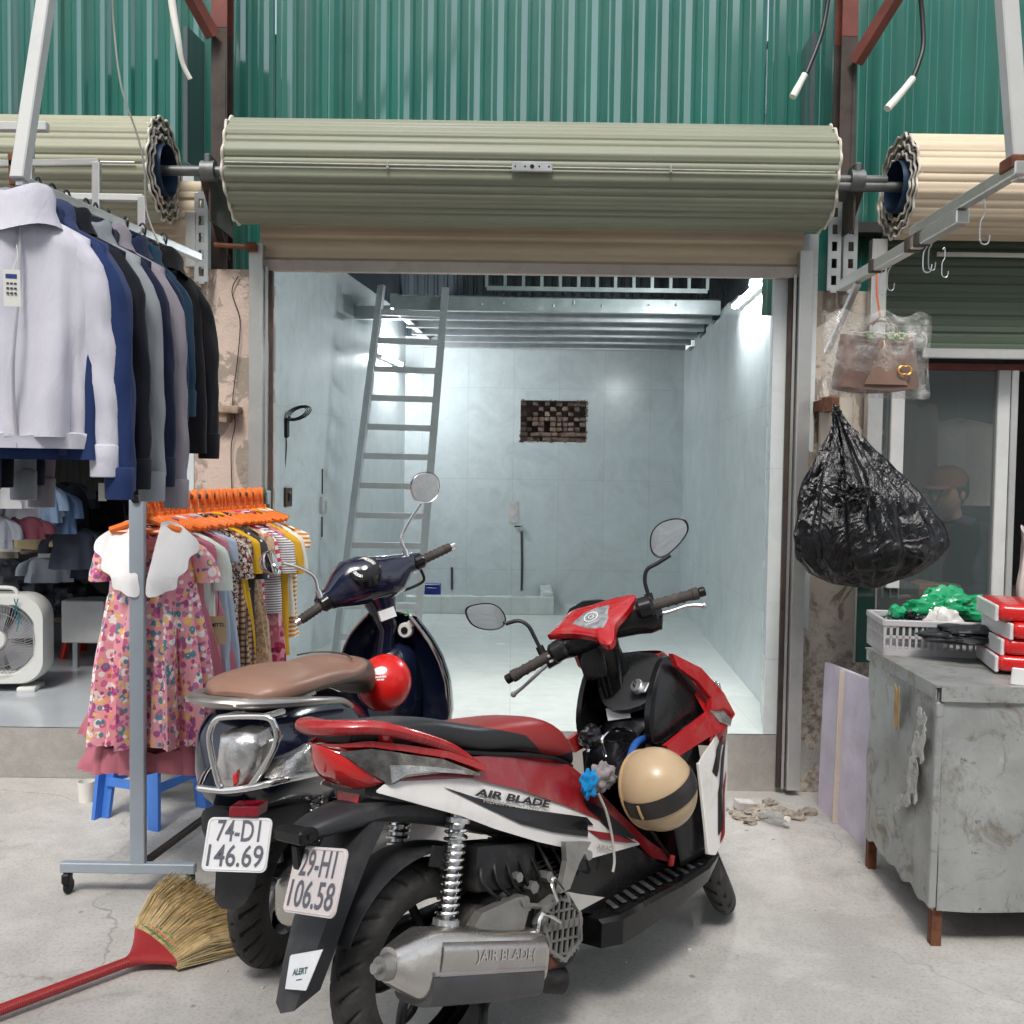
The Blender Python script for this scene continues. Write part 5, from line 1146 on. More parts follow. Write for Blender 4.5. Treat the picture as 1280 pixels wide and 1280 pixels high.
t_ = one(TM(body_x(tcw[:5], 20, .75, 24)), 'tail_lamp', M_LENSR, rt)
ts_ = lambda x, z: float(np.interp(x, [-.345, -.31, -.26, -.2, -.13, -.02, .09, .2], [.012, .058, .09, .113, .132, .15, .160, .165]))
for s_ in (-1, 1):
    top = [(-.30, .853), (-.22, .848), (-.12, .822), (.0, .785), (.11, .728)]; bot = [(-.30, .848), (-.24, .80), (-.16, .752), (-.10, .762), (.0, .752), (.11, .722)]
    one(TM(strip(top, bot, lambda x, z: ts_(x, z) + .006, 30, 6, .012, s_)), 'indicator_lens', M_LENSC2, t_, smooth=60)
    top = [(-.16, .80), (-.1, .79), (-.02, .77), (.06, .745)]; bot = [(-.16, .757), (-.10, .768), (-.02, .758), (.06, .738)]
    one(TM(strip(top, bot, lambda x, z: ts_(x, z) + .009, 20, 4, .006, s_)), 'reflector', M_LENSC, t_, smooth=60)
    one(TM(strip([(-.335, .873), (-.22, .866), (-.1, .838), (.02, .80), (.13, .745)], [(-.335, .868), (-.22, .852), (-.1, .822), (.02, .783), (.13, .728)], lambda x, z: ts_(x, z) + .008, 30, 3, .014, s_)), 'lamp_trim', M_RED, t_, smooth=60)
one(prism([(-.055, .765), (.055, .765), (.040, .705), (-.040, .705)], -.165, -.115, lambda u, v, w: Vector((w - (v - .745) * -.3, u, v))), 'lamp_tongue', M_RED, t_, smooth=None)
# undertail, mudguard and plate
ut = MB(); ut.add(body_x([(-.31, .655, .685, .04), (-.26, .65, .70, .06), (-.18, .65, .71, .075), (-.1, .645, .71, .09), (.05, .60, .68, .11), (.2, .54, .62, .12)], 16, .6)); ut.build('undertail', M_DGREY, rt)
ut = MB(); ut.add(box((-.322, 0, .668), (.05, .115, .032), None, .006)); ut.add(cyl((-.322, -.063, .668), (-.322, -.055, .668), .006, 10)); ut.build('plate_lamp', M_BLACKP, rt)
fm = [(-.17, .66, .075), (-.25, .56, .072), (-.31, .46, .064), (-.355, .37, .052), (-.385, .305, .038)]; ring = []
for x, z, w in fm: ring.append([(x + .07, -w, z + .02), (x + .0, -w, z - .0), (x - .012, 0, z - .01), (x + .0, w, z - .0), (x + .07, w, z + .02), (x + .055, w - .008, z + .02), (x + .008, 0, z), (x + .055, -w + .008, z + .02)])
fl_ = one(loft(ring), 'mudguard', M_DGREY, rt, smooth=30)
stk = [(-.345, .40 - .01), ]; q0 = RB.tr([(368, 1192), (408, 1185), (388, 1234), (362, 1232)], (-.375, 0, .34), (-.88, 0, .45)); 
one(([Vector(p) + Vector((-.012, 0, -.003)) for p in q0] + [Vector(p) + Vector((-.008, 0, 0)) for p in q0], [(0, 1, 2, 3), (7, 6, 5, 4), (0, 4, 5, 1), (1, 5, 6, 2), (2, 6, 7, 3), (3, 7, 4, 0)]), 'sticker', mat('white_sticker', (.72, .74, .75), .35), fl_, smooth=None)
c_ = sum(q0, Vector()) / 4; ux = (q0[1] - q0[0]).normalized(); uz = (q0[0] - q0[3]).normalized()
tx = MB(); tx.add(text_vf('ALERT', .018, .0006, fn=lambda u, v: c_ + Vector((-.014, 0, -.004)) + ux * u + uz * (v + .002))); tx.add(bar(c_ + Vector((-.014, 0, -.004)) - ux * .010 - uz * .014, c_ + Vector((-.014, 0, -.004)) + ux * .010 - uz * .014, .002, .001)); tx.build('sticker_print', mat('teal_ink', (.05, .10, .12), .5), fl_, smooth=None)
M_PLW = NT('plate_white'); _n = M_PLW.noise(5, 6, .65, .5); M_PLW.color(M_PLW.ramp(_n, [(.3, (.60, .60, .62)), (.6, (.72, .72, .73))])); M_PLW.set(Roughness=.32, Specular_IOR_Level=.6); M_PLW = M_PLW.m
M_PLW2 = NT('plate_faded'); _n = M_PLW2.noise(9, 6, .65, .5); M_PLW2.color(M_PLW2.ramp(_n, [(.35, (.60, .56, .55)), (.55, (.66, .60, .58)), (.66, (.66, .45, .36))])); M_PLW2.set(Roughness=.3); M_PLW2 = M_PLW2.m
add_plate(RB, [(378, 1058), (440, 1063), (414, 1147), (348, 1138)], .004, ('29-H1', '106.58'), rt, -.37, M_PLW2)
one(box((-.30, 0, .60), (.06, .03, .09), None, .004), 'plate_stay', M_BLACKP, rt)
# rear hugger
hg = MB()
def hgf(u, v): a = R(62 + 88 * u); r_ = .292 + .010 * math.cos((v - .5) * PI); return (r_ * math.cos(a) + .0, (v - .5) * .15, .26 + r_ * math.sin(a))
hg.add(solid_grid(hgf, 20, 8, (0, 0, -.005))); hg.add(box((.12, -.085, .50), (.26, .008, .05), (0, .35, 0))); hg.build('hugger', M_DGREY, rt)
# engine and swing arm
en = MB(); en.add(body_x([(-.06, .21, .31, .045), (.05, .20, .37, .06), (.18, .19, .43, .075), (.33, .16, .44, .085), (.46, .17, .40, .08), (.55, .22, .34, .06)], 20, .6, y0=-.05)); en.add(box((.20, -.09, .47), (.22, .10, .12), (0, .2, 0), .02, 2)); en.add(cyl((.36, -.15, .25), (.36, .02, .25), .095, 28, bev=.012)); en.add(cyl((.30, -.12, .42), (.30, -.05, .42), .045, 20, bev=.006)); en.add(box((.10, .09, .28), (.42, .08, .15), None, .03, 3)); en.add(cyl((.0, -.08, .26), (.0, .10, .26), .045, 20, bev=.006))
for k in range(7): en.add(box((.36 + .0 * k, -.05, .36 + .014 * k), (.15, .15, .004)))
for k in range(9): a = k * .7; en.add(tube([(.12 + .04 * k, -.13, .50), (.10 + .05 * k, -.15, .46 - .01 * k), (.16 + .035 * k, -.14, .40)], .005, 6, 4))
en.build('engine', M_ENGB, rt)
sw_ = MB(); sw_.add(loft([ell_ring(p, (0, 1, 0), (.5, 0, .86), a, b, .6, 14) for p, a, b in (((0, -.085, .262), .012, .035), ((.06, -.09, .30), .014, .034), ((.14, -.095, .36), .014, .036), ((.19, -.095, .385), .013, .028))])); sw_.add(cyl((.19, -.12, .385), (.19, -.07, .385), .02, 14)); sw_.add(cyl((0, -.11, .262), (0, -.06, .262), .026, 16)); sw_.add(prism(P_([(586, 1160), (598, 1140), (640, 1121), (654, 1119), (657, 1133), (650, 1160), (622, 1170)], -.15), -.165, -.135, lambda u, v, w: Vector((u, w, v)))); sw_.add(cyl((P_([(650, 1125)], -.15)[0][0], -.172, P_([(650, 1125)], -.15)[0][1]), (P_([(650, 1125)], -.15)[0][0], -.13, P_([(650, 1125)], -.15)[0][1]), .014, 14)); sw_.build('swing_arm', M_CASTA, rt)
pn = MB()
for x, z, r_ in ((.27, .40, .016), (.24, .36, .012), (.33, .41, .014), (.22, .44, .013)): pn.add(cyl((x, -.16, z), (x, -.12, z), r_, 6))
pn.add(tube([(.20, -.15, .33), (.24, -.155, .36), (.30, -.15, .34)], .007, 8, 4)); pn.build('engine_bolts', M_CASTA, rt)
# radiator grille cover: octagon with slots
rpix = [(683, 1133), (700, 1120), (716, 1124), (727, 1140), (728, 1176), (706, 1205), (686, 1192), (678, 1158)]
rq = P_(rpix, -.17); rc = (sum(p[0] for p in rq) / 8, sum(p[1] for p in rq) / 8); rg = MB(); n8 = 8
rings = [[Vector((rc[0] + (a - rc[0]) * k, y, rc[1] + (b - rc[1]) * k)) for a, b in rq] for k, y in ((1.0, -.12), (1.0, -.168), (.96, -.174), (.84, -.174), (.84, -.160))]; rg.add(loft(rings, cap=False))
uxx = Vector((rq[4][0] - rq[0][0], 0, rq[4][1] - rq[0][1])).normalized() 
hx_ = max(abs(a - rc[0]) for a, b in rq); hz_ = max(abs(b - rc[1]) for a, b in rq)
def inside(x, z):
    c = False; 
    for i in range(8):
        (x1_, z1_), (x2_, z2_) = rq[i], rq[i - 1]
        if (z1_ > z) != (z2_ > z) and x < (x2_ - x1_) * (z - z1_) / (z2_ - z1_) + x1_: c = not c
    return c
for j in range(-2, 3):
    for seg_ in range(-14, 15):
        x = rc[0] + seg_ * hx_ / 14; z = rc[1] + j * hz_ / 2.7 - .18 * (x - rc[0])
        if inside(x, z): rg.add(box((x, -.170, z), (hx_ / 12, .007, .005 if j else .02), (0, .18, 0)))
for i in range(-3, 4):
    for seg_ in range(-12, 13):
        z = rc[1] + seg_ * hz_ / 12; x = rc[0] + i * hx_ / 3.6 + .25 * (z - rc[1])
        if inside(x, z): rg.add(box((x, -.170, z), (.006, .007, hz_ / 10), (0, .25, 0)))
rcov = rg.build('radiator_cover', mat('grey_grille_plastic', (.20, .195, .185), .5, .2, .1, 8, .1, 100, dirt=.3), rt, smooth=30); one(cyl((rc[0], -.10, rc[1]), (rc[0], -.155, rc[1]), .062, 24), 'radiator_core', M_BLACKP, rcov)
# exhaust
ex = MB(); A = Vector((-.20, -.195, .375)); B_ = Vector((.245, -.165, .232)); dx = (B_ - A).normalized(); up = Vector((0, 0, 1)); up = (up - dx * up.dot(dx)).normalized(); sd = up.cross(dx)
def exr(t, w, h, p=.5, zo=0): return ell_ring(A + (B_ - A) * t + up * zo, sd, up, w, h, p, 24)
ex.add(loft([exr(-.09, .032, .036, .8), exr(-.055, .038, .044, .7), exr(.03, .048, .060), exr(.11, .058, .075), exr(.80, .058, .076), exr(.93, .054, .072), exr(1.0, .042, .055)]))
M_EXH = mat('brushed_exhaust_steel', (.64, .61, .57), .22, .92, .12, 5, .15, 40, dirt=.32, dirtc=(.24, .19, .14), dscale=5)
exo = ex.build('exhaust', M_EXH, rt, smooth=40)
e2 = MB(); e2.add(loft([exr(.10, .062, .040, .5, -.045), exr(.5, .063, .042, .5, -.045), exr(.93, .060, .040, .5, -.042)])); e2.build('lower_shell', mat('dark_exhaust_shell', (.09, .09, .095), .38, .6, .15, 6, dirt=.35, dirtc=(.2, .17, .14)), exo, smooth=40)
e3 = MB(); e3.add(cyl(A - dx * .04 - up * .004, A - dx * .065 - up * .006, .030, 24, .024)); e3.add(cyl(A - dx * .06 - up * .006, A - dx * .082 - up * .006, .012, 14)); e3.build('outlet', M_CASTA, exo)
e4 = MB()
def hsf(u, v): t = .17 + .74 * u; return A + (B_ - A) * t + up * (.068 - .075 * v) - sd * -1 * 0 + sd * (-.062 - .004 * math.sin(PI * v))
sgn = -1 if sd.y > 0 else 1
def hsf(u, v): t = .14 + .78 * u; return A + (B_ - A) * t + up * (.060 - .078 * v) + sd * sgn * (.060 + .004 * math.sin(PI * v) - .012 * max(0, 1 - v * 4))
e4.add(solid_grid(hsf, 20, 8, -sd * sgn * .003)); e4.add(tube([A + (B_ - A) * t + up * (-.012) + sd * sgn * .061 for t in (.10, .5, .93)], .004, 6)); e4.build('heat_shield', mat('heat_shield_steel', (.52, .50, .48), .24, .95, .1, 5, dirt=.28, dirtc=(.22, .12, .10), dscale=4), exo, smooth=50)
tp = text_vf(')AIR BLADE(', .034, .0006, 1.15); xd = 1 if dx.dot(Vector((1, 0, 0))) > 0 else -1
one(([A + (B_ - A) * .60 + dx * q.x + up * (q.y + .022) + sd * sgn * .0655 for q in tp[0]], tp[1]), 'lettering', mat('bright_letters', (.6, .58, .56), .3, .8), exo, smooth=None)
one(tube([B_, B_ + Vector((.05, .02, -.03)), (.40, -.10, .16), (.45, -.05, .17)], .022, 12, 5), 'header_pipe', M_RUST, exo)
one(cyl((.27, -.12, .165), (.36, -.14, .13), .035, 18, bev=.006), 'resonator', M_ENGB, rt)
shock(rt, P3 := Vector((.058, -.125, .615)), Vector((-.005, -.125, .40))); shock(rt, (.07, .12, .60), (.0, .12, .40))
# passenger peg
fp_ = MB(); ft = P_([(704, 1052), (736, 1052)], -.18); fb = P_([(704, 1118), (716, 1112)], -.20)
fp_.add(loft([[(ft[0][0], y, ft[0][1]), (ft[1][0], y, ft[1][1]), ((ft[1][0] * .6 + fb[1][0] * .4) - .012, y, ft[1][1] * .6 + fb[1][1] * .4), (fb[1][0], y, fb[1][1]), (fb[0][0], y, fb[0][1]), (ft[0][0] * .6 + fb[0][0] * .4 + .012, y, ft[0][1] * .6 + fb[0][1] * .4)] for y in (-.172, -.190)])); fp_.add(cyl((ft[1][0] - .02, -.196, ft[1][1] - .03), (ft[1][0] - .02, -.17, ft[1][1] - .03), .013, 12)); fp_.build('footpeg_bracket', M_CASTA, rt, smooth=None)
pg = P_([(702, 1113), (718, 1116), (748, 1120), (716, 1137)], -.24); one(prism([(a, b) for a, b in pg], -.262, -.246, lambda u, v, w: Vector((u, w, v))), 'footpeg', M_CHROME, rt, smooth=None)
gp_ = P_([(697, 1126), (690, 1105), (693, 1098), (704, 1112)], -.21); one(tube([(a, -.21, b) for a, b in gp_], .005, 8, 5), 'peg_spring', M_CHROME, rt)
kp = P_([(668, 1162), (680, 1138), (705, 1148)], -.20); kk_ = P_([(670, 1170), (676, 1142), (698, 1152)], -.19); one(tube([(a, -.195, b) for a, b in kk_], .006, 8, 3), 'kick_lever', M_CHROME, rt)
# foot boards
for s_ in (-1, 1):
    fb_ = MB(); st = [(.47, -.05, .10, .20), (.52, .0, .16, .235), (.62, .0, .10, .235), (.80, 0, .10, .232), (.96, 0, .10, .222), (1.06, 0, .10, .19)]
    rings = []
    for x, _, yi, yo in st:
        zt = float(np.interp(x, [.47, .6, .9, 1.06], [.262, .268, .272, .285])); zb = float(np.interp(x, [.47, .6, .9, 1.06], [.185, .19, .212, .25]))
        rings.append([(x, s_ * .08, zt), (x, s_ * (yo - .012), zt), (x, s_ * yo, zt - .010), (x, s_ * (yo - .012), zb), (x, s_ * .08, zb)])
    o = one(loft(rings), 'foot_board', M_DGREY if False else M_BLK, rt, smooth=30); rb = MB()
    for k in range(11): x = .56 + k * .042; rb.add(box((x, s_ * .155, .2745), (.016, .10 - .02 * (k % 2), .005), (0, 0, .5 * s_), .0015))
    rb.build('foot_rubber', mat('worn_grey_rubber', (.045, .045, .045), .7, 0, .2, 20, dirt=.6, dirtc=(.16, .15, .14)), o)
# front cowl side wings (white) with graphics
for s_ in (-1, 1):
    q = P_([(874, 957), (915, 900), (917, 935), (905, 980), (890, 1062), (880, 1062), (873, 1000)], -.20)
    yw_ = lambda x, z: .205 - .9 * max(0, x - 1.08) ** 1.0 * .35 - .03 * max(0, .5 - z)
    top = [(.985, .575), (1.02, .60), (1.10, .64), (1.225, .69)]; bot = [(.985, .30), (1.03, .285), (1.10, .33), (1.16, .45), (1.225, .60)]
    qx = sorted(q)
    o = one(strip(top, bot, yw_, 26, 22, .006, s_), 'side_cowl', M_WHITE, rt, smooth=60)
    g = MB(); g.add(decal([(1.05, .34), (1.075, .36), (1.10, .47), (1.15, .55), (1.20, .62), (1.13, .565), (1.07, .47)], yw_, side=s_), 0); g.add(decal([(1.09, .60), (1.15, .625), (1.21, .655), (1.13, .59), (1.07, .52), (1.05, .54)], yw_, side=s_), 0); g.add(decal([(1.055, .315), (1.09, .34), (1.12, .45), (1.165, .52), (1.12, .48), (1.08, .37)], yw_, side=s_, off=.0048), 1); g.build('stripe_graphic', [M_GFX, M_GFXR], o, smooth=None)
    lsb = P_([(832, 948), (872, 922), (884, 1000), (884, 1066), (852, 1084), (838, 1010)], -.17); one(dome([(a, s_ * .168, b) for a, b in lsb], (0, s_, 0), .05, .012), 'lower_shield', M_BLK, rt)
    one(box((.985, s_ * .203, .44), (.008, .014, .28), None, .003), 'cowl_edge', M_WHITE, o)
    # red leg shield edge, traced from the photo
    pa = P_([(836, 817), (872, 835), (900, 866), (914, 892), (905, 900), (884, 893), (884, 872), (868, 852), (842, 833)], -.19)
    pb_ = P_([(914, 893), (902, 912), (880, 922), (836, 950), (828, 932), (862, 905), (884, 888), (900, 885)], -.19)
    rs2 = MB()
    for pp_ in (pa, pb_): rs2.add(prism(pp_, .188 * s_, .205 * s_, lambda u, v, w: Vector((u, w - s_ * .0 * v, v))))
    rs2.build('leg_shield', M_RED, rt, smooth=None)
    one(dome([(a, s_ * .207, b) for a, b in P_([(886, 888), (903, 888), (914, 900), (912, 908), (898, 902)], -.205)], (0, s_, 0), .012, .01), 'position_lamp', M_LENSC, rt)
    # black side between the shield and the inner panel
    ps = closed_path([Vector((a, 0, b)) for a, b in P_([(838, 820), (868, 850), (886, 888), (862, 908), (826, 932), (815, 905), (822, 850)], -.16)], 4); ps = [(p.x, p.z) for p in ps]
    one(dome([(a, s_ * .150, b) for a, b in ps], (0, s_, 0), .02, .022), 'shield_side', M_BLK, rt)
# nose: front shell seen from the sides
def nose(u, v):
    a = (u - .5) * PI * .98; z = .56 + .36 * v; w = float(np.interp(z, [.56, .68, .80, .92], [.19, .20, .16, .09])); xi = float(np.interp(z, [.56, .68, .8, .92], [1.05, 1.08, 1.05, .98])); xn = float(np.interp(z, [.56, .68, .8, .92], [1.32, 1.36, 1.26, 1.08])); return (xi + (xn - xi) * math.cos(a), w * math.sin(a), z)
one(solid_grid(nose, 24, 10, (-.005, 0, 0)), 'front_cowl', M_RED, rt); one(dome([(1.345 - abs(y) * .4, y, z) for y, z in ((-.12, .70), (-.05, .66), (.05, .66), (.12, .70), (.10, .78), (0, .80), (-.10, .78))], (1, 0, .3), .03, .03), 'headlamp', M_LENSC, rt)
# inner panel and ignition shelf
def inner(u, v):
    z = .42 + .46 * v; w = float(np.interp(z, [.42, .6, .75, .88], [.10, .125, .13, .11])); y = (u - .5) * 2 * w; return (float(np.interp(z, [.42, .6, .75, .88], [1.02, .97, .93, .99])) + .10 * (abs(y) / .15) ** 2 * .5, y, z)
one(solid_grid(inner, 18, 14, (.05, 0, 0)), 'inner_shield', M_BLK, rt)
ip = closed_path(RB.tr([(750, 826), (772, 816), (828, 818), (838, 833), (833, 854), (800, 882), (762, 886), (748, 862)], (.86, 0, .76), (-.75, 0, .66)), 4); one(dome(ip, (-.75, 0, .66), .02, .010), 'ignition_panel', mat('satin_dark_grey', (.05, .052, .056), .28, .2, .1, 6), rt)
ik = RB.tr([(800, 861)], (.845, 0, .775), (-.75, 0, .66))[0]; m = MB(); m.add(cyl(ik, ik + Vector((-.02, 0, .016)), .022, 20, bev=.003)); m.add(box(ik + Vector((-.008, -.02, .005)), (.04, .035, .01), (0, -.7, 0), .003)); m.build('key_switch', M_GALV, rt); one(box(ik + Vector((-.022, 0, .018)), (.02, .006, .018), (0, -.7, 0), .002), 'key_slot', M_BLACKP, rt)
st3 = RB.tr([(757, 886), (786, 885), (788, 897), (760, 901)], (.872, 0, .70), (-.9, 0, .3)); one((st3 + [p + Vector((.003, 0, 0)) for p in st3], [(0, 1, 2, 3), (7, 6, 5, 4), (0, 4, 5, 1), (1, 5, 6, 2), (2, 6, 7, 3), (3, 7, 4, 0)]), 'warning_label', mat('white_sticker', (.72, .74, .75), .35), rt, smooth=None)
ic = RB.tr([(775, 912)], (.88, 0, .66), (1, 0, 0))[0]; one(body_x([(ic.x - .005, .60, .70, .07), (ic.x + .02, .56, .735, .105), (ic.x + .06, .54, .75, .12), (ic.x + .12, .52, .76, .12)], 24, .8), 'inner_box', M_BLK, rt)
# front fork and mudguard, steered
fk = MB()
for s_ in (-1, 1): fk.add(cyl((1.27, s_ * .065, .25), (1.05, s_ * .065, .70), .018, 14)); fk.add(cyl((1.275, s_ * .065, .24), (1.19, s_ * .065, .42), .025, 14, bev=.003))
fk.add(cyl((1.06, 0, .66), (.90, 0, .98), .022, 14)); fk.add(box((1.06, 0, .67), (.06, .18, .04), None, .01)); fk.v = [S @ q for q in fk.v]; fk.build('fork', M_ENGB, rt)
ff = MB(); ff.add(solid_grid(lambda u, v: ((.275 + .012 * math.cos((v - .5) * PI)) * math.cos(R(25 + 145 * u)) + 1.27, (v - .5) * .13, .25 + (.275 + .012 * math.cos((v - .5) * PI)) * math.sin(R(25 + 145 * u))), 24, 8, (0, 0, -.004))); ff.v = [S @ q for q in ff.v]; ff.build('front_mudguard', M_RED, rt)
# ---- headset, steered (its own x axis looks almost straight away from the viewer)
T = lambda pix, x=.85: RB.tr(pix, (x, 0, 1.0), (1, 0, 0), True)
def sbuild(mb, name, m, par=rt, **k): mb.v = [S @ q for q in mb.v]; return mb.build(name, m, par, **k)
GL, GR = T([(640, 846), (690, 818)], .80), T([(873, 741), (815, 757)], .80)
M_GRIP = mat('worn_grip_rubber', (.045, .038, .034), .7, 0, .2, 25, .5, 240, dirt=.3)
for (a, b) in (GL, GR):
    m = MB(); m.add(tube([a, b], .0165, 16)); d = (b - a).normalized()
    for k in range(5): m.add(cyl(a + (b - a) * (.14 + .17 * k), a + (b - a) * (.19 + .17 * k), .0185, 16))
    m.add(cyl(a, a + d * .02, .020, 16, bev=.002)); sbuild(m, 'grip', M_GRIP); m = MB(); m.add(cyl(a - d * .022, a, .0155, 14, bev=.003)); sbuild(m, 'bar_end', M_BLACKP)
    m = MB(); m.add(cyl(b - d * .005, b + d * .05, .034, 18, bev=.010)); sbuild(m, 'switch_housing', M_BLK)
lv = T([(688, 828), (672, 842), (655, 858), (642, 868)], .86); m = MB(); m.add(tube(lv, [.008, .009, .008, .010], 10, 5, flat=.7)); m.add(lump(lv[-1], .010, seed=2, amp=0)); sbuild(m, 'brake_lever', M_GALV)
lv = T([(815, 768), (835, 765), (860, 757), (880, 757)], .88); m = MB(); m.add(tube(lv, [.008, .009, .008, .009], 10, 5, flat=.7)); m.add(lump(lv[-1], .010, seed=2, amp=0)); sbuild(m, 'brake_lever', M_GALV)
c0 = T([(743, 790)])[0]
def hring(px, py, hx, hz, x=.86, p=.75): c = T([(px, py)], x)[0]; return ell_ring(c, (1, 0, 0), (0, 0, 1), hx, hz, p, 20)
m = MB(); m.add(loft([hring(690, 815, .03, .022), hring(700, 812, .04, .034), hring(712, 808, .045, .038), hring(730, 800, .06, .044, .87), hring(745, 790, .075, .05, .88), hring(765, 780, .07, .050, .88), hring(790, 772, .055, .058, .87), hring(805, 770, .05, .060), hring(820, 768, .045, .052), hring(826, 760, .02, .02)])); sbuild(m, 'headset_cover', M_BLK)
m = MB(); m.add(loft([ell_ring(T([(752, 800)], .90)[0], (1, 0, 0), (0, 1, 0), .07, .055, .7, 18), ell_ring(T([(762, 830)], .92)[0], (1, 0, 0), (0, 1, 0), .055, .045, .7, 18), ell_ring(T([(768, 868)], .95)[0], (1, 0, 0), (0, 1, 0), .04, .035, .7, 18)])); sbuild(m, 'steering_neck', M_BLK)
m = MB(); m.add(dome(T([(760, 845), (752, 800), (725, 805), (722, 822), (732, 852)], .85), (-1, 0, 0), .03, .012)); sbuild(m, 'neck_cover', M_BLK)
NP = Vector((-.62, 0, .78))
TP = lambda pix: RB.tr(pix, (.80, 0, c0.z + .03), NP, True)
m = MB(); m.add(dome(smooth_path(TP([(684, 794), (700, 779), (714, 764), (740, 756), (770, 747), (794, 744), (788, 757), (778, 770), (769, 781), (767, 799), (760, 806), (750, 803), (742, 796), (715, 792), (684, 794)]), 4)[:-1], NP, .02, .012)); rpan = sbuild(m, 'meter_surround', M_RED)
m = MB(); mm_ = TP([(716, 783), (730, 770), (748, 762), (763, 759), (762, 775), (756, 788), (738, 789)]); m.add(dome([p + NP * .010 for p in mm_], NP, .006, .006)); sbuild(m, 'meter_glass', mat('meter_face', (.30, .31, .33), .10, .2, .5, 40, coat=1.0), rpan)
m = MB(); mc = TP([(741, 776)])[0] + NP * .0175
m.add(lathe([(.020, 0), (.022, .0008), (.024, 0)], 24, frame_to(mc, mc + NP))); m.add(lathe([(.007, 0), (.008, .0008), (.010, 0)], 16, frame_to(mc, mc + NP)))
for k in range(9): a = k * .45 - .5; F_ = frame_to(mc, mc + NP); m.add(bar(F_ @ Vector((.014 * math.cos(a), .014 * math.sin(a), 0)), F_ @ Vector((.019 * math.cos(a), .019 * math.sin(a), 0)), .0015))
m.add(box(TP([(742, 785)])[0] + NP * .0155, (.012, .04, .002), (0, .9, .1))); sbuild(m, 'meter_marks', mat('white_sticker', (.72, .74, .75), .35), rpan)
m = MB(); vp = T([(703, 778), (712, 760), (728, 751), (750, 749), (768, 752), (772, 762), (740, 768)], .98); m.add(dome(vp, (1, 0, .3), .012, .04)); sbuild(m, 'wind_visor', M_BLK)
for pix, nm in (([(798, 752), (813, 752), (816, 768), (800, 772)], 'switch_pod'), ([(676, 816), (696, 806), (700, 828), (686, 836)], 'switch_pod')):
    m = MB(); m.add(dome(T(pix, .80), (-1, 0, 0), .05, .012)); p_ = sbuild(m, nm, M_BLK); cc_ = sum(T(pix, .80), Vector()) / 4; m = MB(); m.add(box(cc_ + Vector((-.015, 0, .005)), (.012, .022, .010), None, .003)); m.add(box(cc_ + Vector((-.014, 0.004, -.012)), (.012, .014, .008), None, .002)); sbuild(m, 'switches', mat('grey_plastic', (.4, .4, .38), .4), p_)
M_MIRR = NT('mirror_glass').set(Base_Color=(.85, .86, .87), Metallic=1.0, Roughness=.03).m
def mirror(pixs, stem, x0, n, bk, bs, mshell, msurf=None, rim_=1.0):
    P = closed_path(bk.tr(pixs, (x0, 0, 1.2), (1, 0, 0), True), 4); c = sum(P, Vector()) / len(P); n = Vector(n).normalized()
    P = [p - n * (p - c).dot(n) for p in P]
    m = MB(); rings = [[c + (p - c) * k + n * h for p in P] for k, h in ((.90, .001), (.97, .004), (1.0, 0), (.98, -.012), (.8, -.028), (.45, -.036), (.1, -.038))]; m.add(loft(rings)); m.v = [bk.S @ q for q in m.v]; o = m.build('mirror', mshell, bk.root)
    m = MB(); m.add(loft([[c + (p - c) * k + n * h for p in P] for k, h in ((.915, .0), (.91, .0035), (.5, .0045), (.05, .005))])); m.v = [bk.S @ q for q in m.v]; m.build('mirror_glass', M_MIRR, o, smooth=80)
    sp_ = [Vector(p) for p in bk.tr(stem, (x0 + .0, 0, 1.2), (1, 0, 0), True)]; m = MB(); m.add(tube(sp_, .0065, 10, 5)); m.add(tube([sp_[-1], sp_[-1] + (sp_[-1] - sp_[-2]).normalized() * .02 - Vector((0, 0, .012))], .013, 12)); m.v = [bk.S @ q for q in m.v]; m.build('mirror_stem', bs, o); return o
mirror([(857, 650), (861, 663), (850, 680), (833, 695), (822, 697), (813, 688), (813, 668), (824, 654), (842, 648)], [(838, 694), (822, 704), (809, 712), (806, 726), (810, 742)], .82, (-1, .1, -.03), RB, M_BLACKP, M_BLACKP)
mirror([(580, 762), (592, 755), (614, 754), (628, 762), (634, 776), (627, 786), (608, 788), (588, 780)], [(632, 780), (648, 776), (660, 782), (668, 796), (674, 808)], .82, (-1, -.25, -.22), RB, M_BLACKP, M_BLACKP)
one(tube([(.62, .14, .02), (.60, .13, .10), (.55, .11, .22)], .012, 10, 4), 'side_stand', M_ENGB, rt)
m = MB(); m.add(tube([(-.01, -.17, .055), (.03, -.16, .05), (.06, -.13, .08), (.10, -.10, .17), (.10, .10, .17), (.06, .13, .10), (.03, .14, .08)], .012, 10, 4)); m.build('centre_stand', M_ENGB, rt)
# chrome front carrier above the tunnel
cr = MB(); X = lambda pix, y=0: [Vector(p) for p in RB.tr(pix, (0, y, 0), (0, 1, 0))]
for pth, y in (([(757, 945), (752, 925), (765, 912), (782, 912), (800, 922), (806, 940)], -.04), ([(735, 940), (742, 920), (752, 908)], .04), ([(770, 955), (790, 930), (806, 912)], -.08), ([(757, 950), (775, 928), (788, 914)], .0)): cr.add(tube(X(pth, y), .005, 8, 4))
cr.add(tube(X([(770, 912), (835, 918)], -.03), .005, 8)); cr.build('front_carrier', M_CHROME, rt)
bx_ = MB(); q = X([(765, 935)], 0)[0]; bx_.add(box(q + Vector((.03, 0, -.05)), (.20, .13, .12), (0, .3, 0), .02, 2)); q = X([(738, 922)], 0)[0]; bx_.add(lump(q, .035, (1, 1, 1), 5, .4)); q = X([(812, 922)], -.05)[0]; bx_.add(lump(q, .04, (1.2, 1, .8), 8, .4)); bx_.build('carrier_box', M_BLK, rt)

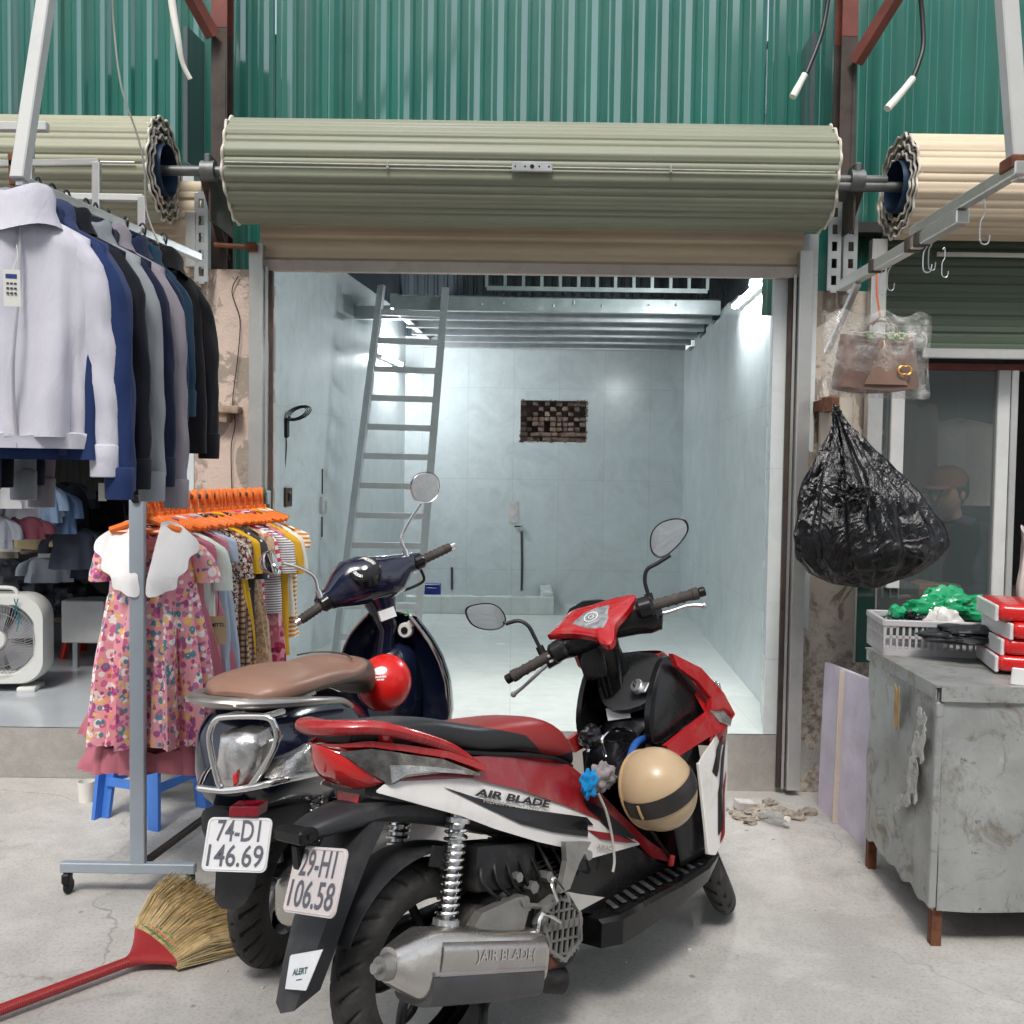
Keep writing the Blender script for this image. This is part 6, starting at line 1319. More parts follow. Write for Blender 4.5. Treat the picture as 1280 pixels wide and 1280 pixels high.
# ================================================================ things hung on the red scooter
def loc_of(bk, pix, y): return bk.M @ bk.tr([pix], (0, y, 0), (0, 1, 0))[0]
def helmet(name, label, c, r_, rotm, mshell, mband, mtrim, patch=None, band=True, sq=(1.0, .92, .93)):
    """open-face shell; local +X is the front, +Z the crown"""
    t = thing(name, label, 'helmet', c); t.rotation_euler = rotm.to_euler()
    def sh(u, v):
        a = 2 * PI * u; cut = -.42 - .12 * math.cos(a); b = PI / 2 - (PI / 2 - cut) * v; return Vector((r_ * sq[0] * math.cos(a) * math.cos(b), r_ * sq[1] * math.sin(a) * math.cos(b), r_ * sq[2] * math.sin(b)))
    n, m = 56, 26; v1, f1 = grid(sh, n, m, True); v2 = [q * .90 for q in v1]; N = len(v1); F = f1 + [tuple(k + N for k in q)[::-1] for q in f1]
    for k in range(n): a = m * n + k; b = m * n + (k + 1) % n; F.append((a, b, b + N, a + N))
    one((v1 + v2, F), 'shell', mshell, t, smooth=60)
    edge = [sh(k / 48, 1.0) * 1.0 for k in range(48)]; one(tube(edge, .007, 8, 1, False, True), 'rim_trim', mtrim, t)
    one(lump((0, 0, -.022), r_ * .86, (1, .9, .92), 3, 0, 28, 16), 'lining', mat('helmet_lining', (.03, .028, .026), .9), t)
    return t, sh
hc = loc_of(RB, (822, 986), -.27)
view = (hc - Vector((0, 0, 1.5))).normalized()
M_BEIGE = mat('beige_gloss_shell', (.50, .36, .215), .34, 0, .04, 4, .02, 120, coat=.15, dirt=.22, dirtc=(.3, .22, .15), dscale=14)
# crown turned up-right and towards the viewer, opening to the left
zc = Vector((.66, -.70, .16)).normalized(); yc = Vector((-.70, -.50, -.42)); yc = (yc - zc * yc.dot(zc)).normalized(); xc = yc.cross(zc)
hrot = Matrix((xc, yc, zc)).transposed()
hel, shf = helmet('helmet', 'beige half helmet with a black band hanging beside the red scooter\'s floor board', hc, .119, hrot, M_BEIGE, M_BLACKP, mat('tan_trim', (.42, .27, .13), .5))
def bandf(u, v):
    a = R(-22 + 224 * u); b = .05 + (v - .5) * .44; r_ = .1222; return Vector((r_ * math.sin(b), r_ * .92 * math.cos(a) * math.cos(b), r_ * .93 * math.sin(a) * math.cos(b)))
def orient_band(p): return Matrix.Rotation(R(28), 3, xc.cross(zc)) @ p
M_LEATH = mat('black_leather_band', (.022, .018, .018), .4, 0, .15, 12, .2, 160)
one(grid(bandf, 64, 6), 'band', M_LEATH, hel, smooth=80)
tb_ = [Vector((.1275 * math.cos(a), .1235 * .92 * math.sin(a), .02 + .0)) for a in np.linspace(-.2, .2, 5)]
one(tube([Vector((.1235 * math.sin(b), .1235 * .92 * math.cos(.12) * math.cos(b), .1235 * .93 * math.sin(.12) * math.cos(b) + .002)) for b in (-.12, 0, .12, .22)], .004, 6, 4), 'buckle_strap', mat('tan_trim', (.42, .27, .13), .5), hel)
# chin strap up to the carrier, red clip
a = loc_of(RB, (812, 925), -.10); b = loc_of(RB, (840, 940), -.17); st = MB(); st.add(tube([a, loc_of(RB, (808, 945), -.16), loc_of(RB, (800, 962), -.18)], .009, 8, 4, flat=.4)); st.add(tube([loc_of(RB, (828, 920), -.10), b, loc_of(RB, (848, 962), -.19)], .009, 8, 4, flat=.4)); tag(st.build('helmet_strap', M_LEATH), 'black webbing strap tying the beige helmet to the scooter\'s front carrier', 'strap')
st = MB(); st.add(tube([loc_of(RB, (808, 1030), -.17), loc_of(RB, (822, 1050), -.165), loc_of(RB, (836, 1070), -.165)], .007, 6, 3, flat=.5)); s_o = st.build('strap_end', M_LEATH); tag(s_o, 'black strap end with a red clip hanging below the beige helmet', 'strap')
q = loc_of(RB, (839, 1076), -.168); one(box(q, (.02, .014, .034), (0, .2, .6), .004), 'clip', mat('red_clip', (.55, .02, .02), .35), s_o)
# rag and cord under the seat nose
def rag(c, w, h, name, label, m, seed, rot=(0, 0, 0)):
    def fn(u, v):
        x = (u - .5) * w; z = -v * h; y = .012 * math.sin(u * 9 + seed + v * 2) + .012 * noise.noise(Vector((u * 4, v * 4, seed))) ; return (x * (1 - .35 * v) + .012 * math.sin(v * 9 + seed), y, z + .015 * math.sin(u * 9 + seed))
    o = one(solid_grid(fn, 28, 18, (0, .004, 0)), name, m, smooth=80, loc=c, rot=rot); return tag(o, label, 'rag')
for pix, y, r_, sq_, lb, m_, sd_ in (((752, 972), -.165, .040, (1.3, .6, 1.0), 'grey cloth stuffed beside the seat nose of the red scooter', fabric('grey_rag', '#8f888a', .1), 2), ((737, 980), -.178, .032, (.9, .6, 1.25), 'blue and white cloth stuffed under the seat nose of the red scooter', fabric('blue_rag', '#1f86c4', .1, 'print', ['#dfe8ee'], 30), 7)):
    tag(one(lump((0, 0, 0), r_, sq_, sd_, .5, 40, 26, 2.0, .35), 'rag', m_, smooth=80, loc=loc_of(RB, pix, y), rot=(0, 0, R(35))), lb, 'rag')
bl2 = MB(); bl2.add(tube([loc_of(RB, (790, 985), -.13), loc_of(RB, (786, 955), -.12), loc_of(RB, (800, 925), -.10), loc_of(RB, (840, 925), -.12), loc_of(RB, (862, 940), -.15)], .011, 10, 6)); tag(bl2.build('elastic_cord', mat('blue_rubber', (.02, .10, .36), .4)), 'blue rubber loop behind the beige helmet on the scooter', 'cord')
cd_ = MB(); cd_.add(tube([loc_of(RB, p, y) for p, y in (((748, 992), -.172), ((758, 1015), -.176), ((765, 1045), -.172), ((768, 1075), -.17), ((766, 1090), -.17))], .004, 8, 5)); tag(cd_.build('elastic_cord', mat('dirty_white_cord', (.42, .40, .37), .6)), 'white cord dangling over the side panel of the red scooter', 'cord')
yf_ = loc_of(RB, (800, 1131), -.17); 
leaf = one(box(loc_of(RB, (799, 1132), -.19) + Vector((0, 0, .006)), (.03, .02, .006), (.1, 0, .5), .002), 'dry_leaf', mat('yellow_leaf', (.50, .33, .03), .7)); tag(leaf, 'small yellow leaf lying on the foot board of the red scooter', 'leaf')

# ================================================================ dark blue scooter
DB = Bike('motor_scooter', 'dark blue retro scooter with a brown seat and chrome tail guard', (-.70, 2.88), 75, 0, 45)
dr_ = DB.root; S2 = DB.S
M_NAVY = paint('dark_navy_paint', (.006, .010, .030), .16, .08); M_BROWN = fabric('brown_vinyl', (.23, .125, .085), .08, rough=.42, weave=300); M_BROWND = fabric('dark_brown_vinyl', (.085, .058, .045), .08, rough=.45, weave=300)
M_SATIN = mat('satin_silver', (.40, .37, .35), .32, .8, .08, 5, dirt=.25, dirtc=(.2, .16, .14)); M_REFL = mat('lamp_reflector', (.66, .65, .64), .10, .9, .30, 26, 1.0, 45, coat=1.0)
wheel(dr_, 'rear_wheel', (0, 0, .235), .238, .11, .068, 5, M_RIMS); wheel(dr_, 'front_wheel', (1.25, 0, .235), .235, .10, .062, 5, M_RIMS, S2)
one(body_x([(-.29, .60, .68, .07), (-.24, .54, .80, .13), (-.15, .52, .84, .165), (.05, .46, .83, .18), (.25, .42, .79, .17), (.42, .38, .70, .14), (.50, .34, .60, .11)], 26, .8, 34), 'rear_body', M_NAVY, dr_)
_t = NT('two_tone_brown_vinyl'); _k = _t.below([(-.28, .860), (0, .855), (.25, .835), (.34, .83), (.40, .85), (.46, .90), (.55, .95)], -.3, .6, .78, .96)
_t.color(_t.mix(_k, _t.ramp(_t.noise(7, 5), [(.3, (.25, .135, .095)), (.7, (.31, .175, .125))]), (.085, .058, .045))); _t.rough(.42); _t.bump(_t.noise(300, 2, .5), .15, .001); _t.bump(_t.noise(8, 4, .6), .2, .012); M_SEATB = _t.m
seat = one(body_x([(-.235, .85, .875, .07), (-.20, .838, .90, .12), (-.1, .828, .905, .145), (.1, .818, .892, .15), (.25, .80, .868, .145), (.34, .78, .868, .135), (.44, .755, .858, .12), (.51, .715, .82, .10), (.545, .70, .76, .07)], 28, .62, 40), 'seat', M_SEATB, dr_)
one(tube([(.31, -.10, .874), (.345, -.06, .880), (.36, 0, .882), (.345, .06, .880), (.31, .10, .874)], .003, 6, 5), 'stitching', M_BROWND, seat)
# grab rail: flat silver loop
ga = [Vector((.16, -.165, .755)), Vector((.05, -.18, .80)), Vector((-.10, -.175, .833)), Vector((-.20, -.145, .85)), Vector((-.29, -.085, .862)), Vector((-.325, 0, .866))]; gg = ga + [Vector((p.x, -p.y, p.z)) for p in ga[-2::-1]]
one(tube(gg, [.010, .017, .021, .023, .026, .028, .026, .023, .021, .017, .010], 14, 6, flat=.62), 'grab_rail', M_SATIN, dr_); one(body_x([(-.31, .845, .862, .05), (-.26, .83, .865, .09), (-.2, .82, .86, .1)], 14, .6), 'rail_bracket', M_DGREY, dr_)
tsm = text_vf('YAMAHA', .017, .0012, 1.3); one(([Vector((-.266 + .0 - q.y * .15, -q.x - .0, .860 + q.y)) for q in tsm[0]], tsm[1]), 'lettering', M_SILV, seat, smooth=None)
tsm = text_vf('YAMAHA', .015, .0012, 1.5); one(([Vector((-.10 + q.x, -.1515, .846 + q.y)) for q in tsm[0]], tsm[1]), 'lettering', M_SILV, seat, smooth=None)
# tail lamp and indicators
Tq = lambda pix, x: DB.tr(pix, (x, 0, .7), (1, 0, 0))
lp_ = Tq([(277, 917), (300, 912), (322, 917), (328, 932), (322, 958), (308, 982), (292, 988), (276, 986), (272, 955)], -.33); one(dome(lp_, (-1, 0, 0), .06, .035), 'tail_lamp', M_REFL, dr_)
rl_ = Tq([(291, 968), (297, 964), (298, 978), (292, 984)], -.372); one(dome(rl_, (-1, 0, 0), .004, .004), 'red_bulb', M_LENSR, dr_)
sv = Tq([(337, 925), (350, 920), (330, 965), (308, 990), (300, 990), (322, 962)], -.30); one(dome(sv, (-1, 0, 0), .02, .008), 'silver_fin', M_SATIN, dr_)
ind = DB.xz([(355, 975), (363, 950), (385, 930), (415, 922), (420, 972)], -.175)
for s_ in (-1, 1): one(dome([(a + (.06 if s_ > 0 else 0), s_ * (.165 if s_ < 0 else .12), b) for a, b in ind], (0, s_, -.0), .05, .03), 'indicator', M_LENSC, dr_)
# chrome guard
cg = MB(); loop = Tq([(262, 917), (268, 902), (282, 896), (330, 896), (343, 906), (346, 925), (335, 950), (312, 984)], -.385); cg.add(tube(loop, .0085, 12, 5))
l2 = Tq([(262, 917), (263, 935), (272, 975), (277, 984)], -.385); cg.add(tube(l2, .0085, 12, 5))
base = Tq([(249, 985), (280, 988), (315, 984)], -.385) + [Vector(p) for p in DB.tr([(350, 976), (395, 967)], (0, -.2, 0), (0, 1, 0))]; cg.add(tube(base, .0095, 12, 5)); cg.add(tube([base[0], base[0] + Vector((.10, .03, .02)), base[0] + Vector((.25, .02, .03))], .0095, 12, 4)); cg.add(tube([loop[3], loop[3] + Vector((.10, 0, -.01))], .0085, 10)); cg.add(tube([loop[2], loop[2] + Vector((.10, 0, -.01))], .0085, 10)); cg.build('chrome_guard', M_CHROME, dr_)
# under tail, plate, mud flap
one(body_x([(-.33, .50, .58, .05), (-.25, .44, .56, .09), (-.1, .42, .55, .11), (.1, .42, .52, .12)], 16, .6), 'undertail', M_DGREY, dr_)
rr_ = Tq([(287, 1008), (323, 1008), (322, 1021), (286, 1021)], -.36); one(dome(rr_, (-1, 0, 0), .05, .003), 'rear_reflector', mat('red_reflector', (.25, .008, .02), .25), dr_)
fq = [(-.27, .48, .075), (-.31, .40, .07), (-.345, .34, .065), (-.365, .285, .055), (-.37, .27, .045)]; rings = [[(x, -w, z), (x, w, z), (x + .012, w, z), (x + .012, -w, z)] for x, z, w in fq]
mf = Tq([(270, 1085), (320, 1087), (316, 1110), (306, 1130), (296, 1137), (277, 1136), (268, 1125)], -.34); one(dome(mf, (-1, 0, 0), .012, .002), 'mudguard', M_DGREY, dr_); one(bar((-.32, 0, .44), (-.22, 0, .50), .10, .02, .003), 'mudguard_stay', M_DGREY, dr_)
add_plate(DB, [(261, 1021), (341, 1023), (333, 1091), (252, 1089)], .004, ('74-D1', '146.69'), dr_, -.385, M_PLW)
one(solid_grid(lambda u, v: ((.262 + .01 * math.cos((v - .5) * PI)) * math.cos(R(40 + 95 * u)), (v - .5) * .16, .235 + (.262 + .01 * math.cos((v - .5) * PI)) * math.sin(R(40 + 95 * u))), 20, 8, (0, 0, -.004)), 'hugger', M_DGREY, dr_)
en = MB(); en.add(box((.12, .10, .27), (.46, .09, .17), None, .04, 3)); en.add(body_x([(-.02, .19, .29, .04), (.15, .18, .36, .07), (.35, .16, .38, .08), (.48, .2, .32, .06)], 16, .6)); en.build('engine', M_ENGB, dr_)
one(body_x([(-.22, .24, .34, .03), (-.18, .21, .37, .05), (.1, .19, .34, .055), (.22, .2, .28, .04)], 18, .7, y0=-.15), 'exhaust', M_EXH, dr_); shock(dr_, (.02, .11, .52), (-.02, .11, .31)); shock(dr_, (.02, -.11, .52), (-.02, -.11, .31))
one(body_x([(.42, .24, .36, .17), (.6, .23, .31, .2), (.8, .23, .31, .2), (.95, .26, .36, .18)], 20, .5), 'foot_board', M_BLK, dr_)
# leg shield: concave inner face with a silver edge
zs = [.30, .42, .55, .68, .78, .86, .93]; wz = [.16, .205, .23, .225, .20, .155, .09]; xz_ = [1.00, .985, .965, .94, .915, .90, .90]
def shf2(u, v): z = .30 + .63 * v; w = float(np.interp(z, zs, wz)); y = (u - .5) * 2 * w; e = abs(u - .5) * 2; return (float(np.interp(z, zs, xz_)) + .05 * (1 - e ** 2) - .035 * e ** 6, y, z)
shd = one(solid_grid(shf2, 30, 24, (.02, 0, 0)), 'leg_shield', M_NAVY, dr_)
ed = [Vector(shf2(1, v)) for v in np.linspace(0, 1, 16)] + [Vector(shf2(u, 1)) for u in np.linspace(.9, .1, 7)] + [Vector(shf2(0, v)) for v in np.linspace(1, 0, 16)]; one(tube([p + Vector((.008, 0, 0)) for p in ed], .008, 8), 'silver_edge', M_CHROME, shd)
def fro(u, v): z = .32 + .60 * v; w = float(np.interp(z, zs, wz)) * .98; a = (u - .5) * PI; return (float(np.interp(z, zs, xz_)) + .02 + float(np.interp(z, [.3, .6, .93], [.06, .20, .08])) * math.cos(a), w * math.sin(a), z)
one(solid_grid(fro, 24, 16, (-.004, 0, 0)), 'front_cowl', M_NAVY, dr_)
one(body_x([(.86, .50, .78, .085), (.92, .46, .82, .10), (.98, .44, .80, .10)], 20, .6), 'glove_box', M_NAVY, dr_)
kq = DB.tr([(507, 788)], (.90, 0, .85), (1, 0, 0))[0]; m = MB(); m.add(cyl(kq + Vector((.02, 0, 0)), kq + Vector((-.012, 0, .002)), .030, 24, bev=.004)); m.add(cyl(kq + Vector((.01, -.022, .026)), kq + Vector((-.010, -.022, .028)), .015, 18, bev=.003)); kk_ = m.build('key_switch', mat('pale_grey_plastic', (.55, .55, .54), .35), dr_); m = MB(); m.add(cyl(kq + Vector((-.012, 0, .002)), kq + Vector((-.016, 0, .002)), .014, 18)); m.add(box(kq + Vector((-.018, 0, .002)), (.004, .004, .016))); m.build('key_slot', M_BLACKP, kk_)
gq = DB.tr([(508, 766)], (.92, 0, .9), (1, 0, 0))[0]; one(tube([gq + Vector((-.005, .010 * math.cos(a), .010 * math.sin(a))) for a in np.linspace(.6, 5.2, 10)], .0022, 6), 'green_mark', mat('green_mark', (.05, .35, .10), .4), shd)
one(body_x([(.50, .34, .60, .10), (.56, .32, .50, .1), (.66, .28, .38, .09)], 18, .7), 'under_seat_cover', M_NAVY, dr_)
# steered front: fork, mudguard, headset
fk = MB(); [fk.add(cyl((1.25, s_ * .07, .235), (1.05, s_ * .07, .64), .02, 14)) for s_ in (-1, 1)]; fk.add(cyl((1.06, 0, .62), (.88, 0, .98), .024, 14)); fk.v = [S2 @ q for q in fk.v]; fk.build('fork', M_ENGB, dr_)
ff = MB(); ff.add(solid_grid(lambda u, v: ((.262 + .02 * math.cos((v - .5) * PI)) * math.cos(R(20 + 150 * u)) + 1.25, (v - .5) * .16, .235 + (.262 + .02 * math.cos((v - .5) * PI)) * math.sin(R(20 + 150 * u))), 24, 8, (0, 0, -.004))); ff.v = [S2 @ q for q in ff.v]; ff.build('front_mudguard', M_NAVY, dr_)
T2 = lambda pix, x=.84: DB.tr(pix, (x, 0, 1.0), (1, 0, 0), True)
def sb2(mb, name, m, par=dr_, **k): mb.v = [S2 @ q for q in mb.v]; return mb.build(name, m, par, **k)
for a, b in (T2([(376, 775), (402, 757)]), T2([(562, 684), (528, 700)])):
    m = MB(); d = (b - a).normalized(); m.add(tube([a, b], .0175, 16)); [m.add(cyl(a + (b - a) * (.15 + .16 * k), a + (b - a) * (.2 + .16 * k), .0195, 16)) for k in range(5)]; sb2(m, 'grip', M_GRIP); m = MB(); m.add(cyl(a - d * .025, a, .0145, 14, bev=.003)); sb2(m, 'bar_end', M_CHROME); m = MB(); m.add(cyl(b - d * .004, b + d * .04, .031, 18, bev=.008)); sb2(m, 'switch_housing', M_BLK)
m = MB(); lv = T2([(526, 712), (530, 725), (518, 733), (505, 738)], .88); m.add(tube(lv, .006, 8, 4)); sb2(m, 'brake_lever', M_BLACKP)
def h2(px, py, hx, hz, x=.86, p=.85): c = T2([(px, py)], x)[0]; return ell_ring(c, (1, 0, 0), (0, .35, .94), hx, hz, p, 22)
m = MB(); m.add(loft([h2(398, 757, .02, .026), h2(405, 752, .035, .040), h2(415, 748, .045, .047), h2(430, 738, .07, .080, .87), h2(446, 728, .09, .104, .88), h2(466, 722, .10, .108, .88), h2(486, 717, .09, .090, .88), h2(502, 706, .055, .052, .87), h2(516, 702, .04, .040), h2(528, 698, .03, .030)])); sb2(m, 'headset_cover', M_NAVY)
m = MB(); m.add(loft([ell_ring(T2([(470, 735)], .88)[0], (1, 0, 0), (0, 1, 0), .075, .075, .8, 20), ell_ring(T2([(478, 762)], .90)[0], (1, 0, 0), (0, 1, 0), .06, .052, .8, 20), ell_ring(T2([(484, 785)], .92)[0], (1, 0, 0), (0, 1, 0), .05, .04, .8, 20), ell_ring(T2([(478, 830)], .95)[0], (1, 0, 0), (0, 1, 0), .05, .04, .8, 20)])); sb2(m, 'steering_neck', M_NAVY)
lab = T2([(473, 765), (492, 758), (496, 770), (477, 777)], .835); m = MB(); m.add((lab + [p + Vector((.02, 0, 0)) for p in lab], [(0, 1, 2, 3), (7, 6, 5, 4), (0, 4, 5, 1), (1, 5, 6, 2), (2, 6, 7, 3), (3, 7, 4, 0)])); sb2(m, 'warning_label', mat('white_sticker', (.72, .74, .75), .35), smooth=None)
NP2 = Vector((-.72, .10, .69)).normalized(); cM = T2([(456, 712)], .80)[0] ; F2 = frame_to(cM, cM + NP2)
m = MB(); m.add(lathe([(.062, -.03), (.062, .004), (.056, .010), (.052, .008), (1e-3, .008)], 40, F2)); mt_ = sb2(m, 'speedometer', M_BLK); m = MB(); m.add(lathe([(.046, .0095), (.046, .0105), (.034, .0105), (.034, .0095)], 40, F2, arc=4.2)); m.add(lathe([(.012, .0095), (.012, .012), (1e-3, .013)], 20, F2)); sb2(m, 'dial', mat('dial_silver', (.6, .6, .58), .3, .3, .3, 60), mt_)
m = MB(); [m.add(bar(F2 @ Vector((.037 * math.cos(a), .037 * math.sin(a), .0115)), F2 @ Vector((.044 * math.cos(a), .044 * math.sin(a), .0115)), .0018)) for a in np.linspace(.1, 4.1, 15)]; sb2(m, 'dial_ticks', M_INK, mt_)
mirror([(549, 601), (548, 617), (540, 627), (530, 628), (518, 624), (513, 608), (518, 595), (530, 590), (542, 592)], [(526, 630), (513, 650), (502, 672), (506, 687)], .84, (-1, .05, .0), DB, M_CHROME, M_CHROME)
mirror([(322, 700), (330, 690), (345, 690), (356, 704), (352, 716), (338, 718), (325, 712)], [(354, 704), (372, 709), (392, 720), (398, 738)], .84, (-1, -.75, -.12), DB, M_CHROME, M_CHROME)
hc2 = loc_of(DB, (484, 852), 0); hc2 = W(481, 853, DB.M.translation.y + .60)
zc = Vector((.45, -.70, .35)).normalized(); xc = Vector((-.3, -.2, -.8)); xc = (xc - zc * xc.dot(zc)).normalized(); yc = zc.cross(xc)
h2o, _ = helmet('helmet', 'red gloss helmet with a white patch, tucked between the brown seat and the leg shield', hc2, .105, Matrix((xc, yc, zc)).transposed(), mat('red_gloss_shell', (.62, .010, .008), .3, 0, .05, 3, coat=.2, dirt=.12), M_BLACKP, M_REDD)
# white patch: an oval and three short lines of print, laid on the shell
Mi = Matrix((xc, yc, zc)).transposed().transposed()
def on_helmet(u, v, off=.0015):
    base = (Mi @ (Vector((0, 0, 1.5)) - hc2)).normalized(); upv = (Mi @ Vector((0, 0, 1))); upv = (upv - base * upv.dot(base)).normalized(); rt_ = upv.cross(base); d = (base + upv * (.34 + v * 1.9) + rt_ * (u * 1.8 - .22)).normalized(); return Vector((d.x, d.y * .92, d.z * .93)) * (.105 + off)
pm = MB(); pm.add(([on_helmet(.17 * math.cos(a) * k, .10 * math.sin(a) * k + .08) for k in (1, .75, .5, .25, .02) for a in np.linspace(0, 2 * PI, 25)[:-1]], [(i * 24 + k, i * 24 + (k + 1) % 24, (i + 1) * 24 + (k + 1) % 24, (i + 1) * 24 + k) for i in range(4) for k in range(24)]))
[pm.add(grid(lambda u, v, a=a, b=b, z=z: on_helmet(a + (b - a) * u, z - .030 * v), 4, 1)) for a, b, z in ((-.10, -.02, -.05), (-.01, .05, -.05), (.06, .15, -.05), (-.05, .03, -.10), (.04, .11, -.10))]; pm.build('white_patch', mat('white_sticker', (.72, .74, .75), .35), h2o, smooth=None)

# ================================================================ right side: pipes, bags, cabinet
pa_, pb2 = G(1052, 358, 2.16), G(1270, 232, 2.16)
rp = thing('hanging_pipe_rail', 'square steel tube rail with wire hooks running towards the viewer on the right', 'rail', pa_)
d2 = pb2 - pa_
one(bar((0, 0, 0), d2 * .78, .034, .034, .003), 'rail', M_ALU, rp, smooth=None); one(bar(d2 * .52 + Vector((0, 0, .034)), d2 * 1.02 + Vector((0, 0, .034)), .03, .03, .003), 'rail_extension', M_ALU, rp, smooth=None)
one(bar(d2 * .99 + Vector((.012, 0, .03)), W(1256, -30, pb2.y + .02) - pa_, .038, .038, .003), 'drop_tube', M_WHITEM, rp, smooth=None); one(box(d2 * .99 + Vector((.01, 0, .05)), (.06, .06, .03), None, .003), 'joint_plate', M_RUST, rp, smooth=None)
one(bar(d2 * .99 + Vector((0, 0, .03)), d2 * .99 + Vector((.5, 0.1, .05)), .03, .03, .003), 'cross_tube', M_ALU, rp, smooth=None)
for s_ in (.28, .52, .575): one(box(d2 * s_ + Vector((.0, 0, .0)), (.045, .03, .04), None, .003), 'clamp', M_STEELD, rp, smooth=None)
one(bar(d2 * .14 + Vector((0, 0, -.02)), d2 * .02 + Vector((-.02, .1, -.22)), .02, .02, .002), 'strut', M_ALU, rp, smooth=None)
def s_hook(p, sz, label):
    sz *= .8; pts = [(0, 0, .03), (sz * .3, 0, .035), (sz * .35, 0, .0), (0, 0, -.02), (0, 0, -.06), (sz * .3, 0, -.06 - sz * .5), (sz * .8, 0, -.06 - sz * .4), (sz * .95, 0, -.05)]
    o = one(tube(pts, .0016, 6, 5), 'wire_hook', M_GALV, loc=p, rot=(0, 0, rnd.uniform(-.5, .5))); return tag(o, label, 'hook', 'wire hooks on the right rail')
for s_, lb in ((.86, 'white wire hook on the right rail nearest the viewer'), (.61, 'white wire hook just past the clamps of the right rail'), (.58, 'white wire hook hanging at the clamps of the right rail'), (.36, 'white wire hook at the middle of the right rail, over the green shutter'), (.30, 'white wire hook at the far part of the right rail')): s_hook(pa_ + d2 * s_ + Vector((0, 0, -.02)), .03, lb)
s_hook(W(1178, 322, 3.6), .03, 'white wire hook hanging before the dark green shutter')

# hanging electric cables with white conduit tips
def cable(pts, tip, lb, r_=.010):
    t = thing('electric_cable', lb, 'cable', pts[0]); o = pts[0]
    one(tube([p - o for p in pts], r_, 10, 6), 'cable', M_BLACKP, t); d = (tip[1] - tip[0]); one(tube([p - o for p in tip], [.014, .014, .016, .016], 12, 3), 'conduit_tip', M_WHITEP, t)
cable([W(1038, -40, 4.3), W(1035, 0, 4.3), W(1026, 45, 4.28), W(1008, 92, 4.25)], [W(1006, 93, 4.25), W(998, 108, 4.24), W(991, 121, 4.23)], 'black cable with a short white conduit tip dangling left of the right column')
cable([W(1146, -40, 4.2), W(1152, 10, 4.2), W(1154, 55, 4.18), W(1148, 80, 4.16), W(1141, 98, 4.15)], [W(1141, 98, 4.15), W(1125, 118, 4.12), W(1109, 136, 4.1)], 'black cable with a longer white conduit tip dangling right of the right column')
tag(one(tube([W(*p) for p in ((212, -30, 4.1), (216, 10, 4.1), (223, 50, 4.1), (228, 78, 4.12), (238, 99, 4.14))], [.016, .016, .013, .010, .010], 12, 5), 'conduit', M_WHITEP), 'white flexible conduit dangling on the green wall left of the left column', 'cable')

# plastic-wrapped handbag on a wire
hb = W(1095, 440, 3.25); hk_ = W(1096, 348, 3.22)
bag = thing('handbag', 'taupe handbag with a gold emblem hanging in a clear plastic wrapper', 'handbag', (hb.x, hb.y, hb.z), (0, 0, R(6)))
M_TAUPE = fabric('taupe_leather', (.155, .098, .078), .1, rough=.45)
def bgf(u, v):
    th = 2 * PI * u; z = .055 - .18 * v; w = .125 + .02 * v; d = .02 + .045 * math.sin(min(v * 1.15, 1) * PI / 2); x = w * spow(math.cos(th), .45); y = d * spow(math.sin(th), .7)
    y *= 1 - .35 * math.exp(-(x / .05) ** 2) * (1 - v); return (x, y + .006 * noise.noise(Vector((x * 14, z * 14, 2))), z - .01 * math.cos(x * 14))
v_, f_ = grid(bgf, 48, 18, True); f_ += [tuple(18 * 48 + k for k in range(48))]
one((v_, f_), 'body', M_TAUPE, bag, smooth=50)
gus = MB(); gus.add(solid_grid(lambda u, v: (.005 + (u - .5) * (.02 + .13 * v), -.068 - .004 * math.sin(u * PI), .02 - .135 * v), 10, 8, (0, .004, 0))); gus.build('front_flap', fabric('light_taupe_leather', (.235, .15, .115), .1, rough=.4), bag, smooth=60)
for s_ in (-1, 1): one(tube([(s_ * .10 * .5, -.04, .045), (s_ * .045, -.035, .085), (0, -.03, .115 if s_ > 0 else .10), (-s_ * .03, -.03, .085)], .0045, 8, 5), 'handle', fabric('taupe_leather', (.155, .098, .078), .1, rough=.45), bag)
ch_ = MB(); [ch_.add(lump((-.11 + .22 * k / 34, -.05, .055 + .002 * math.sin(k)), .0035, amp=0, n=8, m=6)) for k in range(35)]; ch_.build('bead_chain', M_WHITEP, bag)
fl = MB(); 
for cx_ in (-.05, .02, .055): [fl.add(lump((cx_ + .010 * math.cos(a), -.062, .045 + .010 * math.sin(a)), .006, amp=0, n=8, m=6)) for a in np.linspace(0, 2 * PI, 7)[:-1]]
fl.build('flower_charm', mat('pale_green_charm', (.30, .42, .20), .4), bag); one(tube([(-.005, -.065, .03), (-.008, -.074, -.0), (-.006, -.076, -.04)], .0025, 6, 3), 'gold_tassel', mat('gold', (.62, .40, .10), .3, .8), bag)
lg2 = MB()
for s_ in (-1, 1): lg2.add(tube([(.062 + s_ * .008 + s_ * .014 * math.cos(a) * -1, -.0785, -.068 + .014 * math.sin(a)) for a in np.linspace(1.0, 2 * PI - 1.0, 16)] if s_ > 0 else [(.062 - .008 + .014 * math.cos(a), -.0785, -.068 + .014 * math.sin(a)) for a in np.linspace(1.0, 2 * PI - 1.0, 16)], .0032, 6))
lg2.build('gold_emblem', mat('gold_emblem', (.70, .38, .08), .35, .5), bag)
M_FILM = NT('clear_film'); M_FILM.set(Base_Color=(.85, .84, .80), Roughness=.12, Specular_IOR_Level=.9, Alpha=.24, Coat_Weight=.5); M_FILM.bump(M_FILM.noise(16, 5, .7, 1.2), 1.0, .03)
